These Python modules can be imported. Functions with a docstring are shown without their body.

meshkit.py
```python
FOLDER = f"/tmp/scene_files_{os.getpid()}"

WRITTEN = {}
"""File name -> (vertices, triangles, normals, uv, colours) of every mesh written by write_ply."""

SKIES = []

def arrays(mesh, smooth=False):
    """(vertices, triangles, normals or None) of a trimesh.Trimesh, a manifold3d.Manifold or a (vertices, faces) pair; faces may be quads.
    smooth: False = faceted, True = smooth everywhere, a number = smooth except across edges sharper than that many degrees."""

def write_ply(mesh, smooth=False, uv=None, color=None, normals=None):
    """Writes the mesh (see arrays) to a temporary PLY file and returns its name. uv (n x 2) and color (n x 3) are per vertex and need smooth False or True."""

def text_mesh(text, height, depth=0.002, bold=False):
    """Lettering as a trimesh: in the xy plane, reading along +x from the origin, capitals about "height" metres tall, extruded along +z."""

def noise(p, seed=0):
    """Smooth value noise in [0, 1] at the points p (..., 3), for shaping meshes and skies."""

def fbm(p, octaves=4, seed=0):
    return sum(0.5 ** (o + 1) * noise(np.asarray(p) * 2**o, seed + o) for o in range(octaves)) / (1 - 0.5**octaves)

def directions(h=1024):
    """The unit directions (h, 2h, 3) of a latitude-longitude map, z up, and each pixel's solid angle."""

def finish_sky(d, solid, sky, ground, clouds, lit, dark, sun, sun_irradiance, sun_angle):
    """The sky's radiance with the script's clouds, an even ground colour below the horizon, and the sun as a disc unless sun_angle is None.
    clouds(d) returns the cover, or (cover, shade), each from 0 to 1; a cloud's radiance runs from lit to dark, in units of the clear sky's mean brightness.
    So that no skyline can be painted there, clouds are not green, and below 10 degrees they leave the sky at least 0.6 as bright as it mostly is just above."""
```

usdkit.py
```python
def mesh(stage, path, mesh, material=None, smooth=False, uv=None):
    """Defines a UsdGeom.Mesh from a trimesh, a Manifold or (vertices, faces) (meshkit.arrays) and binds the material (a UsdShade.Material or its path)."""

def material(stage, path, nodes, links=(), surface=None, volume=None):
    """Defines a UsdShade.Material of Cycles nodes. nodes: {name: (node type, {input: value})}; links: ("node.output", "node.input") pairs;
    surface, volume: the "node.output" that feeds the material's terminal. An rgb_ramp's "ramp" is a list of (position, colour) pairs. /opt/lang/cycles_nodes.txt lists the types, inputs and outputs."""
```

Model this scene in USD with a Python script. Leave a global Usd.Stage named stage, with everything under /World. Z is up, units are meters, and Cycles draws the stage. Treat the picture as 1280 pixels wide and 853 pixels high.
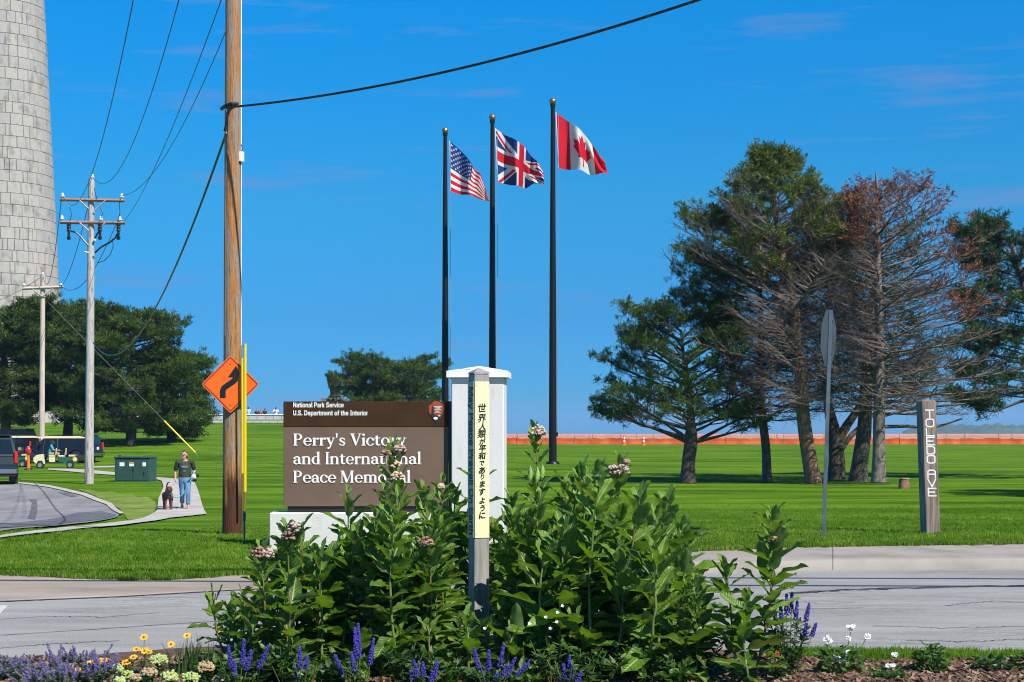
import math, glob
import numpy as np, trimesh, manifold3d, usdkit, meshkit
from scipy.interpolate import PchipInterpolator
from scipy.spatial import ConvexHull
from shapely.geometry import Polygon, LineString, Point, box as sbox
from shapely.ops import unary_union
from shapely import affinity
from PIL import Image, ImageDraw, ImageFont
from pxr import Usd, UsdGeom, UsdLux, UsdShade, Gf, Sdf, Vt

stage = Usd.Stage.CreateInMemory()
UsdGeom.SetStageUpAxis(stage, "Z"); UsdGeom.SetStageMetersPerUnit(stage, 1.0)
UsdGeom.Xform.Define(stage, "/World"); UsdGeom.Scope.Define(stage, "/World/Looks")

# ------------------------------------------------------------------ camera
ZC, FPX, HY = 1.65, 2000.0, 540.0
cam = UsdGeom.Camera.Define(stage, "/World/camera")
cam.AddTranslateOp().Set(Gf.Vec3d(0, 0, ZC)); cam.AddRotateXYZOp().Set(Gf.Vec3f(90, 0, 0))
cam.CreateHorizontalApertureAttr(36.0); cam.CreateVerticalApertureAttr(24.0)
cam.CreateFocalLengthAttr(36.0 * FPX / 1280)
cam.CreateVerticalApertureOffsetAttr(36.0 * (HY - 426.5) / 1280)
cam.CreateClippingRangeAttr(Gf.Vec2f(0.1, 60000)); cam.CreateFStopAttr(0.0)
cam.CreateExposureAttr(0.6)

# ------------------------------------------------------------------ sky and sun
SUN_EL = math.radians(47); SUN_XY = np.array([0.66, -0.75])
sdir = np.array([SUN_XY[0] * math.cos(SUN_EL), SUN_XY[1] * math.cos(SUN_EL), math.sin(SUN_EL)])
usdkit.material(stage, "/World/Looks/sky", {
    "sky": ("sky_texture", {"sky_type": "single_scattering", "sun_disc": False, "sun_elevation": SUN_EL,
                            "sun_rotation": math.atan2(sdir[0], sdir[1]), "air_density": 1.0, "aerosol_density": 0.35, "ozone_density": 2.2}),
    "sat": ("hsv", {"hue": 0.497, "saturation": 1.30, "value": 1.0, "fac": 1.0}),
    "tint": ("mix_color", {"blend_type": "multiply", "fac": 1.0, "b": (0.40, 0.80, 1.15), "use_clamp": False, "use_clamp_result": False}),
    "geo": ("texture_coordinate", {}),
    "map": ("mapping", {"scale": (3.0, 3.0, 26.0), "location": (3.1, 0.9, 2.3)}),
    "n": ("noise_texture", {"scale": 2.3, "detail": 5.0, "roughness": 0.55}),
    "ramp": ("rgb_ramp", {"ramp": [(0.0, (0, 0, 0)), (0.58, (0, 0, 0)), (0.72, (0.5, 0.5, 0.5)), (1.0, (0.6, 0.6, 0.6))]}),
    "sz": ("separate_xyz", {}), "er": ("rgb_ramp", {"ramp": [(0.0, (0.10, 0.68, 1.45)), (0.02, (0.16, 0.67, 1.22)), (0.07, (0.24, 0.66, 0.95)), (0.145, (0.30, 0.99, 1.02)), (0.26, (0.0, 1.33, 1.36)), (0.6, (0.25, 1.2, 1.2)), (1.0, (0.3, 1.1, 1.1))]}),
    "grad": ("mix_color", {"blend_type": "multiply", "fac": 1.0, "use_clamp": False, "use_clamp_result": False}),
    "mixc": ("mix_color", {"blend_type": "mix", "b": (1.7, 2.9, 5.9), "use_clamp": False, "use_clamp_result": False}),
    "bg": ("background_shader", {"strength": 0.066})},
    [("sky.color", "sat.color"), ("sat.color", "tint.a"), ("geo.generated", "map.vector"), ("map.vector", "n.vector"), ("n.fac", "ramp.fac"),
     ("ramp.color", "mixc.fac"), ("geo.generated", "sz.vector"), ("sz.z", "er.fac"), ("tint.result", "grad.a"), ("er.color", "grad.b"), ("grad.result", "mixc.a"), ("mixc.result", "bg.color")], surface="bg.background")
dome = UsdLux.DomeLight.Define(stage, "/World/sky"); dome.CreateIntensityAttr(1.0)
UsdShade.MaterialBindingAPI.Apply(dome.GetPrim()).Bind(UsdShade.Material.Get(stage, "/World/Looks/sky"))
dome.GetPrim().SetCustomDataByKey("kind", "structure")
sun = UsdLux.DistantLight.Define(stage, "/World/sun")
sun.CreateIntensityAttr(1.25); sun.CreateNormalizeAttr(True); sun.CreateAngleAttr(0.53); sun.CreateColorAttr(Gf.Vec3f(1.0, 0.94, 0.84))
zax = sdir / np.linalg.norm(sdir); xax = np.cross([0, 0, 1.0], zax); xax /= np.linalg.norm(xax); yax = np.cross(zax, xax)
m4 = Gf.Matrix4d(*xax, 0, *yax, 0, *zax, 0, 0, 0, 0, 1)
sun.AddTransformOp().Set(m4)

# ------------------------------------------------------------------ helpers
rng = np.random.default_rng(11)
_used = {}
def _name(base, parent):
    k = (parent, base); n = _used.get(k, -1) + 1; _used[k] = n
    return base if n == 0 else f"{base}_{n:03d}"
class Thing:
    def __init__(s, path, loc, rz): s.path, s.loc, s.rz, s.prim = path, np.asarray(loc, float), rz, stage.GetPrimAtPath(path)
def tag(prim, label=None, cat=None, group=None, kind=None):
    for k, v in (("label", label), ("category", cat), ("group", group), ("kind", kind)):
        if v: prim.SetCustomDataByKey(k, v)
def thing(name, label, cat, loc=(0, 0, 0), rz=0.0, group=None, scale=None):
    p = "/World/" + _name(name, "/World"); x = UsdGeom.Xform.Define(stage, p)
    x.AddTranslateOp().Set(Gf.Vec3d(*map(float, loc))); x.AddRotateZOp().Set(float(rz))
    if scale: x.AddScaleOp().Set(Gf.Vec3f(scale, scale, scale))
    tag(x.GetPrim(), label, cat, group); return Thing(p, loc, rz)
def dup(src, loc, rz, label, group=None, cat=None, scale=1.0):
    base = src.path.split("/")[-1]
    if base[-4:-3] == "_" and base[-3:].isdigit(): base = base[:-4]
    p = "/World/" + _name(base, "/World"); x = UsdGeom.Xform.Define(stage, p)
    x.GetPrim().GetReferences().AddInternalReference(src.path)
    x.ClearXformOpOrder()
    x.AddTranslateOp().Set(Gf.Vec3d(*map(float, loc))); x.AddRotateZOp().Set(float(rz)); x.AddScaleOp().Set(Gf.Vec3f(scale, scale, scale))
    x.GetPrim().SetInstanceable(True)
    src_cd = src.prim.GetCustomData()
    tag(x.GetPrim(), label, cat or src_cd.get("category"), group or src_cd.get("group")); return Thing(p, loc, rz)
def obj(name, mesh, mat, parent=None, smooth=False, uv=None, label=None, cat=None, group=None, kind=None, world=False):
    """One Mesh prim. world=True: the vertices are in world space and are moved into the parent's (unscaled) space."""
    pp = parent.path if isinstance(parent, Thing) else (parent or "/World")
    p = pp + "/" + _name(name, pp)
    if world and isinstance(parent, Thing):
        v, f, _ = meshkit.arrays(mesh); v = rotz(v - parent.loc, -parent.rz); mesh = (v, f)
    m = usdkit.mesh(stage, p, mesh, "/World/Looks/" + mat, smooth=smooth, uv=uv)
    tag(m.GetPrim(), label, cat, group, kind); return p
def rotz(v, deg):
    a = math.radians(deg); c, s = math.cos(a), math.sin(a)
    return np.asarray(v, float) @ np.array([[c, s, 0], [-s, c, 0], [0, 0, 1]])
def rotv(v, axis, deg):
    return np.asarray(v) @ trimesh.transformations.rotation_matrix(math.radians(deg), axis)[:3, :3].T
def tri(f):
    f = np.asarray(f, int)
    return np.vstack([f[:, [0, 1, 2]], f[:, [0, 2, 3]]]) if f.shape[1] == 4 else f
def join(ms):
    V, F, n = [], [], 0
    for m in ms:
        v, f, _ = meshkit.arrays(m); V.append(v); F.append(f + n); n += len(v)
    return np.vstack(V), np.vstack(F)
def move(m, d):
    v, f, _ = meshkit.arrays(m); return v + np.asarray(d, float), f
def turn(m, deg):
    v, f, _ = meshkit.arrays(m); return rotz(v, deg), f
def lean(m, axis, deg):
    v, f, _ = meshkit.arrays(m); return rotv(v, axis, deg), f
def tube(pts, r, n=8, caps=True):
    p = np.asarray(pts, float); r = np.broadcast_to(np.asarray(r, float), (len(p),))
    t = np.gradient(p, axis=0); t /= np.linalg.norm(t, axis=1, keepdims=True) + 1e-12
    ref = np.array([1.0, 0, 0]) if abs(t[:, 2]).mean() > 0.7 else np.array([0, 0, 1.0])
    a = np.cross(t, ref); a /= np.linalg.norm(a, axis=1, keepdims=True) + 1e-12; b = np.cross(t, a)
    th = np.arange(n) * 2 * np.pi / n
    V = (p[:, None] + r[:, None, None] * (np.cos(th)[None, :, None] * a[:, None] + np.sin(th)[None, :, None] * b[:, None])).reshape(-1, 3)
    i, j = np.meshgrid(np.arange(len(p) - 1), np.arange(n), indexing="ij"); j2 = (j + 1) % n
    F = tri(np.stack([i * n + j, i * n + j2, (i + 1) * n + j2, (i + 1) * n + j], -1).reshape(-1, 4))
    if caps:
        k = len(V); V = np.vstack([V, p[0], p[-1]]); e = (len(p) - 1) * n; J = np.arange(n)
        F = np.vstack([F, np.stack([np.full(n, k), (J + 1) % n, J], 1), np.stack([np.full(n, k + 1), e + J, e + (J + 1) % n], 1)])
    return V, F
def segs(p0, p1, r0, r1, n=4):
    """Many straight tapered sticks as one mesh."""
    p0, p1 = np.asarray(p0, float), np.asarray(p1, float); N = len(p0)
    t = p1 - p0; t /= np.linalg.norm(t, axis=1, keepdims=True) + 1e-9
    ref = np.where(np.abs(t[:, 2:]) < 0.9, [[0, 0, 1.0]], [[1.0, 0, 0]]); a = np.cross(t, ref); a /= np.linalg.norm(a, axis=1, keepdims=True) + 1e-9
    b = np.cross(t, a); th = np.arange(n) * 2 * np.pi / n
    ring = np.cos(th)[None, :, None] * a[:, None] + np.sin(th)[None, :, None] * b[:, None]
    V = np.concatenate([p0[:, None] + np.asarray(r0)[:, None, None] * ring, p1[:, None] + np.asarray(r1)[:, None, None] * ring], 1)
    J = np.arange(n); q = np.stack([J, (J + 1) % n, n + (J + 1) % n, n + J], 1); f = tri(q)
    return V.reshape(-1, 3), (np.arange(N)[:, None, None] * 2 * n + f[None]).reshape(-1, 3)
def box(c, s, b=0.0):
    c, h = np.asarray(c, float), np.asarray(s, float) / 2
    if b <= 0:
        m = trimesh.creation.box(extents=h * 2); return m.vertices + c, m.faces
    P = []
    for sx in (-1, 1):
        for sy in (-1, 1):
            for sz in (-1, 1):
                q = np.array([sx, sy, sz]) * h
                for k in range(3):
                    w = np.array([sx, sy, sz]) * b; w[k] = 0; P.append(q - w)
    return move(hull(P), c)
def hull(P):
    m = trimesh.convex.convex_hull(np.asarray(P, float)); return np.array(m.vertices), np.array(m.faces)
def lathe(prof, n=16):
    m = trimesh.creation.revolve(np.asarray(prof, float), sections=n); return np.array(m.vertices), np.array(m.faces)
def ball(c, r, sub=2, sc=(1, 1, 1)):
    m = trimesh.creation.icosphere(sub, 1.0); return m.vertices * np.asarray(sc) * r + np.asarray(c), m.faces
def prism(poly, d):
    """Shapely polygon in (x, z) extruded towards -y: front face at y=-d, back at y=0."""
    gs = [g for g in getattr(poly, "geoms", [poly]) if g.geom_type == "Polygon" and g.area > 1e-9]
    out = []
    for g in gs:
        m = trimesh.creation.extrude_polygon(g, d, engine="earcut"); v = np.array(m.vertices)
        out.append((np.stack([v[:, 0], -v[:, 2], v[:, 1]], 1), np.array(m.faces)))
    return join(out)
def prof_y(poly, w):
    """Polygon in (x, z) extruded symmetrically along y by width w."""
    return move(prism(poly, w), (0, w / 2, 0))
def P(px, py, D): return np.array([(px - 640) / FPX * D, D, ZC + (HY - py) / FPX * D])

# ------------------------------------------------------------------ materials
def mat(name, c1, c2=None, scale=6.0, rough=0.6, bump=0.0, stretch=(1, 1, 1), metallic=0.0, spec=0.5, obj_space=False, lo=0.35, hi=0.65,
        detail=4.0, c3=None, bscale=None, vary=0.0, coat=0.0, bdist=0.02):
    c1, c2, c3 = (None if c is None else tuple(x * 0.88 for x in c) for c in (c1, c2, c3))
    N = {"p": ("principled_bsdf", {"roughness": rough, "metallic": metallic, "specular_ior_level": spec, "coat_weight": coat})}; L = []
    if c2 is None and bump == 0:
        N["p"][1]["base_color"] = c1
    else:
        if obj_space: N["g"] = ("texture_coordinate", {}); src = "g.object"
        else: N["g"] = ("geometry", {}); src = "g.position"
        N["m"] = ("mapping", {"scale": stretch}); L.append((src, "m.vector"))
        N["n"] = ("noise_texture", {"scale": scale, "detail": detail, "roughness": 0.6}); L.append(("m.vector", "n.vector"))
        st = [(0, c1), (lo, c1), (hi, c2 or c1), (1, c2 or c1)] if c3 is None else [(0, c1), (lo, c1), ((lo + hi) / 2, c2), (hi, c3), (1, c3)]
        N["r"] = ("rgb_ramp", {"ramp": st}); L += [("n.fac", "r.fac")]
        out = "r.color"
        if bump:
            N["bn"] = ("noise_texture", {"scale": bscale or scale * 4, "detail": 3.0}); N["b"] = ("bump", {"strength": bump, "distance": bdist})
            L += [("m.vector", "bn.vector"), ("bn.fac", "b.height"), ("b.normal", "p.normal")]
        L.append((out, "p.base_color"))
    if vary:
        N["oi"] = ("object_info", {}); N["mr"] = ("map_range", {"from_min": 0, "from_max": 1, "to_min": 1 - vary, "to_max": 1 + vary})
        N["h"] = ("hsv", {"hue": 0.5, "saturation": 1.0, "fac": 1.0})
        L += [("oi.random", "mr.value"), ("mr.result", "h.value")]
        L = [x for x in L if x[1] != "p.base_color"]
        if "r" in N: L.append(("r.color", "h.color"))
        else: N["h"][1]["color"] = c1
        L.append(("h.color", "p.base_color"))
    usdkit.material(stage, "/World/Looks/" + name, N, L, surface="p.BSDF"); return name
def leafmat(name, c1, c2, trans, scale=3.0, rough=0.45, tf=0.3, spec=0.5, obj_rand=0.0):
    c1, c2 = (tuple(x * 0.88 for x in c) for c in (c1, c2))
    N = {"g": ("geometry", {}), "n": ("noise_texture", {"scale": scale, "detail": 3.0}),
         "r": ("rgb_ramp", {"ramp": [(0, c1), (0.35, c1), (0.65, c2), (1, c2)]}),
         "h": ("hsv", {"hue": 0.5, "saturation": 1.0, "value": 1.0, "fac": 1.0}),
         "p": ("principled_bsdf", {"roughness": rough, "specular_ior_level": spec}), "t": ("translucent_bsdf", {"color": trans}), "x": ("mix_closure", {"fac": tf})}
    L = [("g.position", "n.vector"), ("n.fac", "r.fac"), ("r.color", "h.color"), ("h.color", "p.base_color"), ("p.BSDF", "x.closure1"), ("t.BSDF", "x.closure2")]
    if obj_rand:
        N["oi"] = ("object_info", {}); N["mr"] = ("map_range", {"from_min": 0, "from_max": 1, "to_min": 1 - obj_rand, "to_max": 1 + obj_rand})
        L += [("oi.random", "mr.value"), ("mr.result", "h.value")]
    usdkit.material(stage, "/World/Looks/" + name, N, L, surface="x.closure"); return name

# ------------------------------------------------------------------ lettering
_fonts = {}
def font(which, size):
    k = (which, size)
    if k not in _fonts:
        f = ImageFont.truetype(glob.glob("/opt/blender-*/*/datafiles/fonts/" + ("Noto Sans CJK*" if which == "cjk" else "Inter*"))[0], size)
        if which == "bold": f.set_variation_by_axes([32, 680])
        if which == "medium": f.set_variation_by_axes([32, 560])
        _fonts[k] = f
    return _fonts[k]
def glyphs(text, height, which="medium", stroke=0):
    """Lettering as a shapely shape: baseline at y=0, starts at x=0, capitals about height tall."""
    S = 96; f = font(which, S)
    x0, y0, x1, y1 = f.getbbox(text, anchor="ls", stroke_width=stroke)
    im = Image.new("L", (x1 - x0 + 8, y1 - y0 + 8))
    ImageDraw.Draw(im).text((4 - x0, 4 - y0), text, 255, f, anchor="ls", stroke_width=stroke)
    on = np.pad(np.asarray(im) > 127, ((0, 0), (1, 1))).astype(np.int8)
    d = np.diff(on, axis=1); rows, st = np.nonzero(d == 1); en = np.nonzero(d == -1)[1]
    sh = unary_union([sbox(a, -r - 1, b, -r) for a, b, r in zip(st, en, rows)]).buffer(0.6).buffer(-0.6).simplify(0.6)
    s = height / 70.0
    return affinity.affine_transform(sh, [s, 0, 0, s, (x0 - 4) * s, (4 - y0) * s])
def brush(pts, w):
    pts = np.asarray(pts, float); w = np.broadcast_to(w, (len(pts),)); c = [Point(*q).buffer(max(r, 1e-3) / 2, 6) for q, r in zip(pts, w)]
    return unary_union([a.union(b).convex_hull for a, b in zip(c[:-1], c[1:])])
def _arc(cx, cy, rx, ry, a0, a1, n=18):
    t = np.radians(np.linspace(a0, a1, n)); return np.stack([cx + rx * np.cos(t), cy + ry * np.sin(t)], 1)
def _ell(cx, cy, rx, ry): return affinity.scale(Point(cx, cy).buffer(1.0, 24), rx, ry)
def serif_glyph(ch):
    """A bold text-face serif letter, cap height 1: (shape, advance)."""
    S, T, H = 0.165, 0.06, 0.05
    X = 0.66
    R = lambda a, b, c, d: sbox(a, b, c, d)
    def stem(x, y0, y1, lo=1, hi=1, w=S):
        g = [R(x, y0, x + w, y1)]
        if lo: g.append(R(x - 0.08, y0, x + w + 0.08, y0 + H))
        if hi == 1: g.append(R(x - 0.08, y1 - H, x + w + 0.08, y1))
        if hi == 2: g.append(Polygon([(x - 0.09, y1 - 0.10), (x + 0.02, y1 - 0.02), (x + w, y1 + 0.02), (x + w, y1 - 0.14), (x, y1 - 0.13)]))
        return unary_union(g)
    def arch(x, w):
        p = np.vstack([[(x, X - 0.16)], _arc(x + w * 0.52, X - 0.2, w * 0.5, 0.17, 150, 0, 12), [(x + w * 1.02, X - 0.3)]])
        return brush(p, np.r_[0.05, np.linspace(0.06, S, len(p) - 1)]).union(stem(x + w * 1.02 - S / 2, 0, X - 0.25, 1, 0))
    if ch == "I": return stem(0.1, 0, 1), 0.36
    if ch == "l": return stem(0.1, 0, 1.04, 1, 2), 0.35
    if ch == "i": return stem(0.1, 0, X, 1, 2).union(_ell(0.18, 0.9, 0.1, 0.1)), 0.35
    if ch == "P":
        b = _ell(0.36, 0.73, 0.34, 0.27).difference(_ell(0.33, 0.73, 0.20, 0.215)).intersection(R(0.25, 0.3, 1, 1.2)).union(R(0.2, 0.95, 0.38, 1.0)).union(R(0.2, 0.46, 0.38, 0.51))
        return stem(0.1, 0, 1).union(b), 0.76
    if ch == "M":
        return unary_union([stem(0.12, 0, 1, 1, 0, T), stem(0.84, 0, 1, 1, 1), R(0.02, 0.95, 0.22, 1), Polygon([(0.1, 1), (0.29, 1), (0.60, 0.18), (0.52, 0.0), (0.46, 0.0)]), Polygon([(0.50, 0.0), (0.54, 0), (0.90, 0.92), (0.86, 1.0)])]), 1.12
    if ch == "V":
        return unary_union([Polygon([(0.06, 1), (0.26, 1), (0.50, 0.22), (0.44, 0), (0.40, 0)]), Polygon([(0.40, 0), (0.46, 0), (0.80, 1), (0.72, 1)]), R(-0.02, 0.95, 0.36, 1), R(0.60, 0.95, 0.88, 1)]), 0.84
    if ch == "y":
        return unary_union([Polygon([(0.05, X), (0.24, X), (0.42, 0.18), (0.38, 0.0), (0.33, 0.0)]), Polygon([(0.56, X), (0.62, X), (0.36, -0.14), (0.28, -0.2), (0.24, -0.2)]), R(-0.02, X - H, 0.32, X), R(0.46, X - H, 0.70, X), _ell(0.2, -0.2, 0.09, 0.08)]), 0.68
    if ch in "oce":
        o = _ell(0.34, X / 2, 0.32, X / 2 + 0.015).difference(_ell(0.34, X / 2, 0.165, X / 2 - 0.045))
        if ch == "o": return o, 0.69
        if ch == "c": return o.difference(Polygon([(0.36, 0.16), (0.9, 0.16), (0.9, 0.5), (0.36, 0.5)])).union(_ell(0.55, 0.49, 0.085, 0.085)), 0.62
        return o.difference(Polygon([(0.3, 0.14), (0.9, 0.16), (0.9, 0.33), (0.3, 0.33)])).union(R(0.1, 0.31, 0.62, 0.365)), 0.65
    if ch == "r": return stem(0.1, 0, X, 1, 2).union(brush([(0.22, 0.42), (0.32, 0.58), (0.44, 0.60)], [0.05, 0.08, 0.12])).union(_ell(0.46, 0.57, 0.085, 0.085)), 0.52
    if ch == "n": return stem(0.1, 0, X, 1, 2).union(arch(0.2, 0.4)), 0.78
    if ch == "m": return unary_union([stem(0.1, 0, X, 1, 2), arch(0.2, 0.38), arch(0.57, 0.38)]), 1.14
    if ch == "t": return unary_union([R(0.12, 0.1, 0.12 + S, 0.82), R(0.0, X - H - 0.01, 0.46, X), brush([(0.2, 0.12), (0.28, 0.05), (0.4, 0.06), (0.47, 0.12)], [S, 0.11, 0.07, 0.04])]), 0.49
    if ch == "a":
        return unary_union([brush(np.vstack([[(0.12, 0.5)], _arc(0.30, 0.46, 0.19, 0.16, 150, 0, 10), [(0.49, 0.1)], [(0.62, 0.04)]]), np.r_[0.12, np.linspace(0.07, S, 10), S, 0.06]), _ell(0.27, 0.19, 0.24, 0.2).difference(_ell(0.32, 0.2, 0.13, 0.13)), _ell(0.13, 0.50, 0.08, 0.08)]), 0.66
    if ch == "d": return stem(0.46, 0, 1.04, 0, 2).union(R(0.5, 0, 0.72, H)).union(_ell(0.34, X / 2, 0.31, X / 2 + 0.01).difference(_ell(0.36, X / 2, 0.165, X / 2 - 0.05))), 0.76
    if ch == "s":
        p = np.vstack([[(0.42, 0.5)], _arc(0.27, 0.48, 0.15, 0.145, 40, 210, 10), [(0.28, 0.325)], _arc(0.26, 0.17, 0.17, 0.145, 30, -140, 10)])
        return brush(p, np.r_[0.06, np.linspace(0.06, 0.13, 10), 0.15, np.linspace(0.13, 0.06, 10)]).union(R(0.41, 0.44, 0.46, 0.62)).union(R(0.07, 0.03, 0.12, 0.22)), 0.54
    if ch == "'": return Polygon([(0.06, 1.02), (0.2, 1.02), (0.16, 0.64), (0.10, 0.64)]), 0.27
    return None, 0.30
# ------------------------------------------------------------------ setting: terrain, road, lake
_L = PchipInterpolator([0, 16, 19, 23, 30, 38, 46, 60, 75, 90, 110, 140, 165, 175, 330], [.02, .03, .05, .12, -.12, -.42, -.58, -.30, -.33, -.36, .60, 1.62, 2.60, 2.60, 2.6])
_R = PchipInterpolator([0, 18, 21, 30, 50, 84, 120, 170, 330], [.14, .15, .15, .1, .05, .15, .22, .30, .30])
def ground(x, y):
    x, y = np.asarray(x, float), np.asarray(y, float); D = np.clip(y, 1, 330)
    u = np.clip(x / np.maximum(D, 1.0), -2, 2); t = np.clip((u + 0.1425) / 0.138, 0, 1); t = t * t * (3 - 2 * t)
    tn = np.clip((u + 0.16) / 0.12, 0, 1); w = np.clip((30 - D) / 8, 0, 1); t = t * (1 - w) + tn * w
    return _L(D) * (1 - t) + _R(D) * t
_DD = np.geomspace(8, 329, 6000)
def hit(px, py):
    """The point of the lawn seen along a ray."""
    u = (px - 640) / FPX; z = ZC + (HY - py) / FPX * _DD; g = ground(u * _DD, _DD)
    k = np.nonzero(z <= g)[0]; k = k[0] if len(k) else len(_DD) - 1
    D = _DD[k]; return np.array([u * D, D, float(ground(u * D, D))])
def flat(px, py, z=0.0): D = (ZC - z) * FPX / (py - HY); return np.array([(px - 640) / FPX * D, D, z])
def edge(pts, f):
    """A line given as seen, as distance per viewing slope u."""
    q = np.array([f(*p) for p in pts]); u = q[:, 0] / q[:, 1]; return lambda v: np.interp(v, u, q[:, 1])
E_px = [(-900, 706), (-200, 712), (0, 717), (100, 722), (210, 724), (290, 718), (400, 708), (600, 698), (850, 689), (1000, 683), (1280, 679), (1600, 676), (2400, 672)]
G_px = [(-900, 790), (-200, 761), (0, 752), (150, 746), (290, 738), (450, 730), (865, 717), (1050, 713), (1280, 711), (1600, 709), (2400, 704)]
N_px = [(-900, 850), (-200, 838), (0, 831), (210, 814), (500, 800), (800, 806), (980, 821), (1280, 825), (1600, 828), (2400, 832)]
D_E, D_G, D_N = edge(E_px, hit), edge(G_px, flat), edge(N_px, flat)
def grid(U, fun):
    """fun(u) -> list of (D, z) rows; a sheet over the slopes U."""
    rows = np.array([[(u * d, d, z) for d, z in fun(u)] for u in U]); n, m = rows.shape[:2]
    i, j = np.meshgrid(np.arange(n - 1), np.arange(m - 1), indexing="ij"); a = i * m + j
    return rows.reshape(-1, 3), tri(np.stack([a, a + m, a + m + 1, a + 1], -1).reshape(-1, 4))

# lawn: mown turf with stripes and fine mottling
usdkit.material(stage, "/World/Looks/turf", {
    "g": ("geometry", {}), "m": ("mapping", {"scale": (0.20, 1.0, 1.0), "rotation": (0, 0, 0.10)}),
    "w": ("noise_texture", {"scale": 0.55, "detail": 4.0, "roughness": 0.6}), "wr": ("rgb_ramp", {"ramp": [(0, (0, 0, 0)), (0.36, (0, 0, 0)), (0.62, (1, 1, 1)), (1, (1, 1, 1))]}),
    "c": ("mix_color", {"a": (0.041, 0.112, 0.002), "b": (0.118, 0.222, 0.011)}),
    "n2": ("noise_texture", {"scale": 1.1, "detail": 6.0, "roughness": 0.7}), "r2": ("rgb_ramp", {"ramp": [(0, (0.55, 0.62, 0.5)), (0.35, (0.70, 0.8, 0.7)), (0.55, (1.05, 1.03, 1.0)), (0.68, (1.35, 1.12, 1.3)), (1, (1.9, 1.3, 2.0))]}),
    "mm": ("mix_color", {"blend_type": "multiply", "fac": 0.75, "use_clamp": False, "use_clamp_result": False}),
    "n3": ("noise_texture", {"scale": 34.0, "detail": 3.0, "roughness": 0.7}), "r3": ("rgb_ramp", {"ramp": [(0.25, (0.45, 0.5, 0.4)), (0.75, (1.5, 1.4, 1.4))]}),
    "m3": ("mix_color", {"blend_type": "multiply", "fac": 0.7, "use_clamp": False, "use_clamp_result": False}),
    "bn": ("noise_texture", {"scale": 28.0, "detail": 4.0}), "b": ("bump", {"strength": 0.9, "distance": 0.05}),
    "p": ("principled_bsdf", {"roughness": 0.9, "specular_ior_level": 0.05})},
    [("g.position", "m.vector"), ("m.vector", "w.vector"), ("w.fac", "wr.fac"), ("wr.color", "c.fac"), ("g.position", "n2.vector"), ("n2.fac", "r2.fac"),
     ("c.result", "mm.a"), ("r2.color", "mm.b"), ("g.position", "n3.vector"), ("n3.fac", "r3.fac"), ("mm.result", "m3.a"), ("r3.color", "m3.b"),
     ("m3.result", "p.base_color"), ("g.position", "bn.vector"), ("bn.fac", "b.height"), ("b.normal", "p.normal")], surface="p.BSDF")
U = np.unique(np.r_[np.linspace(-1.6, -0.4, 25), np.linspace(-0.4, 0.4, 241), np.linspace(0.4, 1.6, 25)])
S = np.linspace(0, 1, 170) ** 2.2
obj("lawn", grid(U, lambda u: [(d, float(ground(u * d, d))) for d in D_E(u) + (176 - D_E(u)) * S]), "turf", smooth=True, kind="structure", label="mown green lawn rising gently away from the road")
# plaza ground beyond the white wall, under the column
UL = np.linspace(-1.6, -0.02, 60)
mat("plaza_stone", (0.42, 0.40, 0.37), (0.5, 0.48, 0.44), scale=1.0, rough=0.8)
obj("plaza", grid(UL, lambda u: [(d, float(ground(u * 174, 174)) - 0.012) for d in np.linspace(175.5, 330, 14)]), "plaza_stone", kind="structure", label="paved terrace beyond the white wall")
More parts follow.
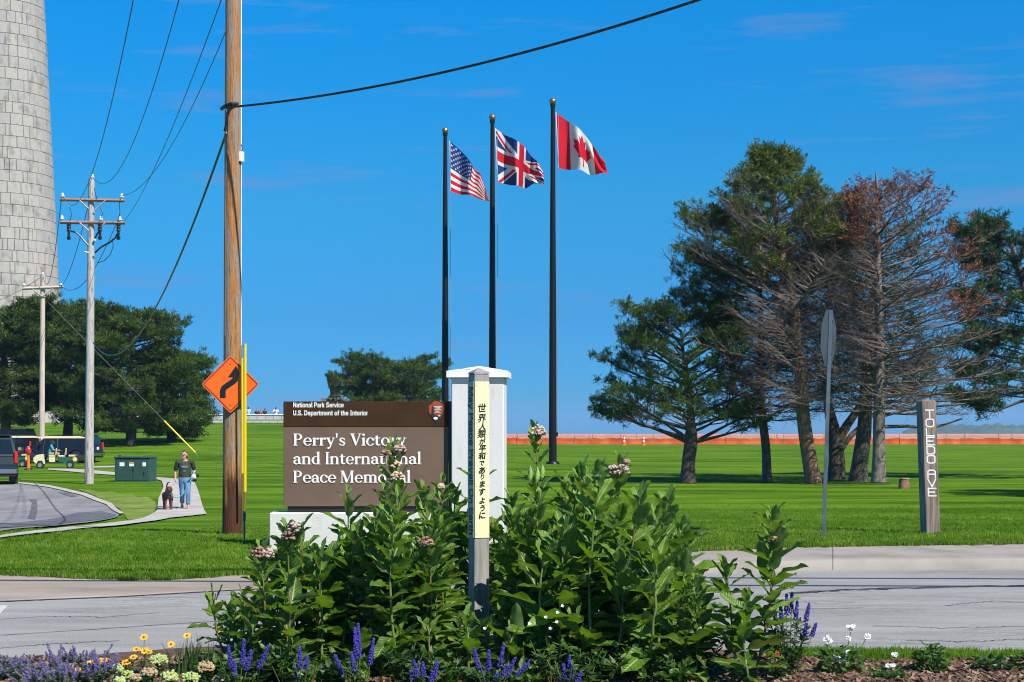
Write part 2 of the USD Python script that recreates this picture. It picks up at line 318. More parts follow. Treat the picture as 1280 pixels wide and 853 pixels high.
# deep soil under and behind everything
mat("soil", (0.07, 0.055, 0.035), (0.10, 0.08, 0.05), scale=0.5, rough=0.9)
obj("ground", ([(-700, -300, -1.3), (700, -300, -1.3), (700, 178, -1.3), (-700, 178, -1.3)], [(0, 1, 2), (0, 2, 3)]), "soil", kind="structure", label="earth under the lawn")
# lake
usdkit.material(stage, "/World/Looks/lake_water", {"g": ("geometry", {}), "n": ("noise_texture", {"scale": 0.5, "detail": 5.0}), "b": ("bump", {"strength": 0.5, "distance": 0.25}),
    "p": ("principled_bsdf", {"base_color": (0.004, 0.035, 0.09), "roughness": 0.12, "ior": 1.33})},
    [("g.position", "n.vector"), ("n.fac", "b.height"), ("b.normal", "p.normal")], surface="p.BSDF")
obj("lake", ([(-2500, 177, -2.2), (2500, 177, -2.2), (2500, 5200, -2.2), (-2500, 5200, -2.2)], [(0, 1, 2), (0, 2, 3)]), "lake_water", kind="structure", label="blue lake reaching to the horizon")

# road
usdkit.material(stage, "/World/Looks/road_surface", {
    "g": ("geometry", {}), "m": ("mapping", {"scale": (0.30, 1.7, 1.0), "rotation": (0, 0, -0.20)}),
    "n": ("noise_texture", {"scale": 0.8, "detail": 9.0, "roughness": 0.72, "distortion": 0.3}), "r": ("rgb_ramp", {"ramp": [(0, (0.165, 0.163, 0.156)), (0.34, (0.222, 0.218, 0.209)), (0.62, (0.308, 0.303, 0.293)), (1, (0.365, 0.355, 0.335))]}),
    "k": ("noise_texture", {"scale": 2.6, "detail": 8.0, "roughness": 0.75, "distortion": 0.6}), "kr": ("rgb_ramp", {"ramp": [(0, (1, 1, 1)), (0.48, (1, 1, 1)), (0.5, (0.28, 0.28, 0.28)), (0.52, (1, 1, 1)), (1, (1, 1, 1))]}),
    "k2": ("noise_texture", {"scale": 0.35, "detail": 2.0}), "k2r": ("rgb_ramp", {"ramp": [(0.40, (0, 0, 0)), (0.58, (1, 1, 1))]}),
    "x": ("mix_color", {"blend_type": "multiply", "use_clamp": False, "use_clamp_result": False}),
    "sp": ("noise_texture", {"scale": 45.0, "detail": 3.0, "roughness": 0.8}), "spr": ("rgb_ramp", {"ramp": [(0.25, (0.55, 0.55, 0.55)), (0.75, (1.32, 1.32, 1.30))]}),
    "x2": ("mix_color", {"blend_type": "multiply", "fac": 0.8, "use_clamp": False, "use_clamp_result": False}),
    "b": ("bump", {"strength": 0.25, "distance": 0.01}), "p": ("principled_bsdf", {"roughness": 0.8, "specular_ior_level": 0.3})},
    [("g.position", "m.vector"), ("m.vector", "n.vector"), ("n.fac", "r.fac"), ("m.vector", "k.vector"), ("k.fac", "kr.fac"), ("g.position", "k2.vector"), ("k2.fac", "k2r.fac"), ("k2r.color", "x.fac"),
     ("r.color", "x.a"), ("kr.color", "x.b"), ("g.position", "sp.vector"), ("sp.fac", "spr.fac"), ("x.result", "x2.a"), ("spr.color", "x2.b"), ("x2.result", "p.base_color"),
     ("sp.fac", "b.height"), ("b.normal", "p.normal")], surface="p.BSDF")
UR = np.unique(np.r_[np.linspace(-1.6, -0.4, 20), np.linspace(-0.4, 0.4, 161), np.linspace(0.4, 1.6, 20)])
obj("road", grid(UR, lambda u: [(d, 0.0) for d in np.linspace(D_N(u) - 0.15, D_G(u) + 0.1, 8)]), "road_surface", kind="structure", label="worn grey road crossing in front of the lawn")
# a sealed joint along the near side of the road and a second one in the lane
mat("tar", (0.03, 0.03, 0.035), (0.07, 0.07, 0.07), scale=9, rough=0.6)
def strip(pts, w, z, wob=0.02, n=90):
    q = np.array([flat(*p) for p in pts]); s = np.linspace(0, 1, n); t = np.linspace(0, 1, len(q))
    c = np.stack([np.interp(s, t, q[:, k]) for k in range(3)], 1); c[:, 1] += wob * (meshkit.fbm(np.stack([s * 25, 0 * s, 0 * s + w], 1), 3) - 0.5) * 2
    d = np.gradient(c, axis=0); nrm = np.stack([-d[:, 1], d[:, 0], 0 * s], 1); nrm /= np.linalg.norm(nrm, axis=1, keepdims=True)
    ww = w * (0.55 + 0.9 * meshkit.noise(np.stack([s * 40, 0 * s + w * 99, 0 * s], 1)))[:, None]
    V = np.vstack([c + nrm * ww / 2, c - nrm * ww / 2]); V[:, 2] = z; i = np.arange(n - 1)
    return V, tri(np.stack([i, i + 1, n + i + 1, n + i], 1)[:, ::-1])
obj("road_joint", strip([(-60, 835), (60, 826), (140, 819), (216, 811.5)], 0.05, 0.004), "tar", kind="structure", label="dark sealed joint along the near edge of the road")
obj("road_joint", strip([(-40, 797), (90, 789), (240, 779), (420, 768)], 0.018, 0.004), "tar", kind="structure", label="thin dark crack along the middle of the road at left")
obj("road_joint", strip([(985, 741), (1060, 738), (1150, 735), (1290, 732)], 0.10, 0.004, 0.12), "tar", kind="structure", label="ragged dark seam in the road below the kerb at right")
mat("road_paint", (0.62, 0.62, 0.60), (0.45, 0.45, 0.44), scale=14, rough=0.7)
q = [flat(*p) for p in [(-60, 757.5), (10, 757.5), (0, 768), (-60, 812)]]
obj("road_marking", (np.array(q) + [0, 0, 0.004], [(0, 3, 2), (0, 2, 1)]), "road_paint", kind="structure", label="end of a white painted line on the road at the left edge")

for q in ([(700, 760), (860, 757), (960, 763), (1080, 760)], [(1090, 782), (1180, 786), (1300, 783)], [(1180, 757), (1240, 752), (1330, 755)], [(-30, 776), (60, 771), (130, 772), (200, 766)], [(1130, 800), (1200, 803), (1290, 799)], [(-20, 812), (60, 806), (150, 801)]):
    obj("road_joint", strip(q, 0.014, 0.004, 0.07, 60), "tar", kind="structure", label="fine broken crack in the road surface")
# kerb and pavement slabs, with a rolled kerb that runs down to a drive at the left
mat("kerb_concrete", (0.335, 0.30, 0.265), (0.29, 0.26, 0.225), scale=1.6, rough=0.85, bump=0.4, bscale=70, bdist=0.008, c3=(0.22, 0.19, 0.16), detail=9, lo=0.4, hi=0.72)
mat("apron_concrete", (0.36, 0.30, 0.25), (0.29, 0.235, 0.19), c3=(0.20, 0.16, 0.13), lo=0.36, hi=0.72, scale=1.0, detail=9, rough=0.88, bump=0.25, bscale=50, bdist=0.006, stretch=(0.5, 1.6, 1))
def kerb_rows(u):
    a, b = float(D_G(u)), float(D_E(u)) + 0.03; ze = float(ground(u * b, b)) - 0.012; H = min(0.15, max(0.012, ze - 0.012))
    if u < -0.14: H = 0.016
    return [(a, -0.08), (a, 0.0), (a + 0.02, 0.55 * H), (a + 0.035, 0.82 * H), (a + 0.07, 0.96 * H), (a + 0.13, H)] + [(a + (b - a) * s, H + (ze - H) * s) for s in (0.3, 0.55, 0.8, 1.0)]
walk = thing("pavement", None, None); tag(walk.prim, "concrete pavement and kerb between road and lawn", None, None, "structure")
cuts = [-1.6, -0.62, -0.40, -0.10, 0.02, 0.11, 0.2005, 0.345, 0.45, 0.7, 1.6]
for a, b in zip(cuts[:-1], cuts[1:]):
    gap = 0.00022 if b < 1 else 0
    obj("slab", grid(np.linspace(a + gap, b - gap, 60), kerb_rows), "apron_concrete" if b < -0.05 else "kerb_concrete", walk, smooth=25)
obj("joint_filler", grid(np.linspace(-1.6, 1.6, 400), lambda u: [(d + 0.004, z - 0.006) for d, z in kerb_rows(u)][1:]), "tar", walk)
# road-side debris line along the gutter
obj("road_joint", grid(np.linspace(-0.4, -0.08, 150), lambda u: [(D_G(u) - 0.05 - 0.05 * float(meshkit.noise(np.array([u * 400, 0, 0]))), 0.005), (D_G(u) + 0.004, 0.0055)]), "tar", kind="structure", label="dark dirt line where the drive apron meets the road")

# driveway and footpaths on the left
def patch(pts, dz, f=hit, sub=4):
    q = np.array([f(*p) for p in pts]); m = trimesh.creation.extrude_polygon(Polygon(q[:, :2]).buffer(0), 1.0, engine="earcut")
    fz = m.faces[np.abs(m.face_normals[:, 2] - 1) < 1e-3]; v = m.vertices.copy()
    t = trimesh.Trimesh(v, fz, process=True); t.remove_unreferenced_vertices()
    for _ in range(sub): t = t.subdivide()
    v = np.array(t.vertices); v[:, 2] = ground(v[:, 0], v[:, 1]) + dz; return v, np.array(t.faces)
mat("drive_asphalt", (0.18, 0.17, 0.17), (0.29, 0.275, 0.275), scale=0.9, rough=0.8, stretch=(1, 0.35, 1), detail=6)
mat("path_concrete", (0.38, 0.345, 0.31), (0.50, 0.46, 0.415), scale=1.2, rough=0.85)
mat("drive_stain", (0.075, 0.075, 0.085), (0.15, 0.145, 0.155), scale=1.6, rough=0.75, detail=6)
mat("dry_turf", (0.095, 0.185, 0.014), (0.23, 0.255, 0.075), scale=1.2, rough=0.9, bump=0.8, spec=0.04, detail=6)
obj("driveway", patch([(-260, 606), (-60, 602), (22, 606), (62, 611), (104, 621), (134, 633), (150, 644), (146, 648), (110, 655), (50, 661), (0, 666.5), (-120, 680), (-260, 700)], 0.034), "drive_asphalt", kind="structure", smooth=True, label="grey asphalt drive curving in from the left")
obj("drive_patch", patch([(-60, 659), (20, 656), (70, 650), (96, 643), (128, 641), (146, 645.5), (140, 649), (108, 654), (50, 660), (-60, 671)], 0.042, sub=3), "drive_stain", kind="structure", label="dark tar patch at the end of the drive")
obj("drive_patch", patch([(34, 650), (40, 630), (36, 626), (46, 626), (47, 640), (44, 652)], 0.042, sub=2), "drive_stain", kind="structure", label="dark tyre scuff across the drive")
obj("drive_patch", patch([(72, 617), (84, 617), (96, 622), (90, 623), (80, 620)], 0.042, sub=2), "drive_stain", kind="structure", label="small dark stain near the drive's curved edge")
obj("drive_kerb", patch([(20, 604.3), (62, 608.8), (108, 619), (140, 631.5), (155, 644), (150, 645), (133, 633), (102, 621), (60, 611), (20, 606)], 0.06, sub=3), "path_concrete", kind="structure", label="pale concrete edge around the drive")
obj("dry_verge", patch([(96, 612), (112, 613), (126, 616), (140, 615), (152, 619), (164, 618), (172, 623), (184, 622), (194, 628), (195, 636), (190, 643), (182, 648), (172, 650), (160, 651), (156, 645), (150, 637), (138, 630), (118, 620)], 0.018, sub=3), "dry_turf", kind="structure", label="thin worn turf by the end of the drive")
obj("footpath", patch([(-120, 690), (0, 672), (53, 665), (138, 655.5), (180, 649), (196.5, 639), (198, 625), (204.5, 610), (202, 602), (190, 598.5), (190, 597), (208, 598.5), (226, 600), (243, 604), (250, 622), (258.5, 644), (212, 649), (159, 657.5), (80, 666), (0, 675), (-120, 694)], 0.034), "path_concrete", kind="structure", smooth=True, label="pale concrete footpath the walker follows")
obj("footpath", patch([(60, 586.5), (90, 586.8), (120, 589), (150, 592), (170, 594), (170, 596.5), (143, 594.8), (110, 592.5), (80, 589.5), (60, 588)], 0.034, sub=3), "path_concrete", kind="structure", label="strip of pale path behind the grey utility pole")
obj("footpath", patch([(112, 583.6), (150, 583), (168, 583), (168, 584.8), (112, 585.6)], 0.034, sub=2), "path_concrete", kind="structure", label="thin far strip of pale path by the green box")
# flower bed and the verge in front of the road
mat("mulch_earth", (0.055, 0.028, 0.016), (0.15, 0.08, 0.048), scale=11, rough=0.9, bump=0.8, detail=6)
def bed_rows(u):
    b = float(D_N(u)) - (0.30 if u > 0.16 else 0.02)
    return [(d, 0.05 + 0.05 * (float(meshkit.fbm(np.array([u * d * 3, d * 3, 0.0]), 3)) - 0.5) - (0.06 if k == 11 else 0)) for k, d in enumerate(np.r_[np.linspace(1.5, 9.6, 3), np.linspace(9.9, b, 9)])]
obj("flower_bed", grid(np.linspace(-0.9, 0.9, 181), bed_rows), "mulch_earth", smooth=True, kind="structure", label="mulched flower bed in the foreground")
obj("verge", grid(np.linspace(0.155, 1.2, 90), lambda u: [(d, 0.022) for d in np.linspace(D_N(u) - 0.36, D_N(u) + 0.02, 4)] + [(D_N(u) + 0.03, -0.02)]), "turf", kind="structure", label="narrow strip of grass between bed and road")

# scattered growth: grass blades on the near lawn and verge, wood chips on the bed
def scatter(name, proto, mats, pos, rots, scales, label):
    p = "/World/" + _name(name, "/World"); pi = UsdGeom.PointInstancer.Define(stage, p); tag(pi.GetPrim(), label, None, None, "stuff")
    tg = []
    for k, (mesh, mt) in enumerate(zip(proto, mats)):
        q = f"{p}/source_{k}"; usdkit.mesh(stage, q, mesh, "/World/Looks/" + mt); tg.append(q)
    pi.CreatePrototypesRel().SetTargets([Sdf.Path(t) for t in tg])
    pi.CreateProtoIndicesAttr(Vt.IntArray.FromNumpy((np.arange(len(pos)) % len(tg)).astype(np.int32)))
    pi.CreatePositionsAttr(Vt.Vec3fArray.FromNumpy(pos.astype(np.float32)))
    h = rots / 2; pi.CreateOrientationsAttr(Vt.QuathArray([Gf.Quath(float(math.cos(a)), 0, 0, float(math.sin(a))) for a in h]))
    pi.CreateScalesAttr(Vt.Vec3fArray.FromNumpy(np.asarray(scales, np.float32)))
    tag(pi.GetPrim(), None, name.replace("_", " "))
def tuft(n, h, w, spread, r):
    V, F = [], []
    for k in range(n):
        a = r.uniform(0, 6.28); b = np.array([math.cos(a), math.sin(a), 0]) * r.uniform(0, spread); t = r.uniform(0, 6.28); s = np.array([math.cos(t), math.sin(t), 0]) * w
        hh = h * r.uniform(0.6, 1.1); o = np.array([math.cos(t + 1.57), math.sin(t + 1.57), 0]) * hh * r.uniform(-0.5, 0.5)
        i = len(V); V += [b - s, b + s, b + o * 0.4 + [0, 0, hh * 0.6] + s * 0.7, b + o * 0.4 + [0, 0, hh * 0.6] - s * 0.7, b + o + [0, 0, hh]]; F += [(i, i + 1, i + 2), (i, i + 2, i + 3), (i + 3, i + 2, i + 4)]
    return np.array(V), np.array(F)
leafmat("grass_blade", (0.058, 0.155, 0.004), (0.150, 0.285, 0.018), (0.16, 0.34, 0.01), scale=0.8, rough=0.6, tf=0.4, spec=0.12)
leafmat("grass_blade_light", (0.10, 0.21, 0.010), (0.23, 0.34, 0.045), (0.22, 0.40, 0.02), scale=0.8, rough=0.6, tf=0.4, spec=0.12)
leafmat("grass_straw", (0.22, 0.26, 0.05), (0.30, 0.30, 0.09), (0.3, 0.36, 0.06), scale=0.8, rough=0.6, tf=0.3, spec=0.1)
r = np.random.default_rng(3); n = 60000
u = r.uniform(-0.345, 0.345, n); d0 = np.array([D_E(x) for x in u]); s = r.random(n) ** 1.6; d = d0 - 0.03 - 0.10 * np.maximum(0, meshkit.fbm(np.stack([u * 260, 0 * u, 0 * u], 1), 3) - .45) * (s < .03) * 4 + (36 - d0) * s
keep = ~((u < -0.19) & (d > 27)); u, d, s = u[keep], d[keep], s[keep]
pos = np.stack([u * d, d, ground(u * d, d) - 0.004], 1)
scatter("lawn_grass", [tuft(9, 0.065, 0.006, 0.07, r), tuft(9, 0.075, 0.006, 0.08, r), tuft(8, 0.055, 0.007, 0.06, r), tuft(9, 0.06, 0.006, 0.08, r), tuft(7, 0.095, 0.006, 0.06, r), tuft(6, 0.06, 0.005, 0.1, r)], ["grass_blade", "grass_blade_light", "grass_blade", "grass_blade_light", "grass_blade", "grass_straw"], pos, r.uniform(0, 6.28, len(pos)),
        np.repeat((r.uniform(0.42, 0.95, len(pos)) * (1 - 0.75 * s))[:, None], 3, 1), "short green grass blades on the near lawn")
n = 3800; u = r.uniform(0.158, 0.4, n); d = np.array([D_N(x) for x in u]) + r.uniform(-0.37, 0.03, n)
scatter("verge_grass", [tuft(9, 0.07, 0.0035, 0.05, r), tuft(9, 0.06, 0.0035, 0.05, r)], ["grass_blade", "grass_blade_light"], np.stack([u * d, d, 0 * u + 0.02], 1), r.uniform(0, 6.28, n), np.repeat(r.uniform(0.6, 1.2, (n, 1)), 3, 1), "short grass between flower bed and road")
chips = [hull(np.array([[a * 0.035, b * 0.008, c * 0.004] for a in (-1, 1) for b in (-1, 1) for c in (-1, 1)]) + r.uniform(-0.004, 0.004, (8, 3))) for _ in range(3)]
chips = [lean(c, [0.3, 1, 0], t) for c, t in zip(chips, (8, -14, 20))]
mat("chip_dark", (0.075, 0.036, 0.022)); mat("chip_tan", (0.16, 0.085, 0.05)); mat("chip_pale", (0.26, 0.165, 0.10))
n = 9000; u = r.uniform(-0.36, 0.36, n); d = r.uniform(9.8, 11.3, n); kp = d < np.array([D_N(x) - (0.33 if x > 0.16 else 0.05) for x in u]); u, d = u[kp], d[kp]
z = np.array([0.056 + 0.05 * (float(meshkit.fbm(np.array([a * b * 3, b * 3, 0.0]), 3)) - 0.5) for a, b in zip(u, d)])
scatter("wood_mulch", chips, ["chip_dark", "chip_tan", "chip_pale"], np.stack([u * d, d, z], 1), r.uniform(0, 6.28, len(u)), np.repeat(r.uniform(0.5, 1.3, (len(u), 1)), 3, 1), "brown wood chips covering the flower bed")
# ------------------------------------------------------------------ the granite column
for k, (a, b) in enumerate([((.52, .475, .42), (.61, .565, .505)), ((.48, .445, .40), (.575, .54, .49)), ((.54, .485, .42), (.62, .565, .50)), ((.47, .445, .41), (.56, .53, .485)), ((.52, .47, .415), (.60, .545, .48))]):
    mat(f"granite_{k}", tuple(x * 0.62 + .02 for x in a), tuple(x * 0.60 + .03 for x in b), scale=0.9, rough=0.85, bump=0.3, detail=8, bscale=5, bdist=0.05, c3=tuple(x * 0.44 for x in a), lo=0.34, hi=0.68, stretch=(1, 1, .55))
mat("granite_joint", (0.25, 0.235, 0.21), (0.31, 0.29, 0.26), scale=2, rough=0.9)
CXc, CYc = (0 - 640) / FPX * 190, 190.0
colm = thing("memorial_column", "huge pale granite column rising out of frame behind the dark conifers at left", "column", (CXc, CYc, 2.55))
def col_r(z): return 7.60 - 0.0500 * (z - 2.55)
rr = np.random.default_rng(5)
obj("core", lathe([(0, 0), (col_r(2.55) - 0.12, 0), (col_r(64) - 0.12, 61.5), (0, 61.5)], 64), "granite_joint", colm, smooth=40)
rest = {k: [] for k in range(5)}; front = []
def stone(a0, a1, z0, z1, out):
    n = 2; A = np.linspace(a0, a1, n + 1); V = []
    g = 0.014; ins = 0.04
    for (zz, rad, sh) in ((z0 + g, -0.10, 0), (z0 + g, out - ins, 0), (z0 + g + ins, out, 1), (z1 - g - ins, out, 1), (z1 - g, out - ins, 0), (z1 - g, -0.16, 0)):
        R = col_r(zz) + rad; da = (g + sh * ins) / R
        for a in np.linspace(a0 + da, a1 - da, n + 1): V.append((R * math.cos(a), R * math.sin(a), zz - 2.55))
    V = np.array(V); F = []
    for j in range(5):
        for i in range(n): F.append((j * 3 + i, j * 3 + i + 1, (j + 1) * 3 + i + 1, (j + 1) * 3 + i))
    Fq = tri(np.array(F)); caps = []
    for e in (0, 2): ids = [j * 3 + e for j in range(6)]; caps += [(ids[0], ids[j], ids[j + 1]) if e else (ids[0], ids[j + 1], ids[j]) for j in range(1, 5)]
    return V, np.vstack([Fq, caps])
zrow = 2.6; row = 0
while zrow < 62:
    h = 1.33; a = -2.9 + rr.uniform(0, 0.15)
    while a < 0.95:
        w = rr.choice([0.55, 0.8, 1.1, 1.3, 1.45, 1.6]) / col_r(zrow); m = stone(a, a + w, zrow, zrow + h, rr.uniform(-0.015, 0.02)); k = int(rr.integers(5))
        mid = a + w / 2
        if -1.35 < mid < 0.33 and 18 < zrow < 53.5: front.append((m, k))
        else: rest[k].append(m)
        a += w
    zrow += h; row += 1
if len(front) > 300:
    for m, k in front[300:]: rest[k].append(m)
    front = front[:300]
for m, k in front: obj("stone", m, f"granite_{k}", colm)
for k in rest: obj("stone_courses", join(rest[k]), f"granite_{k}", colm, kind="stuff", label="granite stones of the hidden side and foot of the column")

# ------------------------------------------------------------------ white wall on the rise
mat("white_block", (0.42, 0.41, 0.39), (0.52, 0.51, 0.48), scale=2, rough=0.8, vary=0.06); mat("white_cap", (0.76, 0.75, 0.72), (0.82, 0.81, 0.78), scale=2, rough=0.7); mat("mortar", (0.25, 0.25, 0.25))
ww = thing("white_wall", "low white block wall along the top of the lawn behind the orange diamond sign", "wall", (0, 167, 2.55))
x0, x1 = (160 - 640) / FPX * 167, (432 - 640) / FPX * 167
zt = ZC + (HY - 518) / FPX * 167 - 2.55
obj("core", box(((x0 + x1) / 2, 0.25, zt / 2 - 0.2), (x1 - x0, 0.4, zt + 0.26)), "mortar", ww)
n = int((x1 - x0) / 0.84)
for i in range(n):
    a = x0 + (x1 - x0) * (i + 0.5) / n; w = (x1 - x0) / n - 0.03
    obj("block", box((a, 0.22, zt - 0.12 - 0.24), (w, 0.46, 0.45), 0.015), "white_block", ww)
    obj("block", box((a + (0.42 if i < n - 1 else 0), 0.22, 0.06), (w, 0.455, 0.40), 0.015), "white_block", ww)
for i in range(0, n, 4): obj("coping", box((x0 + (x1 - x0) * (i + 2) / n, 0.22, zt - 0.055), ((x1 - x0) / n * 4 - 0.02, 0.6, 0.11), 0.015), "white_cap", ww)

# bronze urn on a stepped plinth beside the far pine
mat("dark_bronze", (0.045, 0.035, 0.032), (0.09, 0.07, 0.06), scale=3, rough=0.45, metallic=0.6); mat("plinth_stone", (0.16, 0.16, 0.17), (0.24, 0.24, 0.24), scale=3, rough=0.85)
ub = P(418, 503, 150); urn = thing("bronze_urn", "dark bronze urn on stepped grey plinth beside the far pine", "urn", (ub[0], ub[1], ub[2]))
for k, (w, z, h) in enumerate([(4.6, -1.6, 1.0), (3.2, -0.6, 0.5), (2.2, -0.1, 0.5)]): obj("plinth_step", box((0, 0, z + h / 2), (w, w, h - 0.006), 0.03), "plinth_stone", urn)
obj("vase", lathe([(0, 0.4), (0.5, 0.4), (0.55, 0.55), (0.4, 0.7), (0.42, 1.2), (0.6, 1.6), (0.75, 2.2), (0.7, 2.35), (0.92, 2.55), (0.9, 2.65), (0, 2.6)], 20), "dark_bronze", urn, smooth=40)

# ------------------------------------------------------------------ sea wall and orange safety fence on the right
mat("seawall_concrete", (0.46, 0.34, 0.31), (0.56, 0.43, 0.39), scale=0.6, rough=0.85)
sw = thing("sea_wall", "long pale pinkish sea wall along the far edge of the lawn", "wall", (0, 176, 0.1))
xa, xb = (560 - 640) / FPX * 176, (1500 - 640) / FPX * 176; N = 16
for i in range(N): obj("wall_panel", box((xa + (xb - xa) * (i + .5) / N, 0.3, 0.60), ((xb - xa) / N - 0.04, 0.5, 1.42), 0.03), "seawall_concrete", sw)
usdkit.material(stage, "/World/Looks/orange_net", {"g": ("geometry", {}), "n": ("noise_texture", {"scale": 0.9, "detail": 4.0}), "r": ("rgb_ramp", {"ramp": [(0.3, (0.62, 0.07, 0.01)), (0.7, (0.78, 0.17, 0.04))]}),
    "p": ("principled_bsdf", {"roughness": 0.5}), "t": ("translucent_bsdf", {"color": (0.7, 0.12, 0.02)}), "x": ("mix_closure", {"fac": 0.25})},
    [("g.position", "n.vector"), ("n.fac", "r.fac"), ("r.color", "p.base_color"), ("p.BSDF", "x.closure1"), ("t.BSDF", "x.closure2")], surface="x.closure")
mat("orange_strand", (0.70, 0.16, 0.06), rough=0.6); mat("fence_steel", (0.16, 0.12, 0.10), (0.22, 0.16, 0.12), scale=4, rough=0.6)
sf = thing("safety_fence", "long orange plastic net fence on thin posts in front of the sea wall", "fence", (0, 173, 0.3))
xa, xb = (570 - 640) / FPX * 173, (1480 - 640) / FPX * 173; xs = [xa]; fr = np.random.default_rng(8)
while xs[-1] < xb: xs.append(xs[-1] + fr.choice([2.0, 3.0, 3.6, 4.2]))
for i, x in enumerate(xs):
    z = float(ground(x, 173)) - 0.3; hh = 1.22 + fr.uniform(-.1, .05)
    obj("post", tube([(x, 0, z - 0.2), (x + fr.uniform(-.06, .06), 0, z + hh)], 0.03, 5), "fence_steel", sf)
    if i + 1 == len(xs): break
    w = xs[i + 1] - x; sag = fr.uniform(0, 0.08); t = np.linspace(0, 1, 9); top = 0.66 - sag * np.sin(t * 3.14) + 0.03 * fr.standard_normal(9)
    yy = -0.04 - 0.05 * np.sin(t * 9 + i); c = np.stack([x + w * t, yy, z + 0.0 * t], 1); cc = np.stack([x + w * t, yy + 0.03, z + top * 0.5], 1); d = np.stack([x + w * t, yy, z + top], 1)
    k = np.arange(8); obj("net_panel", (np.vstack([c, cc, d]), tri(np.vstack([np.stack([k, k + 1, k + 10, k + 9], 1), np.stack([k + 9, k + 10, k + 19, k + 18], 1)]))), "orange_net", sf)
    # open upper netting: real strands
    zz = np.arange(0.72, 1.18, 0.085); p0 = [(x, -0.03, z + q) for q in zz]; p1 = [(x + w, -0.03, z + q - 0.02) for q in zz]
    xv = np.arange(0.1, w, 0.16); p0 += [(x + q, -0.032, z + 0.66) for q in xv]; p1 += [(x + q, -0.032, z + 1.17) for q in xv]
    obj("upper_netting", segs(p0, p1, np.full(len(p0), .012), np.full(len(p0), .012), 3), "orange_strand", sf)
mat("cone_orange", (0.85, 0.16, 0.02), rough=0.5); mat("white_plastic", (0.78, 0.78, 0.78), rough=0.45)
for px, lb in ((780, "orange traffic cone by the safety fence, left one of two"), (804.5, "orange traffic cone by the safety fence, right one of two")):
    b = hit(px, 557); c = thing("traffic_cone", lb, "traffic cone", b, group="traffic cones by the safety fence")
    obj("base", box((0, 0, 0.03), (0.42, 0.42, 0.06), 0.015), "cone_orange", c); obj("body", lathe([(0.17, 0.06), (0.05, 1.0), (0, 1.02)], 14), "cone_orange", c, smooth=40)
    for z in (0.35, 0.68): obj("band", lathe([(0.172 - 0.127 * (z - .06) + .004, z), (0.172 - 0.127 * (z + .09) + .004, z + 0.15)], 14), "white_plastic", c, smooth=40)
# far wooded shore across the lake
mat("far_wood", (0.018, 0.045, 0.03), (0.05, 0.095, 0.05), scale=0.03, rough=0.9)
xs = np.linspace(1128, 1900, 260); hh = 14.0 * np.clip((xs - 1126) / 26, 0, 1) ** 0.5 * (0.8 + 0.5 * meshkit.fbm(np.stack([xs / 14, 0 * xs, 0 * xs], 1), 5)); hh = np.where(xs < 1640, hh, hh * np.clip((1900 - xs) / 260, 0, 1))
V = []
for k, (dy, f) in enumerate([(0, 0), (12, .75), (40, 1.0), (150, 1.1), (400, .0)]): V.append(np.stack([(xs - 640) / FPX * (2600 + dy), 2600 + dy + 0 * xs, -2.4 + f * hh * (1 + 0.12 * np.sin(xs * 1.7 + k * 2))], 1))
i, j = np.meshgrid(np.arange(4), np.arange(259), indexing="ij"); a = i * 260 + j
obj("far_shore", (np.vstack(V), tri(np.stack([a, a + 1, a + 261, a + 260], -1).reshape(-1, 4))), "far_wood", smooth=True, kind="structure", label="low wooded shore across the lake at right")

# ------------------------------------------------------------------ park entrance sign
mat("sign_brown", (0.042, 0.020, 0.008), (0.052, 0.026, 0.011), scale=3, rough=0.7, bump=0.04, spec=0.12); mat("sign_taupe", (0.140, 0.092, 0.067), (0.160, 0.107, 0.079), scale=2.5, rough=0.7, bump=0.04, spec=0.15)
mat("sign_black", (0.012, 0.010, 0.010), rough=0.4); mat("sign_white", (0.82, 0.82, 0.80), rough=0.4); mat("stucco", (0.58, 0.565, 0.54), (0.66, 0.645, 0.62), scale=5, rough=0.85, bump=0.4, bscale=45, bdist=0.01)
DS = 21.2
s0 = P(355, 633, DS); sc = DS / FPX; WS, HS = 205 * sc, 131 * sc
bz = float(ground(s0[0] + 1, DS)); sign = thing("entrance_sign", "brown and taupe park entrance sign with white serif lettering on a white plinth", "sign", (s0[0], DS, bz), rz=2.0)
z0 = s0[2] - bz
R = lambda x0, z0_, x1, z1, y0, y1, b=0.0: box(((x0 + x1) / 2, (y0 + y1) / 2, (z0_ + z1) / 2), (x1 - x0, y1 - y0, z1 - z0_), b)
hz = z0 + (633 - 533.5) * sc
obj("panel", R(0, z0, WS, hz + 0.03, -0.05, 0.05, 0.004), "sign_taupe", sign); obj("header_panel", R(-0.003, hz, WS + 0.003, z0 + HS, -0.058, 0.065, 0.004), "sign_brown", sign)
obj("end_post", R(WS + 0.004, z0 - 0.06, WS + 0.085, z0 + HS + 0.004, -0.04, 0.09, 0.004), "sign_black", sign); obj("base_rail", R(0.05, z0 - 0.075, WS, z0 - 0.003, -0.02, 0.05), "sign_black", sign)
obj("plinth", R(-16 * sc, -0.2, WS + 0.02, z0 - 0.078, -0.22, 0.30, 0.012), "stucco", sign)
ox = lambda px: (px - 355) * sc
oz = lambda py: z0 + (633 - py) * sc
for txt, px, py in (("Perry's Victory", 366.5, 557.2), ("and International", 366.5, 580.5), ("Peace Memorial", 366.5, 603.5)):
    x, k = 0.0, 15.0 * sc; tw = {"Perry's Victory": 141, "and International": 160, "Peace Memorial": 147}[txt] * sc
    tot = sum(serif_glyph(c)[1] for c in txt)
    sx = tw / (tot * k)
    for c in txt:
        g, adv = serif_glyph(c)
        if g is not None:
            v, f = prism(affinity.scale(g, k * sx, k, origin=(0, 0)), 0.008); obj("letter", (v + [ox(px) + x, -0.0505, oz(py)], f), "sign_white", sign)
        x += adv * k * sx
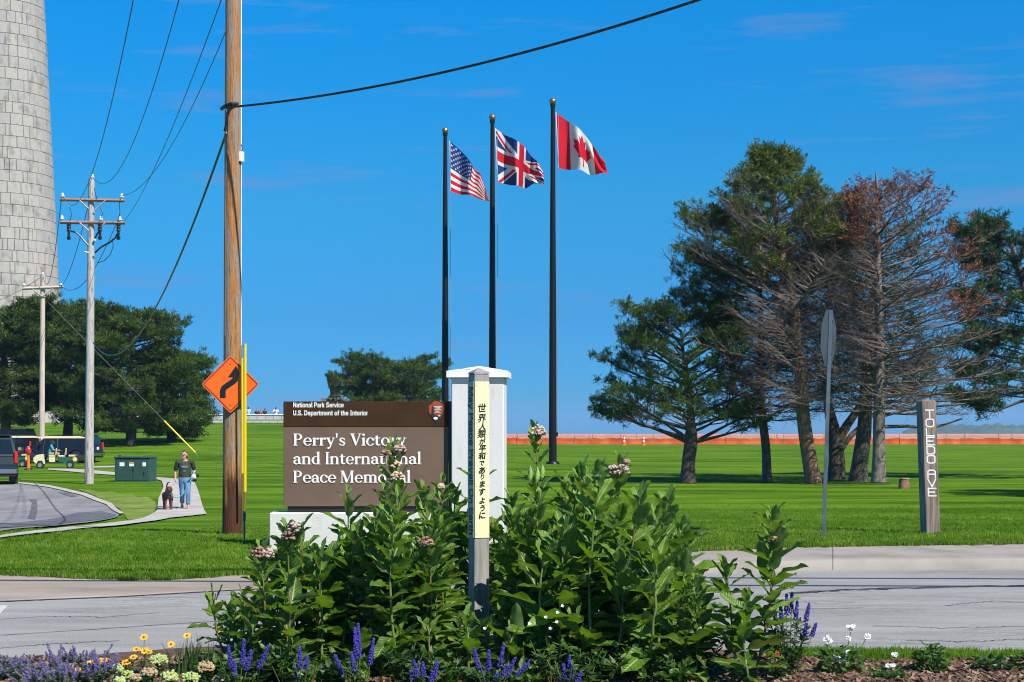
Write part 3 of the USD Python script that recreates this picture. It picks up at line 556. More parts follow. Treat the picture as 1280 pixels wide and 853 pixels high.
for txt, py, w in (("National Park Service", 509.5, 63), ("U.S. Department of the Interior", 519.5, 93)):
    g = glyphs(txt, 6.2 * sc, "bold"); b = g.bounds; g = affinity.scale(g, w * sc / (b[2] - b[0]), 1, origin=(0, 0)); v, f = prism(g, 0.006); obj("lettering", (v + [ox(366.5), -0.0585, oz(py)], f), "sign_white", sign)
# arrowhead emblem
mat("emblem_red", (0.30, 0.045, 0.012), (0.36, 0.06, 0.02), scale=14, rough=0.5); mat("emblem_dark", (0.012, 0.02, 0.014), rough=0.5); mat("emblem_tan", (0.55, 0.42, 0.34), rough=0.5)
em = lambda pts: Polygon([((x - 505) / 21.33 * sc * 1.0, -(y - 130) / 21.33 * sc * 1.0) for x, y in pts])
ex, ez = ox(520 + 505 / 21.33), oz(495 + 130 / 21.33)
def emb(name, poly, m, y): v, f = prism(poly, 0.004); obj(name, (v + [ex, y, ez], f), m, sign)
emb("emblem_plate", em([(540, 140), (640, 175), (720, 250), (735, 340), (700, 470), (640, 600), (570, 690), (520, 715), (470, 640), (400, 540), (345, 420), (335, 270), (420, 215), (450, 165)]).buffer(0.001), "emblem_red", -0.0585)
emb("emblem_ground", em([(390, 470), (480, 505), (560, 520), (690, 470), (640, 600), (570, 690), (520, 715), (470, 640), (400, 540)]), "emblem_dark", -0.062)
emb("emblem_tree", em([(445, 260), (470, 330), (455, 340), (480, 420), (465, 430), (490, 520), (400, 520), (425, 430), (412, 425), (432, 340), (425, 330)]), "emblem_dark", -0.0635)
emb("emblem_mountain", em([(490, 455), (530, 415), (570, 395), (620, 430), (670, 480), (650, 480), (600, 450), (560, 460), (540, 440), (500, 465)]), "emblem_tan", -0.0645)
emb("emblem_lake", _ell(0.8 * sc, -22 * sc, 2.7 * sc, 1.7 * sc), "sign_white", -0.0650); emb("emblem_bison", _ell(5.2 * sc, -18.6 * sc, 1.8 * sc, 1.1 * sc), "emblem_tan", -0.0650)
for t, y, w in (("NATIONAL", 305, 10), ("PARK", 340, 5.5), ("SERVICE", 385, 8)):
    g = glyphs(t, 1.35 * sc, "bold", 2); b = g.bounds; g = affinity.scale(g, w * sc / (b[2] - b[0]), 1, origin=(0, 0)); g = affinity.translate(g, (580 - 505) / 21.33 * sc - w * sc / 2, -(y - 130) / 21.33 * sc); emb("emblem_lettering", g, "sign_white", -0.0645)

# white pillar next to the sign
mat("pillar_white", (0.68, 0.665, 0.64), (0.64, 0.625, 0.60), c3=(0.50, 0.48, 0.45), lo=0.35, hi=0.75, stretch=(2.5, 2.5, .6), detail=7, scale=2, rough=0.85, bump=0.3, bscale=40, bdist=0.008)
pb = P(599, 470, 21.3); pz = float(ground(pb[0], 21.3)); pil = thing("white_pillar", "white stucco pillar with pyramid cap at the right end of the brown sign", "pillar", (pb[0], 21.42, pz), rz=-3)
h = pb[2] - pz - 0.03; w = 65 * 21.3 / FPX
obj("shaft", box((0, 0, h / 2 - 0.1), (w, w, h + 0.2), 0.012), "pillar_white", pil)
cw = 76 * 21.3 / FPX / 2; q = [(-cw, -cw), (cw, -cw), (cw, cw), (-cw, cw)]
obj("cap", hull([(x, y, h + 0.002) for x, y in q] + [(x, y, h + 0.085) for x, y in q] + [(0, 0, h + 0.165)]), "white_cap", pil)

# ------------------------------------------------------------------ peace pole in the flower bed
mat("pole_grey", (0.20, 0.195, 0.185), (0.33, 0.32, 0.30), scale=3, rough=0.75, bump=0.3, stretch=(6, 6, 0.6), obj_space=True); mat("plaque_cream", (0.72, 0.66, 0.36), (0.80, 0.74, 0.44), scale=2, rough=0.5); mat("plaque_cream_side", (0.46, 0.45, 0.27), rough=0.7)
mat("ink", (0.012, 0.012, 0.012), rough=0.5)
DP = 12.1; pp = P(598.5, 600, DP); pole = thing("peace_pole", "grey peace pole with cream plaques and black Japanese writing in the flower bed", "post", (pp[0], DP, 0.03), rz=24)
sP = DP / FPX; w = 0.122; top = ZC + (HY - 468.5) * sP - 0.03; hw = w / 2
obj("shaft", box((0, 0, top / 2 - 0.1), (w, w, top + 0.2), 0.006), "pole_grey", pole)
obj("point", hull([(x, y, top + 0.001) for x in (-hw, hw) for y in (-hw, hw)] + [(x, y, top + 0.015) for x in (-hw, hw) for y in (-hw, hw)] + [(0, 0, top + 0.055)]), "pole_grey", pole)
zb = ZC + (HY - 672) * sP - 0.03; pt = ZC + (HY - 477.5) * sP - 0.03
obj("plaque", box((0, -hw - 0.003, (pt + zb) / 2), (w - 0.006, 0.005, pt - zb), 0.001), "plaque_cream", pole)
obj("plaque", box((-hw - 0.003, 0, (pt + zb) / 2), (0.005, w - 0.006, pt - zb), 0.001), "plaque_cream_side", pole, label="grey green side plaque")
chars = "世界人類が平和でありますように"; y = ZC + (HY - 512) * sP - 0.03; hts = [18, 17, 16, 17, 12, 13, 12, 9, 12, 9, 13, 11, 11, 11, 11]
CY = [510, 523, 533, 542.5, 552, 561, 570, 579, 588, 596, 605, 614.6, 625.6, 635, 644]; hts = [13, 13, 11, 13, 9.5, 11, 11, 8, 10.5, 8, 10, 10.5, 9.5, 9.5, 10]
pr = np.random.default_rng(2)
for c, hpx, cyp in zip(chars, hts, CY):
    g = glyphs(c, 1.0, "cjk", 2 if c in "世界類" else 4); b = g.bounds; s = hpx * 0.86 * sP / max(b[3] - b[1], b[2] - b[0]); g = affinity.translate(g, -(b[0] + b[2]) / 2, -(b[1] + b[3]) / 2)
    g = affinity.skew(affinity.scale(g, s, s, origin=(0, 0)), 8, 3, origin=(0, 0)); zc = ZC + (HY - cyp) * sP - 0.03
    v, f = prism(g, 0.0012); obj("character", (v + [pr.uniform(-0.004, 0.004), -hw - 0.0056, zc], f), "ink", pole)
g = affinity.rotate(affinity.scale(glyphs("May Peace Prevail On Earth", 0.088, "medium", 2), 0.74, 1, origin=(0, 0)), -90, origin=(0, 0)); b = g.bounds
v, f = prism(g, 0.0012); v = v - [(b[0] + b[2]) / 2, 0, b[3]]; v = rotz(v, -90) + [-hw - 0.0056, 0, ZC + (HY - 484) * sP - 0.03]; obj("lettering", (v, f), "ink", pole)
for zz in (pt - 0.03, (pt * 2 + zb) / 3, (pt + zb * 2) / 3, zb + 0.03):
    for x in (-hw + 0.012, hw - 0.012): obj("screw", move(lathe([(0, -0.002), (0.0035, -0.002), (0.003, 0.002), (0, 0.003)], 8), (0, 0, 0)) if False else (rotv(lathe([(0, -0.002), (0.0035, -0.002), (0.003, 0.002), (0, 0.003)], 8)[0], [1, 0, 0], 90) + [x, -hw - 0.0058, zz], lathe([(0, -0.002), (0.0035, -0.002), (0.003, 0.002), (0, 0.003)], 8)[1]), "pole_grey", pole)

# ------------------------------------------------------------------ leaning street-name post
mat("grey_timber", (0.10, 0.075, 0.06), (0.27, 0.215, 0.175), scale=2.2, rough=0.85, bump=0.5, stretch=(14, 14, 0.7), obj_space=True, detail=5, bdist=0.01)
tb = hit(1163, 668); w = 18 * tb[1] / FPX; tp = thing("street_name_post", "leaning weathered timber post with TOLEDO AVE carved in white letters down its face", "sign post", tb, rz=10)
H = 168 * tb[1] / FPX; k = tb[1] / FPX; lx = -6 * k / H
shear = lambda v: np.asarray(v) + np.stack([np.asarray(v)[:, 2] * lx, 0 * np.asarray(v)[:, 0], 0 * np.asarray(v)[:, 0]], 1)
m = hull([(x, y, z) for x in (-w / 2, w / 2) for y in (-w / 2, w / 2) for z in (-0.2, H - 0.025)] + [(x, y, H) for x in (-w / 2 + .03, w / 2 - .03) for y in (-w / 2 + .03, w / 2 - .03)])
obj("timber", (shear(m[0]), m[1]), "grey_timber", tp)
mat("paint_white", (0.72, 0.70, 0.68), (0.60, 0.58, 0.56), scale=20, rough=0.7)
LT = {"T": [[(0, 1), (1, 1)], [(.5, 1), (.5, 0)]], "O": [[(0, .15), (.2, 0), (.8, 0), (1, .15), (1, .85), (.8, 1), (.2, 1), (0, .85), (0, .15)]], "L": [[(0, 1), (0, 0), (1, 0)]], "E": [[(1, 1), (0, 1), (0, 0), (1, 0)], [(0, .5), (.8, .5)]],
      "D": [[(0, 0), (0, 1), (.75, 1), (1, .8), (1, .2), (.75, 0), (0, 0)]], "A": [[(0, 0), (0, .8), (.2, 1), (.8, 1), (1, .8), (1, 0)], [(0, .45), (1, .45)]], "V": [[(0, 1), (.5, 0), (1, 1)]]}
zz = H - 11 * k
for c in "TOLEDO AVE":
    if c == " ": zz -= 7 * k; continue
    lh, lw = 9.2 * k, 10.0 * k
    g = unary_union([LineString([((x - .5) * lw, y * lh) for x, y in s]).buffer(0.85 * k, cap_style="square") for s in LT[c]]); v, f = prism(g, 0.003); zz -= 11.3 * k
    obj("letter", (shear(v + [0.0, -w / 2 - 0.0005, zz]), f), "paint_white", tp)

# ------------------------------------------------------------------ back of a stop sign on a steel channel post
mat("galvanised", (0.16, 0.19, 0.22), (0.24, 0.28, 0.31), scale=5, rough=0.4, metallic=0.7); mat("sign_back", (0.035, 0.048, 0.062), (0.06, 0.076, 0.096), scale=3, rough=0.55, metallic=0.1); mat("sign_red", (0.5, 0.02, 0.02), rough=0.4)
gb = hit(1027.5, 672); k = gb[1] / FPX; ss = thing("stop_sign", "octagonal sign seen from its grey back on a steel channel post by the kerb", "road sign", gb, rz=64)
lean_x = 9.5 * k / (284 * k); H = 284 * k
def sh2(v): v = np.asarray(v); d = rotz(np.array([[lean_x, 0, 0]]), -64)[0]; return v + v[:, 2:3] * d
chan = Polygon([(-.04, 0), (-.04, .004), (-.024, .004), (-.016, .03), (.016, .03), (.024, .004), (.04, .004), (.04, 0), (.021, 0), (.013, .026), (-.013, .026), (-.021, 0)])
m = trimesh.creation.extrude_polygon(chan, H + 0.2, engine="earcut"); obj("post", (sh2(np.array(m.vertices) * [1.25, -1.25, 1] + [0, -0.006, -0.2]), m.faces), "galvanised", ss)
oc = Polygon([(0.405 / math.cos(math.pi / 8) * math.cos(math.pi / 8 + i * math.pi / 4), 0.405 / math.cos(math.pi / 8) * math.sin(math.pi / 8 + i * math.pi / 4)) for i in range(8)])
v, f = prism(oc, 0.004); obj("plate", (sh2(v + [0, 0.004, H - 0.40]), f), "sign_back", ss)
v, f = prism(oc.buffer(-0.01), 0.002); obj("face", (sh2(v + [0, 0.007, H - 0.40]), f), "sign_red", ss)
for z in (H - 0.15, H - 0.62): v, f = lathe([(0, 0), (0.014, 0), (0.014, 0.012), (0, 0.014)], 8); obj("bolt", (sh2(rotv(v, [1, 0, 0], 90) + [0, -0.012 - 0.037, z]), f), "galvanised", ss)

# ------------------------------------------------------------------ near utility pole with its cables, guard tubes and diamond sign
usdkit.material(stage, "/World/Looks/pole_wood", {"g": ("geometry", {}), "m": ("mapping", {"scale": (9, 9, 0.9)}), "n": ("noise_texture", {"scale": 1.5, "detail": 6.0, "roughness": 0.7}),
    "r": ("rgb_ramp", {"ramp": [(0, (0.19, 0.17, 0.16)), (0.38, (0.25, 0.215, 0.19)), (0.48, (0.33, 0.225, 0.15)), (0.55, (0.43, 0.19, 0.055)), (0.68, (0.38, 0.14, 0.04)), (1, (0.20, 0.085, 0.03))]}),
    "m2": ("mapping", {"scale": (22, 22, 1.1)}), "n2": ("noise_texture", {"scale": 2.4, "detail": 4.0, "roughness": 0.7}), "r2": ("rgb_ramp", {"ramp": [(0, (0.3, 0.27, 0.25)), (0.36, (0.5, 0.47, 0.45)), (0.46, (0.95, 0.95, 0.95)), (1, (1.2, 1.2, 1.2))]}),
    "s": ("separate_xyz", {}), "mr": ("map_range", {"from_min": 0.0, "from_max": 1.9, "to_min": 1.0, "to_max": 0.0, "clamp": True}), "nn": ("noise_texture", {"scale": 2.2, "detail": 3.0}), "mu": ("math", {"math_type": "multiply"}), "rr": ("rgb_ramp", {"ramp": [(0.20, (0, 0, 0)), (0.30, (1, 1, 1))]}),
    "x": ("mix_color", {"blend_type": "multiply", "fac": 1.0, "use_clamp": False, "use_clamp_result": False}), "y": ("mix_color", {"b": (0.075, 0.026, 0.012)}), "bm": ("bump", {"strength": 1.0, "distance": 0.03}), "p": ("principled_bsdf", {"roughness": 0.75, "specular_ior_level": 0.3})},
    [("g.position", "m.vector"), ("m.vector", "n.vector"), ("n.fac", "r.fac"), ("g.position", "m2.vector"), ("m2.vector", "n2.vector"), ("n2.fac", "r2.fac"), ("r.color", "x.a"), ("r2.color", "x.b"),
     ("g.position", "s.vector"), ("s.z", "mr.value"), ("m.vector", "nn.vector"), ("mr.result", "mu.value1"), ("nn.fac", "mu.value2"), ("mu.value", "rr.fac"), ("rr.color", "y.fac"), ("x.result", "y.a"), ("y.result", "p.base_color"),
     ("n2.fac", "bm.height"), ("bm.normal", "p.normal")], surface="p.BSDF")
mat("cable_black", (0.010, 0.010, 0.012), rough=0.4); mat("pvc_white", (0.74, 0.74, 0.74), rough=0.4); mat("guard_yellow", (0.80, 0.55, 0.005), rough=0.35); mat("guard_olive", (0.18, 0.15, 0.01), rough=0.5); mat("anchor_teal", (0.015, 0.07, 0.12), (0.03, 0.11, 0.16), scale=9, rough=0.5)
up_b = hit(290.5, 668); k = up_b[1] / FPX; DU = up_b[1]
up = thing("utility_pole", "thick brown and grey wooden utility pole beside the orange diamond sign", "utility pole", up_b)
zs = np.linspace(-0.15, 9.6, 70); th = np.arange(36) * 2 * np.pi / 36
rad = np.interp(zs, [-0.15, 0, 7.8, 9.6], [0.152, 0.150, 0.112, 0.104]); cxs = np.interp(zs, [0, 668 * k], [0, 0.7 * k])
V = []
for z, r0_, cx in zip(zs, rad, cxs):
    n = meshkit.fbm(np.stack([np.cos(th) * 3, np.sin(th) * 3, np.full(36, z * 0.6)], 1), 3, 4); rr_ = r0_ * (1 + 0.09 * (n - 0.5)); V.append(np.stack([cx + rr_ * np.cos(th), rr_ * np.sin(th), np.full(36, z)], 1))
V = np.vstack(V); i, j = np.meshgrid(np.arange(69), np.arange(36), indexing="ij"); F = tri(np.stack([i * 36 + j, i * 36 + (j + 1) % 36, (i + 1) * 36 + (j + 1) % 36, (i + 1) * 36 + j], -1).reshape(-1, 4))
obj("shaft", (V, F), "pole_wood", up, smooth=True)
lz = lambda py: (668 - py) * k
lxp = lambda px: (px - 290.5) * k
obj("conduit", tube([(lxp(301.7), -0.02, lz(-60)), (lxp(301.7), -0.02, lz(190))], 0.011, 8), "pvc_white", up, smooth=40)
obj("conduit", tube([(lxp(301.9), -0.02, lz(205)), (lxp(301.9), -0.02, lz(432))], 0.008, 8), "pvc_white", up, smooth=40)
jb = obj("junction_box", box((lxp(302.2), -0.03, lz(197)), (6.5 * k, 0.06, 13 * k), 0.008), "pvc_white", up)
obj("box_lug", box((lxp(301), -0.065, lz(203.5)), (0.025, 0.03, 0.025), 0.004), "cable_black", up); obj("box_wire", tube([(lxp(302), -0.03, lz(190)), (lxp(303.4), -0.03, lz(186)), (lxp(301.8), -0.03, lz(181))], 0.006, 6), "cable_black", up)
obj("cable_clamp", tube([(lxp(277.5), -0.02, lz(136.5)), (lxp(284), -0.15, lz(134.5)), (lxp(292), -0.17, lz(133)), (lxp(299), -0.1, lz(131.5))], [0.03, 0.02, 0.03, 0.022], 8), "cable_black", up)
obj("clamp_strap", tube([(lxp(283), -0.135, lz(135)), (lxp(285.5), -0.135, lz(143)), (lxp(289), -0.14, lz(136))], 0.012, 6), "galvanised", up)
obj("clamp_strap", tube([(lxp(290.5), -0.14, lz(136)), (lxp(286), -0.136, lz(150)), (lxp(282), -0.11, lz(166))], 0.014, 6), "cable_black", up)
obj("ground_wire", tube([(lxp(288), -0.128, lz(150)), (lxp(283.5), -0.118, lz(230)), (lxp(283), -0.125, lz(420))], 0.006, 5), "grey_timber", up)
g = thing("cable_guard", "shorter yellow guard tube running down over the right edge of the orange diamond sign", "guard tube", hit(303, 672), group=None)
obj("tube", tube([P(302.5, 448, DU - 0.24), P(303.2, 592, DU - 0.24)], 0.018, 10), "guard_yellow", g, smooth=40, world=True)
obj("sleeve", tube([P(303.2, 590, DU - 0.235), P(303.6, 640, DU - 0.235)], 0.016, 10), "guard_olive", g, smooth=40, world=True)
g = thing("guy_guard", "taller yellow guard tube on a teal ground anchor right of the wooden pole", "guard tube", hit(306, 677))
dg = hit(306, 677)[1]
obj("tube", tube([P(306.2, 430, dg - 0.05), P(306.4, 615, dg - 0.05)], 0.021, 10), "guard_yellow", g, smooth=40, world=True)
obj("sleeve", tube([P(306.3, 614.5, dg - 0.05), P(305.6, 640, dg - 0.05)], 0.019, 10), "guard_olive", g, smooth=40, world=True)
obj("anchor_rod", tube([P(305.6, 639, dg - 0.05), P(305.4, 651, dg - 0.05), P(305.3, 652, dg - 0.05), P(305.5, 680, dg - 0.05)], [0.021, 0.021, 0.012, 0.012], 8), "anchor_teal", g, smooth=30, world=True)
# orange diamond warning sign
mat("sign_orange", (0.90, 0.14, 0.005), rough=0.35); mat("border_red", (0.20, 0.012, 0.008), rough=0.4); mat("sign_ink", (0.01, 0.01, 0.01), rough=0.4)
dd = P(288, 480.5, DU - 0.185); ds = thing("diamond_sign", "orange diamond warning sign with a black reverse curve arrow on the wooden pole", "road sign", dd, rz=3)
e = lambda px, py: ((px - 415) / 8.53 * k, (435 - py) / 8.53 * k)
dia = Polygon([e(415, 128), e(722, 435), e(415, 745), e(110, 435)]).buffer(-0.04).buffer(0.04)
v, f = prism(dia, 0.004); obj("plate", (v, f), "sign_orange", ds)
v, f = prism(dia.buffer(-0.016).difference(dia.buffer(-0.030)), 0.001); obj("border", (v + [0, -0.0042, 0], f), "border_red", ds)
arrow = unary_union([LineString([e(336, 582), e(336, 505), e(345, 480), e(365, 462), e(440, 410), e(464, 388), e(470, 360), e(470, 345)]).buffer(30 / 8.53 * k, cap_style="flat"), Polygon([e(476, 238), e(505, 310), e(505, 345), e(440, 362), e(388, 366)])])
v, f = prism(arrow, 0.001); obj("arrow", (v + [0, -0.0042, 0], f), "sign_ink", ds)
for py in (218, 655): q = e(415, py); v, f = lathe([(0, 0), (0.012, 0), (0.01, 0.006), (0, 0.008)], 8); obj("bolt", (rotv(v, [1, 0, 0], 90) + [q[0], -0.004, q[1]], f), "galvanised", ds)

# overhead cables
def cable(name, label, pts, r, m="cable_black", n=48):
    """pts: three world points A, middle, B; x and y run straight, z is the parabola through the middle one."""
    A, M, B = map(np.asarray, pts); t = np.linspace(0, 1, n); tm = 0.5
    d = (B - A)[:2]; tm = np.clip(np.dot((M - A)[:2], d) / np.dot(d, d), 0.05, 0.95)
    q = np.polyfit([0, tm, 1], [A[2], M[2], B[2]], 2); L = np.stack([A[0] + t * d[0], A[1] + t * d[1], np.polyval(q, t)], 1)
    p = obj(name, tube(L, r, 6), m, smooth=40, label=label, cat="cable"); return L
def mid(A, B, px, py):
    """The point over the straight plan line A-B that is seen at column px, at the height seen at row py."""
    s = (px - 640) / FPX; t = (A[0] - s * A[1]) / (s * (B[1] - A[1]) - (B[0] - A[0])); D = A[1] + t * (B[1] - A[1]); return np.array([A[0] + t * (B[0] - A[0]), D, ZC + (HY - py) / FPX * D])
A = P(279, 135, DU - 0.17); B = P(960, -30, 17.5); cable("overhead_cable", "thick black cable crossing the sky from the wooden pole to the upper right", [A, mid(A, B, 570, 87), B], 0.017)
for lb, dy, zz in (("thick cable bundle high above the road, out of the picture, nearer of two", -0.75, 7.1), ("thick cable bundle high above the road, out of the picture, farther of two", 0.0, 7.3)):
    A = np.array([-16.0, 13.9 + dy, zz + .25]); B = np.array([30.0, 12.0 + dy, zz + .5]); cable("overhead_cable", lb, [A, (A + B) / 2 - [0, 0, .35], B], 0.062)
A = P(283, 166, DU - 0.12); B = P(116, 428, 55.5); cable("overhead_cable", "thick black cable drooping from the wooden pole down to the grey pole", [A, mid(A, B, 212, 350), B], 0.019)

# grey two-armed utility pole
mat("pole_grey_wood", (0.32, 0.29, 0.28), (0.50, 0.46, 0.44), scale=2.0, rough=0.85, bump=0.4, stretch=(9, 9, 0.8), detail=5, c3=(0.20, 0.18, 0.17)); mat("arm_wood", (0.26, 0.13, 0.085), (0.36, 0.19, 0.13), scale=2, rough=0.8, stretch=(0.6, 6, 6)); mat("porcelain", (0.72, 0.72, 0.75), rough=0.2); mat("brace_wood", (0.52, 0.42, 0.36), rough=0.7)
gp_b = hit(112, 605); DGp = gp_b[1]; k = DGp / FPX; s7 = 1 / 7.11
gp = thing("utility_pole", "grey wooden utility pole with two brown crossarms before the conifers at left", "utility pole", gp_b)
L = lambda px, py, dy=0.0: P(px, py, DGp + dy) - gp_b
Z = lambda zx, zy, dy=0.0: L(60 + zx * s7, 210 + zy * s7, dy)
obj("shaft", tube([L(111.5, 612), L(111.7, 560), L(112.5, 450), L(113.5, 330), L(114.3, 224)], [0.175, 0.168, 0.152, 0.135, 0.112], 16), "pole_grey_wood", gp, smooth=True)
for y0, yl, yr, x0_, x1_ in ((285, 282, 292, 105, 680), (487, 484, 490, 108, 685)):
    a, b = Z(x0_, yl, -0.16), Z(x1_, yr, -0.16); obj("crossarm", tube([a, b], 0.066, 4), "arm_wood", gp)
for (xa_, ya_, xb_, yb_) in ((275, 285, 360, 362), (510, 288, 412, 380), (280, 487, 360, 558), (505, 490, 440, 545)): obj("brace", tube([Z(xa_, ya_, -0.24), Z(xb_, yb_, -0.15)], 0.028, 5), "brace_wood", gp)
def insulator(par, p, s=1.0): obj("insulator", move(lathe([(0, -0.06), (0.03 * s, -0.06), (0.03 * s, 0.0), (0.085 * s, 0.02), (0.09 * s, 0.05), (0.05 * s, 0.07), (0.06 * s, 0.12), (0.03 * s, 0.16), (0, 0.165)], 10), p), "porcelain", par, smooth=40)
for q in ((130, 262), (655, 268), (125, 462), (470, 468), (640, 470)): insulator(gp, Z(q[0], q[1], -0.16))
insulator(gp, Z(395, 95))
for q in ((185, 500), (462, 500), (626, 500)): obj("cable_terminator", move(lathe([(0, 0.02), (0.05, 0.02), (0.09, -0.03), (0.06, -0.08), (0.09, -0.13), (0.06, -0.18), (0.09, -0.24), (0.05, -0.28), (0.05, -0.46), (0.075, -0.48), (0.07, -0.58), (0, -0.6)], 10), Z(q[0], q[1], -0.2)), "cable_black", gp, smooth=30)
def jump(pts, r=0.014): obj("jumper_wire", tube(np.array([Z(a, b, -0.2) for a, b in pts]), r, 5), "cable_black", gp)
jump([(205, 565), (245, 572), (290, 610), (330, 660), (360, 690)], 0.035); jump([(460, 560), (440, 585), (420, 625)], 0.035); jump([(612, 585), (598, 622), (545, 665), (470, 705), (415, 755)], 0.035)
jump([(150, 295), (190, 345), (212, 410), (195, 470)]); jump([(410, 180), (440, 300), (485, 400), (470, 465)]); jump([(634, 300), (640, 400), (625, 470)]); jump([(575, 650), (580, 700), (555, 770), (500, 825), (440, 845)])
obj("bracket", tube([Z(325, 748, -0.1), Z(370, 755, -0.1)], 0.03, 6), "porcelain", gp); obj("bracket", tube([Z(410, 640, -0.15), Z(420, 640, -0.2)], 0.04, 6), "porcelain", gp)
ga = lambda px, py: P(px, py, DGp - 0.16)
for lb, a, b, m_ in (("thin wire rising from the left end of the grey pole's upper crossarm", ga(78.5, 245), P(178, -60, 26), (118, 208)), ("thin wire rising from the tip of the grey pole", ga(115.5, 221), P(242, -70, 26), (172, 165)),
                     ("thin wire rising from the right end of the grey pole's lower crossarm", ga(155, 277), P(298, -60, 26), (214, 163)), ("thin wire rising from the right end of the grey pole's upper crossarm", ga(152.5, 244.5), P(306, -20, 30), (215, 181))):
    cable("power_line", lb, [a, mid(a, b, *m_), b], 0.010)

# small far utility pole
fp_b = hit(52.5, 566); DF = 100.0; fz = float(ground((52.5 - 640) / FPX * DF, DF)); fp_b = np.array([(52.5 - 640) / FPX * DF, DF, fz])
fp = thing("utility_pole", "thin tan utility pole with one crossarm in front of the granite column", "utility pole", fp_b); mat("pole_tan", (0.46, 0.36, 0.30), (0.58, 0.47, 0.40), scale=2, rough=0.85, stretch=(6, 6, 0.6))
obj("shaft", tube([P(52, 600, DF) - fp_b, P(53.5, 344, DF) - fp_b], [0.2, 0.145], 12), "pole_tan", fp, smooth=True)
obj("crossarm", tube([P(28, 361, DF - 0.2) - fp_b, P(79, 359, DF - 0.2) - fp_b], 0.10, 4), "pole_tan", fp)
for a, b in ((40, 46.5), (66, 59.5)): obj("brace", tube([P(a, 361, DF - 0.25) - fp_b, P(53, 371, DF - 0.2) - fp_b], 0.04, 4), "pole_tan", fp)
for q in (30, 76.5): insulator(fp, P(q, 357.5, DF - 0.2) - fp_b, 1.5)
insulator(fp, P(53.6, 344, DF) - fp_b, 1.5)
for lb, a, b, m_ in (("thin wire from the grey pole's left arm down to the far tan pole", ga(76.5, 250), P(54, 346, DF), (68, 320)), ("thin wire from the grey pole's lower arm down to the far tan pole's right arm", ga(150, 268), P(77, 358, DF), (112, 345)),
                     ("thin wire from the grey pole's shaft down to the far tan pole", ga(110, 258), P(77, 357, DF), (92, 325)), ("thin wire leaving the far tan pole to the left across the column", P(53.5, 345, DF), P(-30, 382, 150), (20, 366))):
    cable("power_line", lb, [a, mid(a, b, *m_), b], 0.016)
q = hit(250, 572); q2 = P(60, 378, 101); gy = thing("guy_wire", "guy wire slanting down to the lawn with a yellow guard at its foot", "cable", q)
mat("steel_wire", (0.16, 0.16, 0.165), rough=0.8)
obj("strand", tube([q2, q + (q2 - q) * 0.22], 0.015, 5), "steel_wire", gy, world=True); obj("guard", tube([q + (q2 - q) * 0.03, q + (q2 - q) * 0.235], 0.05, 8), "guard_yellow", gy, world=True); obj("anchor_rod", tube([q - [0, 0, .2], q + (q2 - q) * 0.04], 0.025, 5), "steel_wire", gy, world=True)

# green transformer cabinet
mat("cabinet_green", (0.022, 0.065, 0.055), (0.03, 0.08, 0.066), scale=4, rough=0.45); mat("cabinet_dark", (0.008, 0.02, 0.018), rough=0.5); mat("label_orange", (0.75, 0.25, 0.05), rough=0.5)
tb2 = hit(165.5, 602.5); k = tb2[1] / FPX; W, H = 45 * k, 30.5 * k; tc = thing("transformer_box", "dark green metal transformer cabinet on the lawn left of the walker", "cabinet", tb2, rz=-4)
obj("body", box((0, 0.45, H / 2 - 0.06), (W, 0.9, H + 0.04), 0.02), "cabinet_green", tc); obj("lid", box((0, 0.44, H), (W + 0.05, 0.98, 0.07), 0.02), "cabinet_green", tc)
for s_ in (-1, 1): obj("door", box((s_ * W * 0.235, -0.006, H / 2 - 0.02), (W * 0.45, 0.02, H - 0.14), 0.006), "cabinet_green", tc)
obj("handle", box((0.04, -0.025, H * 0.5), (0.03, 0.02, 0.18), 0.005), "cabinet_dark", tc); obj("lock", box((W * .33, -0.025, H * 0.35), (0.05, 0.02, 0.12), 0.005), "cabinet_dark", tc); obj("hinge", box((-W * .38, 0.1, H + 0.06), (0.12, 0.06, 0.08), 0.01), "cabinet_green", tc)
for x, m_ in ((-0.29, "white_plastic"), (-0.02, "white_plastic"), (0.34, "white_plastic")): obj("notice", box((W * x, -0.019, H * 0.72), (0.19 if x < .3 else .14, 0.004, 0.15)), m_, tc)
obj("notice_heading", box((W * -0.02, -0.0225, H * 0.765), (0.19, 0.003, 0.05)), "label_orange", tc)
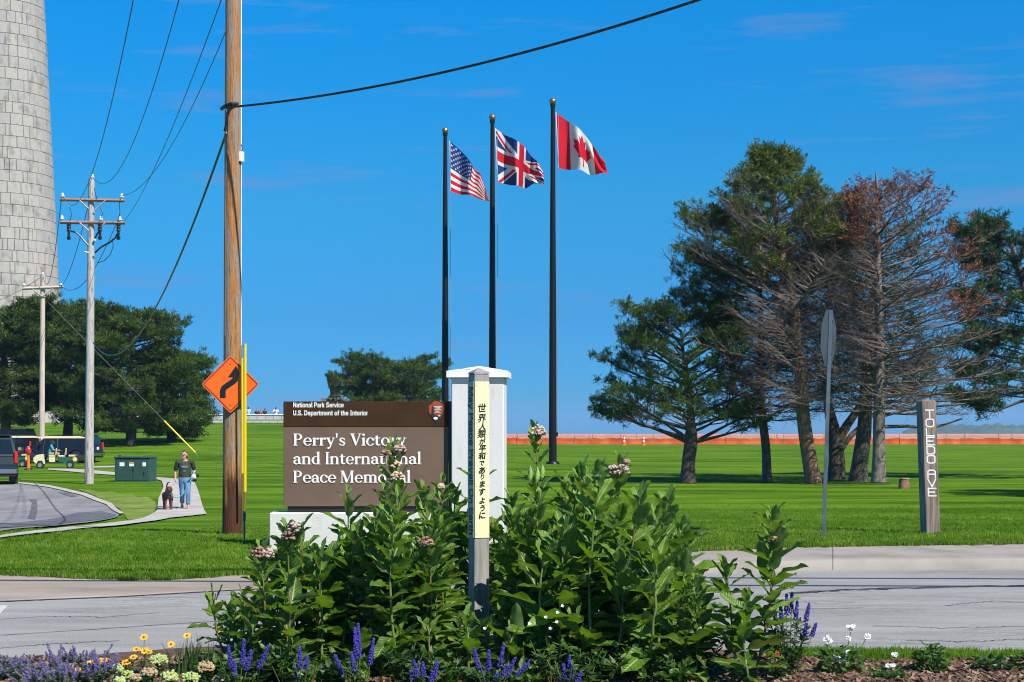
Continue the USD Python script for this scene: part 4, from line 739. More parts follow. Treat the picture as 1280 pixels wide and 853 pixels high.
# ------------------------------------------------------------------ flags and flagpoles
mat("pole_bronze", (0.010, 0.009, 0.009), rough=0.4, spec=0.25); mat("gold_ball", (0.42, 0.26, 0.10), rough=0.35, metallic=0.8); mat("halyard", (0.25, 0.3, 0.35), rough=0.6)
for nme, c, tr in (("flag_red", (0.70, 0.010, 0.03), (0.7, 0.02, 0.03)), ("flag_white", (0.80, 0.80, 0.80), (0.75, 0.75, 0.75)), ("flag_blue", (0.012, 0.045, 0.20), (0.02, 0.06, 0.3))): leafmat(nme, c, tuple(x * 0.92 for x in c), tr, scale=2, rough=0.7, tf=0.3, spec=0.2)
def flagpole(px, py_top, py_base, D, label):
    b = P(px, py_base, D); b[2] = float(ground(b[0], D)); top = P(px, py_top, D) - b
    t = thing("flagpole", label, "flagpole", b, group="flagpoles on the lawn"); H = top[2]
    obj("mast", tube([(0, 0, -0.2), (0, 0, H * 0.35), (0, 0, H - 0.25)], [0.19, 0.17, 0.10], 16), "pole_bronze", t, smooth=True)
    obj("collar", lathe([(0.34, 0), (0.30, 0.10), (0.2, 0.14), (0, 0.14)], 18), "pole_bronze", t, smooth=30); obj("truck", tube([(0, 0, H - 0.26), (0, 0, H - 0.12)], 0.13, 12), "pole_bronze", t, smooth=30)
    obj("ball", ball((0, 0, H), 0.165, 3), "gold_ball", t, smooth=True); obj("rope", tube([(0.27, -0.02, H - 0.6), (0.25, -0.02, 1.4)], 0.012, 4), "halyard", t)
    obj("cleat", box((0.2, -0.05, 1.4), (0.08, 0.05, 0.2), 0.01), "pole_bronze", t); return t
def cloth(quad, ripple, nu=220, nv=140):
    """quad: top-hoist, bottom-hoist, bottom-fly, top-fly curves given as world points (pixel lists with depth offsets)."""
    top, bot, D = quad; u = np.linspace(0, 1, nu); v = np.linspace(0, 1, nv)
    def curve(pts):
        q = np.array(pts, float); s = np.r_[0, np.cumsum(np.hypot(np.diff(q[:, 0]), np.diff(q[:, 1])))]; s /= s[-1]; return np.stack([PchipInterpolator(q[:, 3] if q.shape[1] > 3 else s, q[:, k])(u) for k in range(3)], 1)
    a, b = curve(top), curve(bot); G = a[:, None] * (1 - v)[None, :, None] + b[:, None] * v[None, :, None]
    dep = G[..., 2] + ripple(u[:, None], v[None, :]); Dm = D + dep
    return np.stack([(G[..., 0] - 640) / FPX * D, Dm, ZC + (HY - G[..., 1]) / FPX * D], -1)
def pieces(G, poly):
    """The cells of the cloth whose centres lie in the polygon (u right, v down)."""
    nu, nv = G.shape[:2]; uu, vv = np.meshgrid((np.arange(nu - 1) + .5) / (nu - 1), (np.arange(nv - 1) + .5) / (nv - 1), indexing="ij")
    import shapely
    m = shapely.contains_xy(poly, uu.ravel(), vv.ravel()); i, j = np.divmod(np.nonzero(m)[0], nv - 1); a = i * nv + j
    f = tri(np.stack([a, a + 1, a + nv + 1, a + nv], 1)); used, inv = np.unique(f, return_inverse=True); return G.reshape(-1, 3)[used], inv.reshape(-1, 3)
unit = sbox(0, 0, 1, 1)
def put(parent, G, name, poly, m):
    if poly.is_empty: return
    v, f = pieces(G, poly)
    if len(f): obj(name, (v, f), m, parent, smooth=True, world=True)
def star(cx, cy, r, asp): return Polygon([(cx + (r if i % 2 == 0 else r * 0.4) * math.sin(i * math.pi / 5) * asp, cy - (r if i % 2 == 0 else r * 0.4) * math.cos(i * math.pi / 5)) for i in range(10)])

flagpole(691, 127, 577, 76, "tallest-looking black flagpole with gold ball, rightmost, flying the maple leaf flag")
flagpole(615.5, 147, 575, 79.5, "middle black flagpole with gold ball behind the white pillar")
flagpole(556.5, 163.5, 573, 82.8, "leftmost black flagpole with gold ball behind the brown sign")
# stars and stripes: hangs slack, its fly end drooping
top = [(561.5, 176, 0), (574, 186, .25), (588, 203, -.2), (594, 212, .3), (600.5, 218, .1), (602.5, 223, .3), (612, 249.5, 0)]; top = [(a, b, c) for a, b, c in top]
bot = [(563, 238.5, 0), (576, 242.5, .3), (590, 245, -.1), (602, 248.5, .3), (612.6, 251, 0)]
G = cloth((top, bot, 82.8), lambda u, v: 0.22 * u * np.sin(7 * u + 2.2 * v) + 0.10 * u * np.sin(17 * u - 3 * v))
f1 = thing("flag", "red and white striped flag with starred blue canton hanging from the leftmost flagpole", "flag", G[0, 0])
can = sbox(0, 0, 0.47, 7 / 13); stars = []
for r_ in range(9):
    for c_ in range(6 if r_ % 2 == 0 else 5): stars.append(star(0.47 * ((1 if r_ % 2 == 0 else 2) + 2 * c_) / 12, 7 / 13 * (r_ + 1) / 10, 0.031, 0.62))
st = unary_union(stars)
for i in range(13): put(f1, G, "red_stripe" if i % 2 == 0 else "white_stripe", sbox(0.012, i / 13, 1, (i + 1) / 13).difference(can), "flag_red" if i % 2 == 0 else "flag_white")
put(f1, G, "canton", can.difference(st).intersection(sbox(0.012, 0, 1, 1)), "flag_blue")
for s_ in stars: put(f1, G, "star", s_, "flag_white")
put(f1, G, "hoist_band", sbox(0, 0, 0.012, 1), "flag_white")
# union flag
top = [(618.5, 160, 0), (630, 167, .2), (644, 176, -.3), (655, 184, .1), (664, 193, .4), (672, 202, .0), (679, 212, .3)]
bot = [(622, 227, 0), (634, 230, .3), (646, 233, -.2), (657, 232.5, .5), (668, 230, .1), (680, 231, .3)]
G = cloth((top, bot, 79.5), lambda u, v: 0.35 * u * np.sin(9 * u + 2.5 * v) + 0.2 * u ** 2 * np.sin(21 * u - 5 * v))
f2 = thing("flag", "blue flag with red and white crosses rippling from the middle flagpole", "flag", G[0, 0])
A2 = 2.0; S_ = lambda g: affinity.scale(g, 1 / A2, 1, origin=(0, 0))
ur = sbox(0, 0, 2, 1)
d1, d2 = LineString([(-.2, -.1), (2.2, 1.1)]), LineString([(-.2, 1.1), (2.2, -.1)])
wd = d1.buffer(0.1, cap_style="flat").union(d2.buffer(0.1, cap_style="flat")); rd = []
for l, sg in ((d1, 1), (d2, -1)):
    off = l.buffer(0.0667, cap_style="flat", single_sided=True), l.buffer(-0.0667, cap_style="flat", single_sided=True)
    rd.append(off[0].intersection(sbox(0, 0, 1, 1))); rd.append(off[1].intersection(sbox(1, 0, 2, 1)))
rd = unary_union(rd); wc = sbox(0, .5 - .167, 2, .5 + .167).union(sbox(1 - .167, 0, 1 + .167, 1)); rc = sbox(0, .4, 2, .6).union(sbox(.9, 0, 1.1, 1))
hb = sbox(0, 0, .03, 1)
put(f2, G, "hoist_band", S_(hb), "flag_white"); put(f2, G, "red_cross", S_(rc.difference(hb)), "flag_red"); put(f2, G, "white_cross", S_(wc.difference(rc).difference(hb)), "flag_white")
put(f2, G, "red_saltire", S_(rd.difference(wc).difference(hb)), "flag_red"); put(f2, G, "white_saltire", S_(wd.difference(rd).difference(wc).difference(hb)), "flag_white"); put(f2, G, "blue_field", S_(ur.difference(wd).difference(wc).difference(hb)), "flag_blue")
# maple leaf
top = [(694.5, 140, 0), (708, 149, .2), (722, 160, -.2), (733, 172, .2), (743, 184, .0), (752, 195, .3), (754.5, 196, .3)]
bot = [(698, 210, 0), (711, 211.5, .3), (725, 213.5, -.2), (738, 217, .3), (750, 216.5, 0), (761, 218, .2)]
G = cloth((top, bot, 76), lambda u, v: 0.30 * u * np.sin(8 * u + 2.2 * v) + 0.22 * u ** 2 * np.sin(19 * u - 6 * v))
f3 = thing("flag", "red and white flag with red maple leaf flying from the rightmost flagpole", "flag", G[0, 0])
ml = [(0, 1), (.18, .64), (.4, .76), (.30, .25), (.55, .5), (.62, .37), (.92, .43), (.82, .12), (.95, .03), (.48, -.36), (.53, -.53), (.06, -.46), (.045, -.95), (0, -.95)]
ml = Polygon(ml + [(-x, y) for x, y in ml[::-1]]).buffer(0); ml = affinity.translate(affinity.scale(ml, 0.20, -0.42, origin=(0, 0)), 0.5, 0.5)
hb = sbox(0, 0, .012, 1)
put(f3, G, "hoist_band", hb, "flag_white"); put(f3, G, "red_band", sbox(.012, 0, .25, 1), "flag_red"); put(f3, G, "red_band", sbox(.75, 0, 1, 1), "flag_red"); put(f3, G, "white_band", sbox(.25, 0, .75, 1).difference(ml), "flag_white"); put(f3, G, "maple_leaf", ml, "flag_red")

# ------------------------------------------------------------------ trees
mat("bark_dark", (0.050, 0.036, 0.028), (0.13, 0.10, 0.08), scale=5, rough=0.9, bump=0.8, stretch=(3, 3, .8), detail=5, bdist=0.04)
mat("bark_grey", (0.12, 0.097, 0.084), (0.28, 0.235, 0.21), scale=5, rough=0.9, bump=0.8, stretch=(3, 3, .9), detail=5, bdist=0.04)
mat("bark_brown", (0.075, 0.056, 0.046), (0.20, 0.16, 0.135), scale=5, rough=0.9, bump=0.8, stretch=(3, 3, .9), detail=5, bdist=0.04)
mat("bark_orange", (0.12, 0.072, 0.048), (0.31, 0.175, 0.105), scale=4, rough=0.9, bump=0.8, stretch=(3, 3, .9), detail=5, bdist=0.04)
mat("twig_brown", (0.060, 0.042, 0.034), (0.13, 0.098, 0.084), scale=1.2, rough=0.9); mat("dead_twig", (0.085, 0.060, 0.048), (0.20, 0.152, 0.128), scale=1.2, rough=0.9); mat("dead_twig_dark", (0.065, 0.048, 0.042), (0.13, 0.10, 0.09), scale=1.2, rough=0.9)
leafmat("needle_green", (0.024, 0.060, 0.010), (0.080, 0.140, 0.020), (0.07, 0.15, 0.015), scale=0.9, rough=0.5, tf=0.25, spec=0.35)
leafmat("needle_olive", (0.042, 0.078, 0.010), (0.135, 0.165, 0.025), (0.13, 0.18, 0.02), scale=0.8, rough=0.5, tf=0.25, spec=0.35)
leafmat("needle_deep", (0.014, 0.048, 0.014), (0.045, 0.105, 0.024), (0.05, 0.12, 0.02), scale=0.7, rough=0.5, tf=0.2, spec=0.35)
leafmat("needle_dark", (0.018, 0.048, 0.005), (0.090, 0.140, 0.014), (0.05, 0.12, 0.015), scale=0.6, rough=0.5, tf=0.22, spec=0.25)
leafmat("needle_rust", (0.17, 0.062, 0.036), (0.28, 0.125, 0.078), (0.28, 0.06, 0.02), scale=1.1, rough=0.7, tf=0.2, spec=0.2)
def nrm(v): return v / (np.linalg.norm(v, axis=-1, keepdims=True) + 1e-9)
class Grow:
    def __init__(s, seed): s.r = np.random.default_rng(seed); s.p0, s.p1, s.a, s.b, s.tip, s.td, s.q0, s.q1 = [], [], [], [], [], [], [], []
    def path(s, pts, r0, r1):
        n = len(pts) - 1
        for k in range(n): s.p0.append(pts[k]); s.p1.append(pts[k + 1]); s.a.append(r0 + (r1 - r0) * k / n); s.b.append(r0 + (r1 - r0) * (k + 1) / n)
    def limb(s, o, az, L, elev, curl, nb=8, twigs=3, r0=None, tipfrom=0.35, side=0.42, sag=0.0, tl=0.32, flat=1.0):
        r = s.r; n = 7; r0 = r0 or (0.012 + 0.013 * L); p = [np.array(o, float)]; a = az
        for k in range(n):
            e = elev + curl * k / n; a += r.normal(0, 0.09); d = np.array([math.cos(a) * math.cos(e), math.sin(a) * math.cos(e), math.sin(e)]); p.append(p[-1] + d * L / n + [0, 0, -sag * L * (k / n) * 0.1])
        p = np.array(p); s.path(p, r0, 0.007)
        for b in range(nb):
            t = tipfrom + (1 - tipfrom) * (b + r.random()) / nb; k = min(int(t * n), n - 1); q = p[k] + (p[k + 1] - p[k]) * (t * n - k); d = nrm(p[k + 1] - p[k])
            sd = np.array([-d[1], d[0], 0]) * (1 if b % 2 else -1); dd = nrm(d * r.uniform(.3, .9) + sd * r.uniform(.5, 1.0) + np.array([0, 0, r.uniform(-.1, .35) * flat])); l = L * side * (1.12 - t) * r.uniform(.7, 1.2) + 0.2
            m = q + dd * l * .5 + r.normal(0, .04, 3); e2 = q + dd * l + np.array([0, 0, r.uniform(0, .12) * l]); s.path([q, m, e2], r0 * .35 + .004, 0.004)
            s.tip.append(e2); s.td.append(dd)
            for w in range(twigs):
                tt = r.uniform(.25, .95); c = q + (e2 - q) * tt; td = nrm(dd + r.normal(0, .7, 3) * [1, 1, flat] + [0, 0, .25 * flat]); f = c + td * r.uniform(.5, 1.2) * tl; s.q0.append(c); s.q1.append(f); s.tip.append(f); s.td.append(td)
        s.tip.append(p[-1]); s.td.append(nrm(p[-1] - p[-2]))
    def wood(s, n=4): return segs(s.p0, s.p1, s.a, s.b, n)
    def twigs(s): return segs(s.q0, s.q1, np.full(len(s.q0), .0048), np.full(len(s.q0), .0026), 3)
    def clear(s): s.p0, s.p1, s.a, s.b = [], [], [], []
def needles(tips, dirs, K, L, W, r, up=0.4, spread=0.75):
    T, D = np.repeat(np.array(tips), K, 0), np.repeat(np.array(dirs), K, 0); N = len(T)
    d = nrm(D * 0.55 + r.normal(0, spread, (N, 3)) + [0, 0, up]); l = L * r.uniform(.55, 1.15, N)[:, None]; w = nrm(np.cross(d, r.normal(0, 1, (N, 3)))) * W * r.uniform(.7, 1.3, N)[:, None]
    p = T + r.normal(0, L * .22, (N, 3)); V = np.stack([p, p + d * l * .5 + w, p + d * l, p + d * l * .5 - w], 1).reshape(-1, 3); i = np.arange(N)[:, None] * 4
    return V, np.vstack([i + [[0, 1, 2]], i + [[0, 2, 3]]])
def trunk_mesh(pts, rad, n=14, rough=0.07, seed=1):
    rad = [x * .90 for x in rad]
    q = np.array(pts, float); t = np.linspace(0, 1, max(10, len(q) * 8)); s = np.linspace(0, 1, len(q)); c = np.stack([PchipInterpolator(s, q[:, k])(t) for k in range(3)], 1); v, f = tube(c, PchipInterpolator(s, rad)(t), n)
    cc = np.vstack([np.repeat(c, n, 0), c[0], c[-1]]); o = v - cc; return cc + o * (1 + rough * 2 * (meshkit.fbm(v * [4, 4, 1.5] + seed * 7, 3) - .5))[:, None], f
def trunk_at(pts, z):
    q = np.array(pts, float); return np.array([np.interp(z, q[:, 2], q[:, 0]), np.interp(z, q[:, 2], q[:, 1]), z])
def tree(name, label, base, trunk, rad, bark, group=None): 
    t = thing(name, label, "tree", base, group=group); obj("trunk", trunk_mesh(trunk, rad, seed=len(label)), bark, t, smooth=True); return t
def px_trunk(base, D, pts): return [tuple(P(a, b, D) - base + [0, dy, 0]) for a, b, dy in pts]
GR = "pines standing on the lawn at right"
def ab(px, D): x = (px - 640) / FPX * D; return np.array([x, D, float(ground(x, D))])
GA = 2.39996
# 1: small green pine at the left of the clump
D = 50.0; b = ab(860, D); tk = px_trunk(b, D, [(860, 606, 0), (860.5, 580, 0), (864, 548, 0), (864, 520, .1), (858, 470, .2), (852, 412, .1)])
t = tree("pine_tree", "spreading green pine at the left end of the clump of pines", b, tk, [.30, .24, .22, .14, .09, .03], "bark_dark", GR)
g = Grow(21)
for i in range(34):
    z = 1.25 + 3.6 * (i / 34) ** 1.0; az = i * GA + g.r.normal(0, .3); f = (z - 1.25) / 3.6; L = (3.3 if math.cos(az) < 0 else 2.7) * math.sqrt(max(0.12, 1 - max(0, (f - .2) / .85) ** 2)) * g.r.uniform(.65, 1.1)
    g.limb(trunk_at(tk, z), az, L, .22 + .30 * f, .12, nb=10, twigs=4, tipfrom=.40, r0=.022 + .016 * L, flat=.6)
g.limb(trunk_at(tk, 1.25), 3.14, 3.1, .42, -.25, nb=12, twigs=4, tipfrom=.45, r0=.085); g.limb(trunk_at(tk, 1.2), .1, 2.3, .5, -.1, nb=10, twigs=4, tipfrom=.5, r0=.075); g.limb(trunk_at(tk, 1.3), 3.5, 3.0, .6, -.2, nb=12, twigs=4, tipfrom=.4, r0=.07)
obj("branches", g.wood(), "bark_dark", t); obj("twigs", g.twigs(), "bark_dark", t); obj("crown", needles(g.tip, g.td, 24, .17, .0125, g.r, spread=.9), "needle_green", t)
tree1 = t
# 2: slim trunk, mostly bare
D = 51.0; b = ab(957, D); tk = px_trunk(b, D, [(959, 609, 0), (958, 570, 0), (953, 520, 0), (950, 480, 0), (952, 400, .1), (948, 330, 0)])
t = tree("pine_tree", "slim bare pine between the small green pine and the orange barked one", b, tk, [.185, .155, .145, .13, .09, .03], "bark_brown", GR)
g = Grow(22)
for i in range(54):
    z = 2.0 + 4.8 * i / 54; az = i * GA + g.r.normal(0, .4); f = (z - 2) / 4.8; L = (3.0 if math.cos(az) < 0 else 2.0) * (1.05 - .55 * f) * g.r.uniform(.6, 1.05); g.limb(trunk_at(tk, z), az, L, -.12 + .4 * f, .35, nb=15, twigs=7, tipfrom=.15, r0=.012 + .010 * L, tl=.48)
obj("branches", g.wood(3), "dead_twig", t); obj("twigs", g.twigs(), "twig_brown", t)
# 3: tall orange-barked pine with a green top and dead lower limbs
D = 49.0; b = ab(1019, D); tk = px_trunk(b, D, [(1019, 613, 0), (1012, 575, 0), (1004, 520, 0), (999, 450, 0), (992, 380, 0), (975, 300, .1), (966, 235, .1), (962, 185, 0)])
t = tree("pine_tree", "tallest pine with orange bark, a green top and dead grey lower limbs", b, tk, [.31, .255, .23, .20, .16, .11, .07, .03], "bark_orange", GR)
g = Grow(23)
for i in range(66):
    z = 2.3 + 5.3 * i / 66; az = i * GA + g.r.normal(0, .4); f = (z - 2.3) / 5.3; L = (4.0 if math.cos(az) < 0 else 2.6) * (.7 + .35 * math.sin(f * 3)) * g.r.uniform(.6, 1.05); g.limb(trunk_at(tk, z), az, L, -.05 + .55 * f, .3, nb=15, twigs=7, tipfrom=.15, r0=.013 + .010 * L, tl=.50)
obj("dead_branches", g.wood(3), "dead_twig", t, label="bare grey lower limbs"); obj("dead_twigs", g.twigs(), "twig_brown", t)
g = Grow(24)
for i in range(44):
    z = 5.9 + 4.05 * i / 44; az = i * GA + g.r.normal(0, .35); f = (z - 5.9) / 4.05; L = (2.9 if math.cos(az) < 0 else 2.5) * (1 - f) ** .55 * g.r.uniform(.55, 1.08); g.limb(trunk_at(tk, z), az, L, .22 + .35 * f, .25, nb=9, twigs=4, tipfrom=.38, r0=.018 + .013 * L, flat=.6)
for (px, py, L, az) in ((905, 345, 1.1, 3.3), (890, 365, 1.2, 3.0), (880, 390, 1.0, 3.4), (915, 395, 1.3, 2.8), (930, 360, 1.2, 3.6), (900, 300, 1.2, 3.1), (895, 285, 1.1, 2.7), (1035, 290, 1.3, .2), (1045, 305, 1.1, -.3), (1020, 330, 1.4, .3), (1030, 270, 1.1, .1), (885, 330, 1.0, 3.0), (905, 420, 1.2, 3.1), (925, 430, 1.3, 2.6), (1010, 350, 1.3, .5)):
    o = P(px, py, D + g.r.uniform(.3, 1.6)) - b; q = trunk_at(tk, o[2] - .7); g.path([q, (q + o) / 2 + [0, 0, -.1], o], .05, .025); g.limb(o, az, L, .3, .4, nb=7, twigs=4, tipfrom=.0, r0=.025); g.limb(o, az + 1.5, L * .7, .4, .4, nb=6, twigs=4, tipfrom=.0, r0=.02); g.limb(o, az - 1.5, L * .7, .4, .4, nb=6, twigs=4, tipfrom=.0, r0=.02)
obj("branches", g.wood(), "bark_orange", t); obj("twigs", g.twigs(), "bark_dark", t); obj("crown", needles(g.tip, g.td, 22, .18, .0125, g.r, spread=.9), "needle_olive", t)
# 4: dark forked pine behind
D = 54.0; b = ab(1046, D); tk = px_trunk(b, D, [(1046, 606, 0), (1046, 575, 0), (1044, 548, 0), (1036, 500, .2), (1034, 440, .3), (1040, 360, .3)])
t = tree("pine_tree", "dark pine with a low forked trunk behind the orange barked one", b, tk, [.36, .30, .26, .17, .12, .05], "bark_dark", GR)
fk = px_trunk(b, D, [(1046, 556, 0), (1056, 535, -.1), (1072, 512, 0), (1090, 480, .2), (1105, 430, .2)]); obj("fork", trunk_mesh(fk, [.2, .17, .14, .10, .05]), "bark_dark", t, smooth=True)
fk2 = px_trunk(b, D, [(1049, 566, 0), (1062, 548, .1), (1082, 530, .3), (1110, 505, .5)]); obj("fork", trunk_mesh(fk2, [.13, .11, .09, .05]), "bark_dark", t, smooth=True)
g = Grow(25)
for i in range(44):
    z = 2.6 + 4.2 * i / 44; az = i * GA + g.r.normal(0, .3); f = (z - 2.6) / 4.2; src = tk if i % 2 else fk; L = (2.7 if i % 2 else 3.1) * (1.0 - .35 * f) * g.r.uniform(.6, 1.05); g.limb(trunk_at(src, min(z, np.array(src)[-1, 2])) if i % 2 or z < 3.6 else trunk_at(tk, z), az, L, .1 + .4 * f, .3, nb=9, twigs=3, tipfrom=.35)
obj("branches", g.wood(3), "dead_twig_dark", t); obj("twigs", g.twigs(), "twig_brown", t); obj("crown", needles(g.tip, g.td, 14, .18, .0125, g.r), "needle_deep", t)
# 5: stout dark trunk leaning right
D = 51.5; b = ab(1074, D); tk = px_trunk(b, D, [(1072, 607, 0), (1075, 580, 0), (1080, 540, 0), (1083, 500, .1), (1088, 440, .4), (1096, 360, .5), (1104, 300, .5)])
t = tree("pine_tree", "stout dark trunked pine leaning right just left of the pale dead pine", b, tk, [.37, .30, .26, .23, .18, .11, .05], "bark_brown", GR)
g = Grow(26)
for i in range(48):
    z = 2.5 + 5.2 * i / 48; az = i * GA + g.r.normal(0, .3); f = (z - 2.5) / 5.2; L = (2.6 if math.cos(az) < 0 else 3.5) * (1.0 - .5 * f) * g.r.uniform(.6, 1.05); g.limb(trunk_at(tk, z), az, L, .0 + .4 * f, .35, nb=9, twigs=3, tipfrom=.3)
obj("branches", g.wood(3), "dead_twig_dark", t); obj("twigs", g.twigs(), "twig_brown", t); obj("crown", needles(g.tip, g.td, 10, .18, .0125, g.r), "needle_deep", t)
# 6: pale dead pine with rust-coloured needles left at the top
D = 48.5; b = ab(1098, D); tk = px_trunk(b, D, [(1098, 604, 0), (1098.5, 570, 0), (1099, 500, 0), (1099, 420, 0), (1097, 330, 0), (1096, 260, 0), (1095, 215, 0)])
t = tree("dead_pine", "dead pine with pale straight trunk and rust red needles left at its top", b, tk, [.28, .215, .185, .16, .12, .07, .03], "bark_grey", None)
g = Grow(27)
for i in range(96):
    z = 2.2 + 6.6 * (i / 96); az = i * GA + g.r.normal(0, .3); f = (z - 2.2) / 6.6; L = ((2.2 if math.cos(az) < -.2 else 4.1) * min(1.0, (1.02 - f) / .5) ** .6 + .15) * g.r.uniform(.6, 1.06); g.limb(trunk_at(tk, z), az, L, -.08 + .5 * f, .32, nb=15 if f < .6 else 10, twigs=7 if f < .6 else 3, tipfrom=.12 if f < .6 else .3, r0=.012 + .010 * L, tl=.44 if f < .6 else .32, sag=.2)
    if i == 62: k0 = len(g.tip)
g.path([trunk_at(tk, 1.75), trunk_at(tk, 1.75) + [.9, 0, .02], trunk_at(tk, 1.75) + [1.6, 0, -.05], trunk_at(tk, 1.75) + [2.5, -.1, .25]], .07, .03); g.path([trunk_at(tk, 2.05), trunk_at(tk, 2.05) + [1.0, 0, .25], trunk_at(tk, 2.05) + [2.6, 0, .4]], .06, .03)
obj("branches", g.wood(3), "dead_twig", t); obj("twigs", g.twigs(), "twig_brown", t)
tp, td = np.array(g.tip), np.array(g.td); sel = (np.arange(len(tp)) >= k0) & (g.r.random(len(tp)) < np.clip((tp[:, 2] - 6.2) / 2.4, .03, .36)) | ((tp[:, 0] > 1.4) & (tp[:, 2] > 5.0) & (tp[:, 2] < 7.9) & (g.r.random(len(tp)) < .20))
obj("crown", needles(tp[sel], td[sel], 13, .16, .016, g.r, up=.3, spread=.9), "needle_rust", t, label="rust red dead needles")
# 7: dark green pine at the right edge
D = 55.0; b = ab(1316, D); tk = px_trunk(b, D, [(1316, 602, 0), (1312, 540, 0), (1300, 460, 0), (1285, 380, 0), (1262, 300, 0)])
t = tree("pine_tree", "deep green pine at the right edge behind the dead pine", b, tk, [.38, .32, .25, .16, .05], "bark_dark", GR)
g = Grow(28)
for i in range(52):
    z = 2.7 + 5.1 * i / 52; az = i * GA + g.r.normal(0, .3); f = (z - 2.7) / 5.1; L = (3.2 if math.cos(az) < 0 else 3.4) * math.sqrt(max(.06, 1 - (f - .1) ** 2)) * g.r.uniform(.55, 1.05); g.limb(trunk_at(tk, z), az, L, -.05 + .4 * f, .3, nb=9, twigs=4, tipfrom=.42, flat=.6)
for (px, py, L) in ((1195, 505, .9), (1218, 515, .8), (1205, 475, 1.1), (1200, 300, .9), (1215, 330, 1.2), (1208, 380, 1.1), (1230, 290, 1.0), (1215, 430, 1.0)):
    o = P(px + 25, py, D - .5) - b; q = trunk_at(tk, min(o[2] + .5, 7.5)); g.path([q, (q + o) / 2 + [0, 0, .1], o], .07, .035); g.limb(o, 3.1, L, .1, .5, nb=8, twigs=4, tipfrom=0, r0=.03); g.limb(o, 2.2, L * .8, .2, .4, nb=6, twigs=4, tipfrom=0, r0=.02); g.limb(o, 4.0, L * .8, .2, .4, nb=6, twigs=4, tipfrom=0, r0=.02)
obj("branches", g.wood(), "bark_dark", t); obj("twigs", g.twigs(), "bark_dark", t); obj("crown", needles(g.tip, g.td, 22, .19, .014, g.r, spread=.9), "needle_deep", t)
# sawn stump
sb = hit(1130, 611); sp = thing("tree_stump", "small sawn tree stump on the lawn beside the dead pine", "stump", sb); k = sb[1] / FPX; mat("cut_wood", (0.46, 0.24, 0.12), (0.58, 0.34, 0.19), scale=6, rough=0.8)
obj("bark", trunk_mesh([(0, 0, -.1), (0, 0, .15), (.01, 0, 12.3 * k)], [.20, .165, .15], 16, .1), "bark_orange", sp, smooth=40); obj("cut_face", lathe([(0, 0), (.148, 0), (.145, .012), (0, .014)], 16)[0:1] and move(lathe([(0, 0), (.150, 0), (.146, .012), (0, .014)], 16), (.01, 0, 12.3 * k)), "cut_wood", sp)
ps = hit(1092, 611)

dup(tree1, (16.9, 38.2, float(ground(16.9, 38.2))), 140, "green pine standing out of the picture to the right, casting its shadow on the lawn", scale=1.12)
# big dark conifers on the left
def big_pine(label, px, D, top, spec, seed, K=17, LN=.34, wd=.026, matn="needle_dark", stems=1, dens=.62, zlo=.08, group="dark conifers at left"):
    """spec: (height fraction, left radius, right radius) in metres; foliage in flat pads on each limb."""
    b = ab(px, D); H = ZC + (HY - top) / FPX * D - b[2]; tk = [(0, 0, -.2), (.1, 0, H * .3), (-.1, .2, H * .6), (.1, 0, H * .90)]
    t = tree("pine_tree", label, b, tk, [.42, .34, .24, .06], "bark_dark", group); g = Grow(seed); s = np.array(spec); nl = int(H * 6.5)
    for i in range(nl):
        f = zlo + (.90 - zlo) * (i + g.r.random()) / nl; az = i * GA + g.r.normal(0, .25); R = np.interp(f, s[:, 0], s[:, 1] if math.cos(az) < 0 else s[:, 2]); Rb = min(np.interp(f, s[:, 0], s[:, 1]), np.interp(f, s[:, 0], s[:, 2])); c = math.cos(az) ** 2; L = (R * c + min(R, Rb * 1.1) * (1 - c)) * (g.r.uniform(.82, 1.03) if i % 3 else g.r.uniform(.5, .9))
        g.limb(trunk_at(tk, f * H), az, max(L, .5), .0 + .26 * f ** 2, .12, nb=int(9 + L * 2.4), twigs=4, tipfrom=.25, side=.26, r0=.03 + .014 * L, tl=dens, flat=.35)
    obj("branches", g.wood(3), "bark_dark", t); obj("crown", needles(g.tip, g.td, K, LN, wd, g.r, up=.6, spread=.6), matn, t); return t
big_pine("broad dark conifer spreading over the slope right of the grey pole", 163, 113, 383, [(0, 5.0, 3.2), (.12, 5.5, 4.6), (.22, 6, 5.3), (.33, 6, 4.4), (.42, 6, 5.6), (.52, 6, 6.0), (.62, 5.5, 5.6), (.72, 5, 4.6), (.82, 4.4, 3.4), (.92, 3.4, 2.2), (1, 1.4, 1.0)], 41)
big_pine("dark conifer between the two thin utility poles", 84, 120, 376, [(0, 3.2, 4.5), (.3, 3.4, 5), (.6, 4.4, 5), (.8, 4.2, 4.4), (.92, 2.8, 3.2), (1, 1.0, 1.4)], 42, zlo=.2)
big_pine("dark conifer cut by the left edge of the picture", 6, 116, 370, [(0, 4.6, 3.4), (.25, 5, 3.0), (.4, 5, 3.6), (.6, 5, 5.0), (.75, 4.8, 5.2), (.9, 3.6, 3.6), (1, 1.0, 1.2)], 43, zlo=.12)
big_pine("low dark conifer by the white wall with a branch reaching right", 214, 119, 436, [(0, 2.6, 2.5), (.3, 3, 3.1), (.5, 3.2, 3.6), (.7, 3, 3.0), (.9, 1.8, 1.8), (1, .6, .6)], 44, zlo=.05)
big_pine("flat topped dark pine behind the brown sign", 486, 140, 451, [(0, 3.6, 3.6), (.25, 4.4, 4.4), (.5, 5.2, 5.0), (.7, 5.5, 5.2), (.85, 5.0, 4.7), (1, 3.0, 2.6)], 45, zlo=.33, group=None)
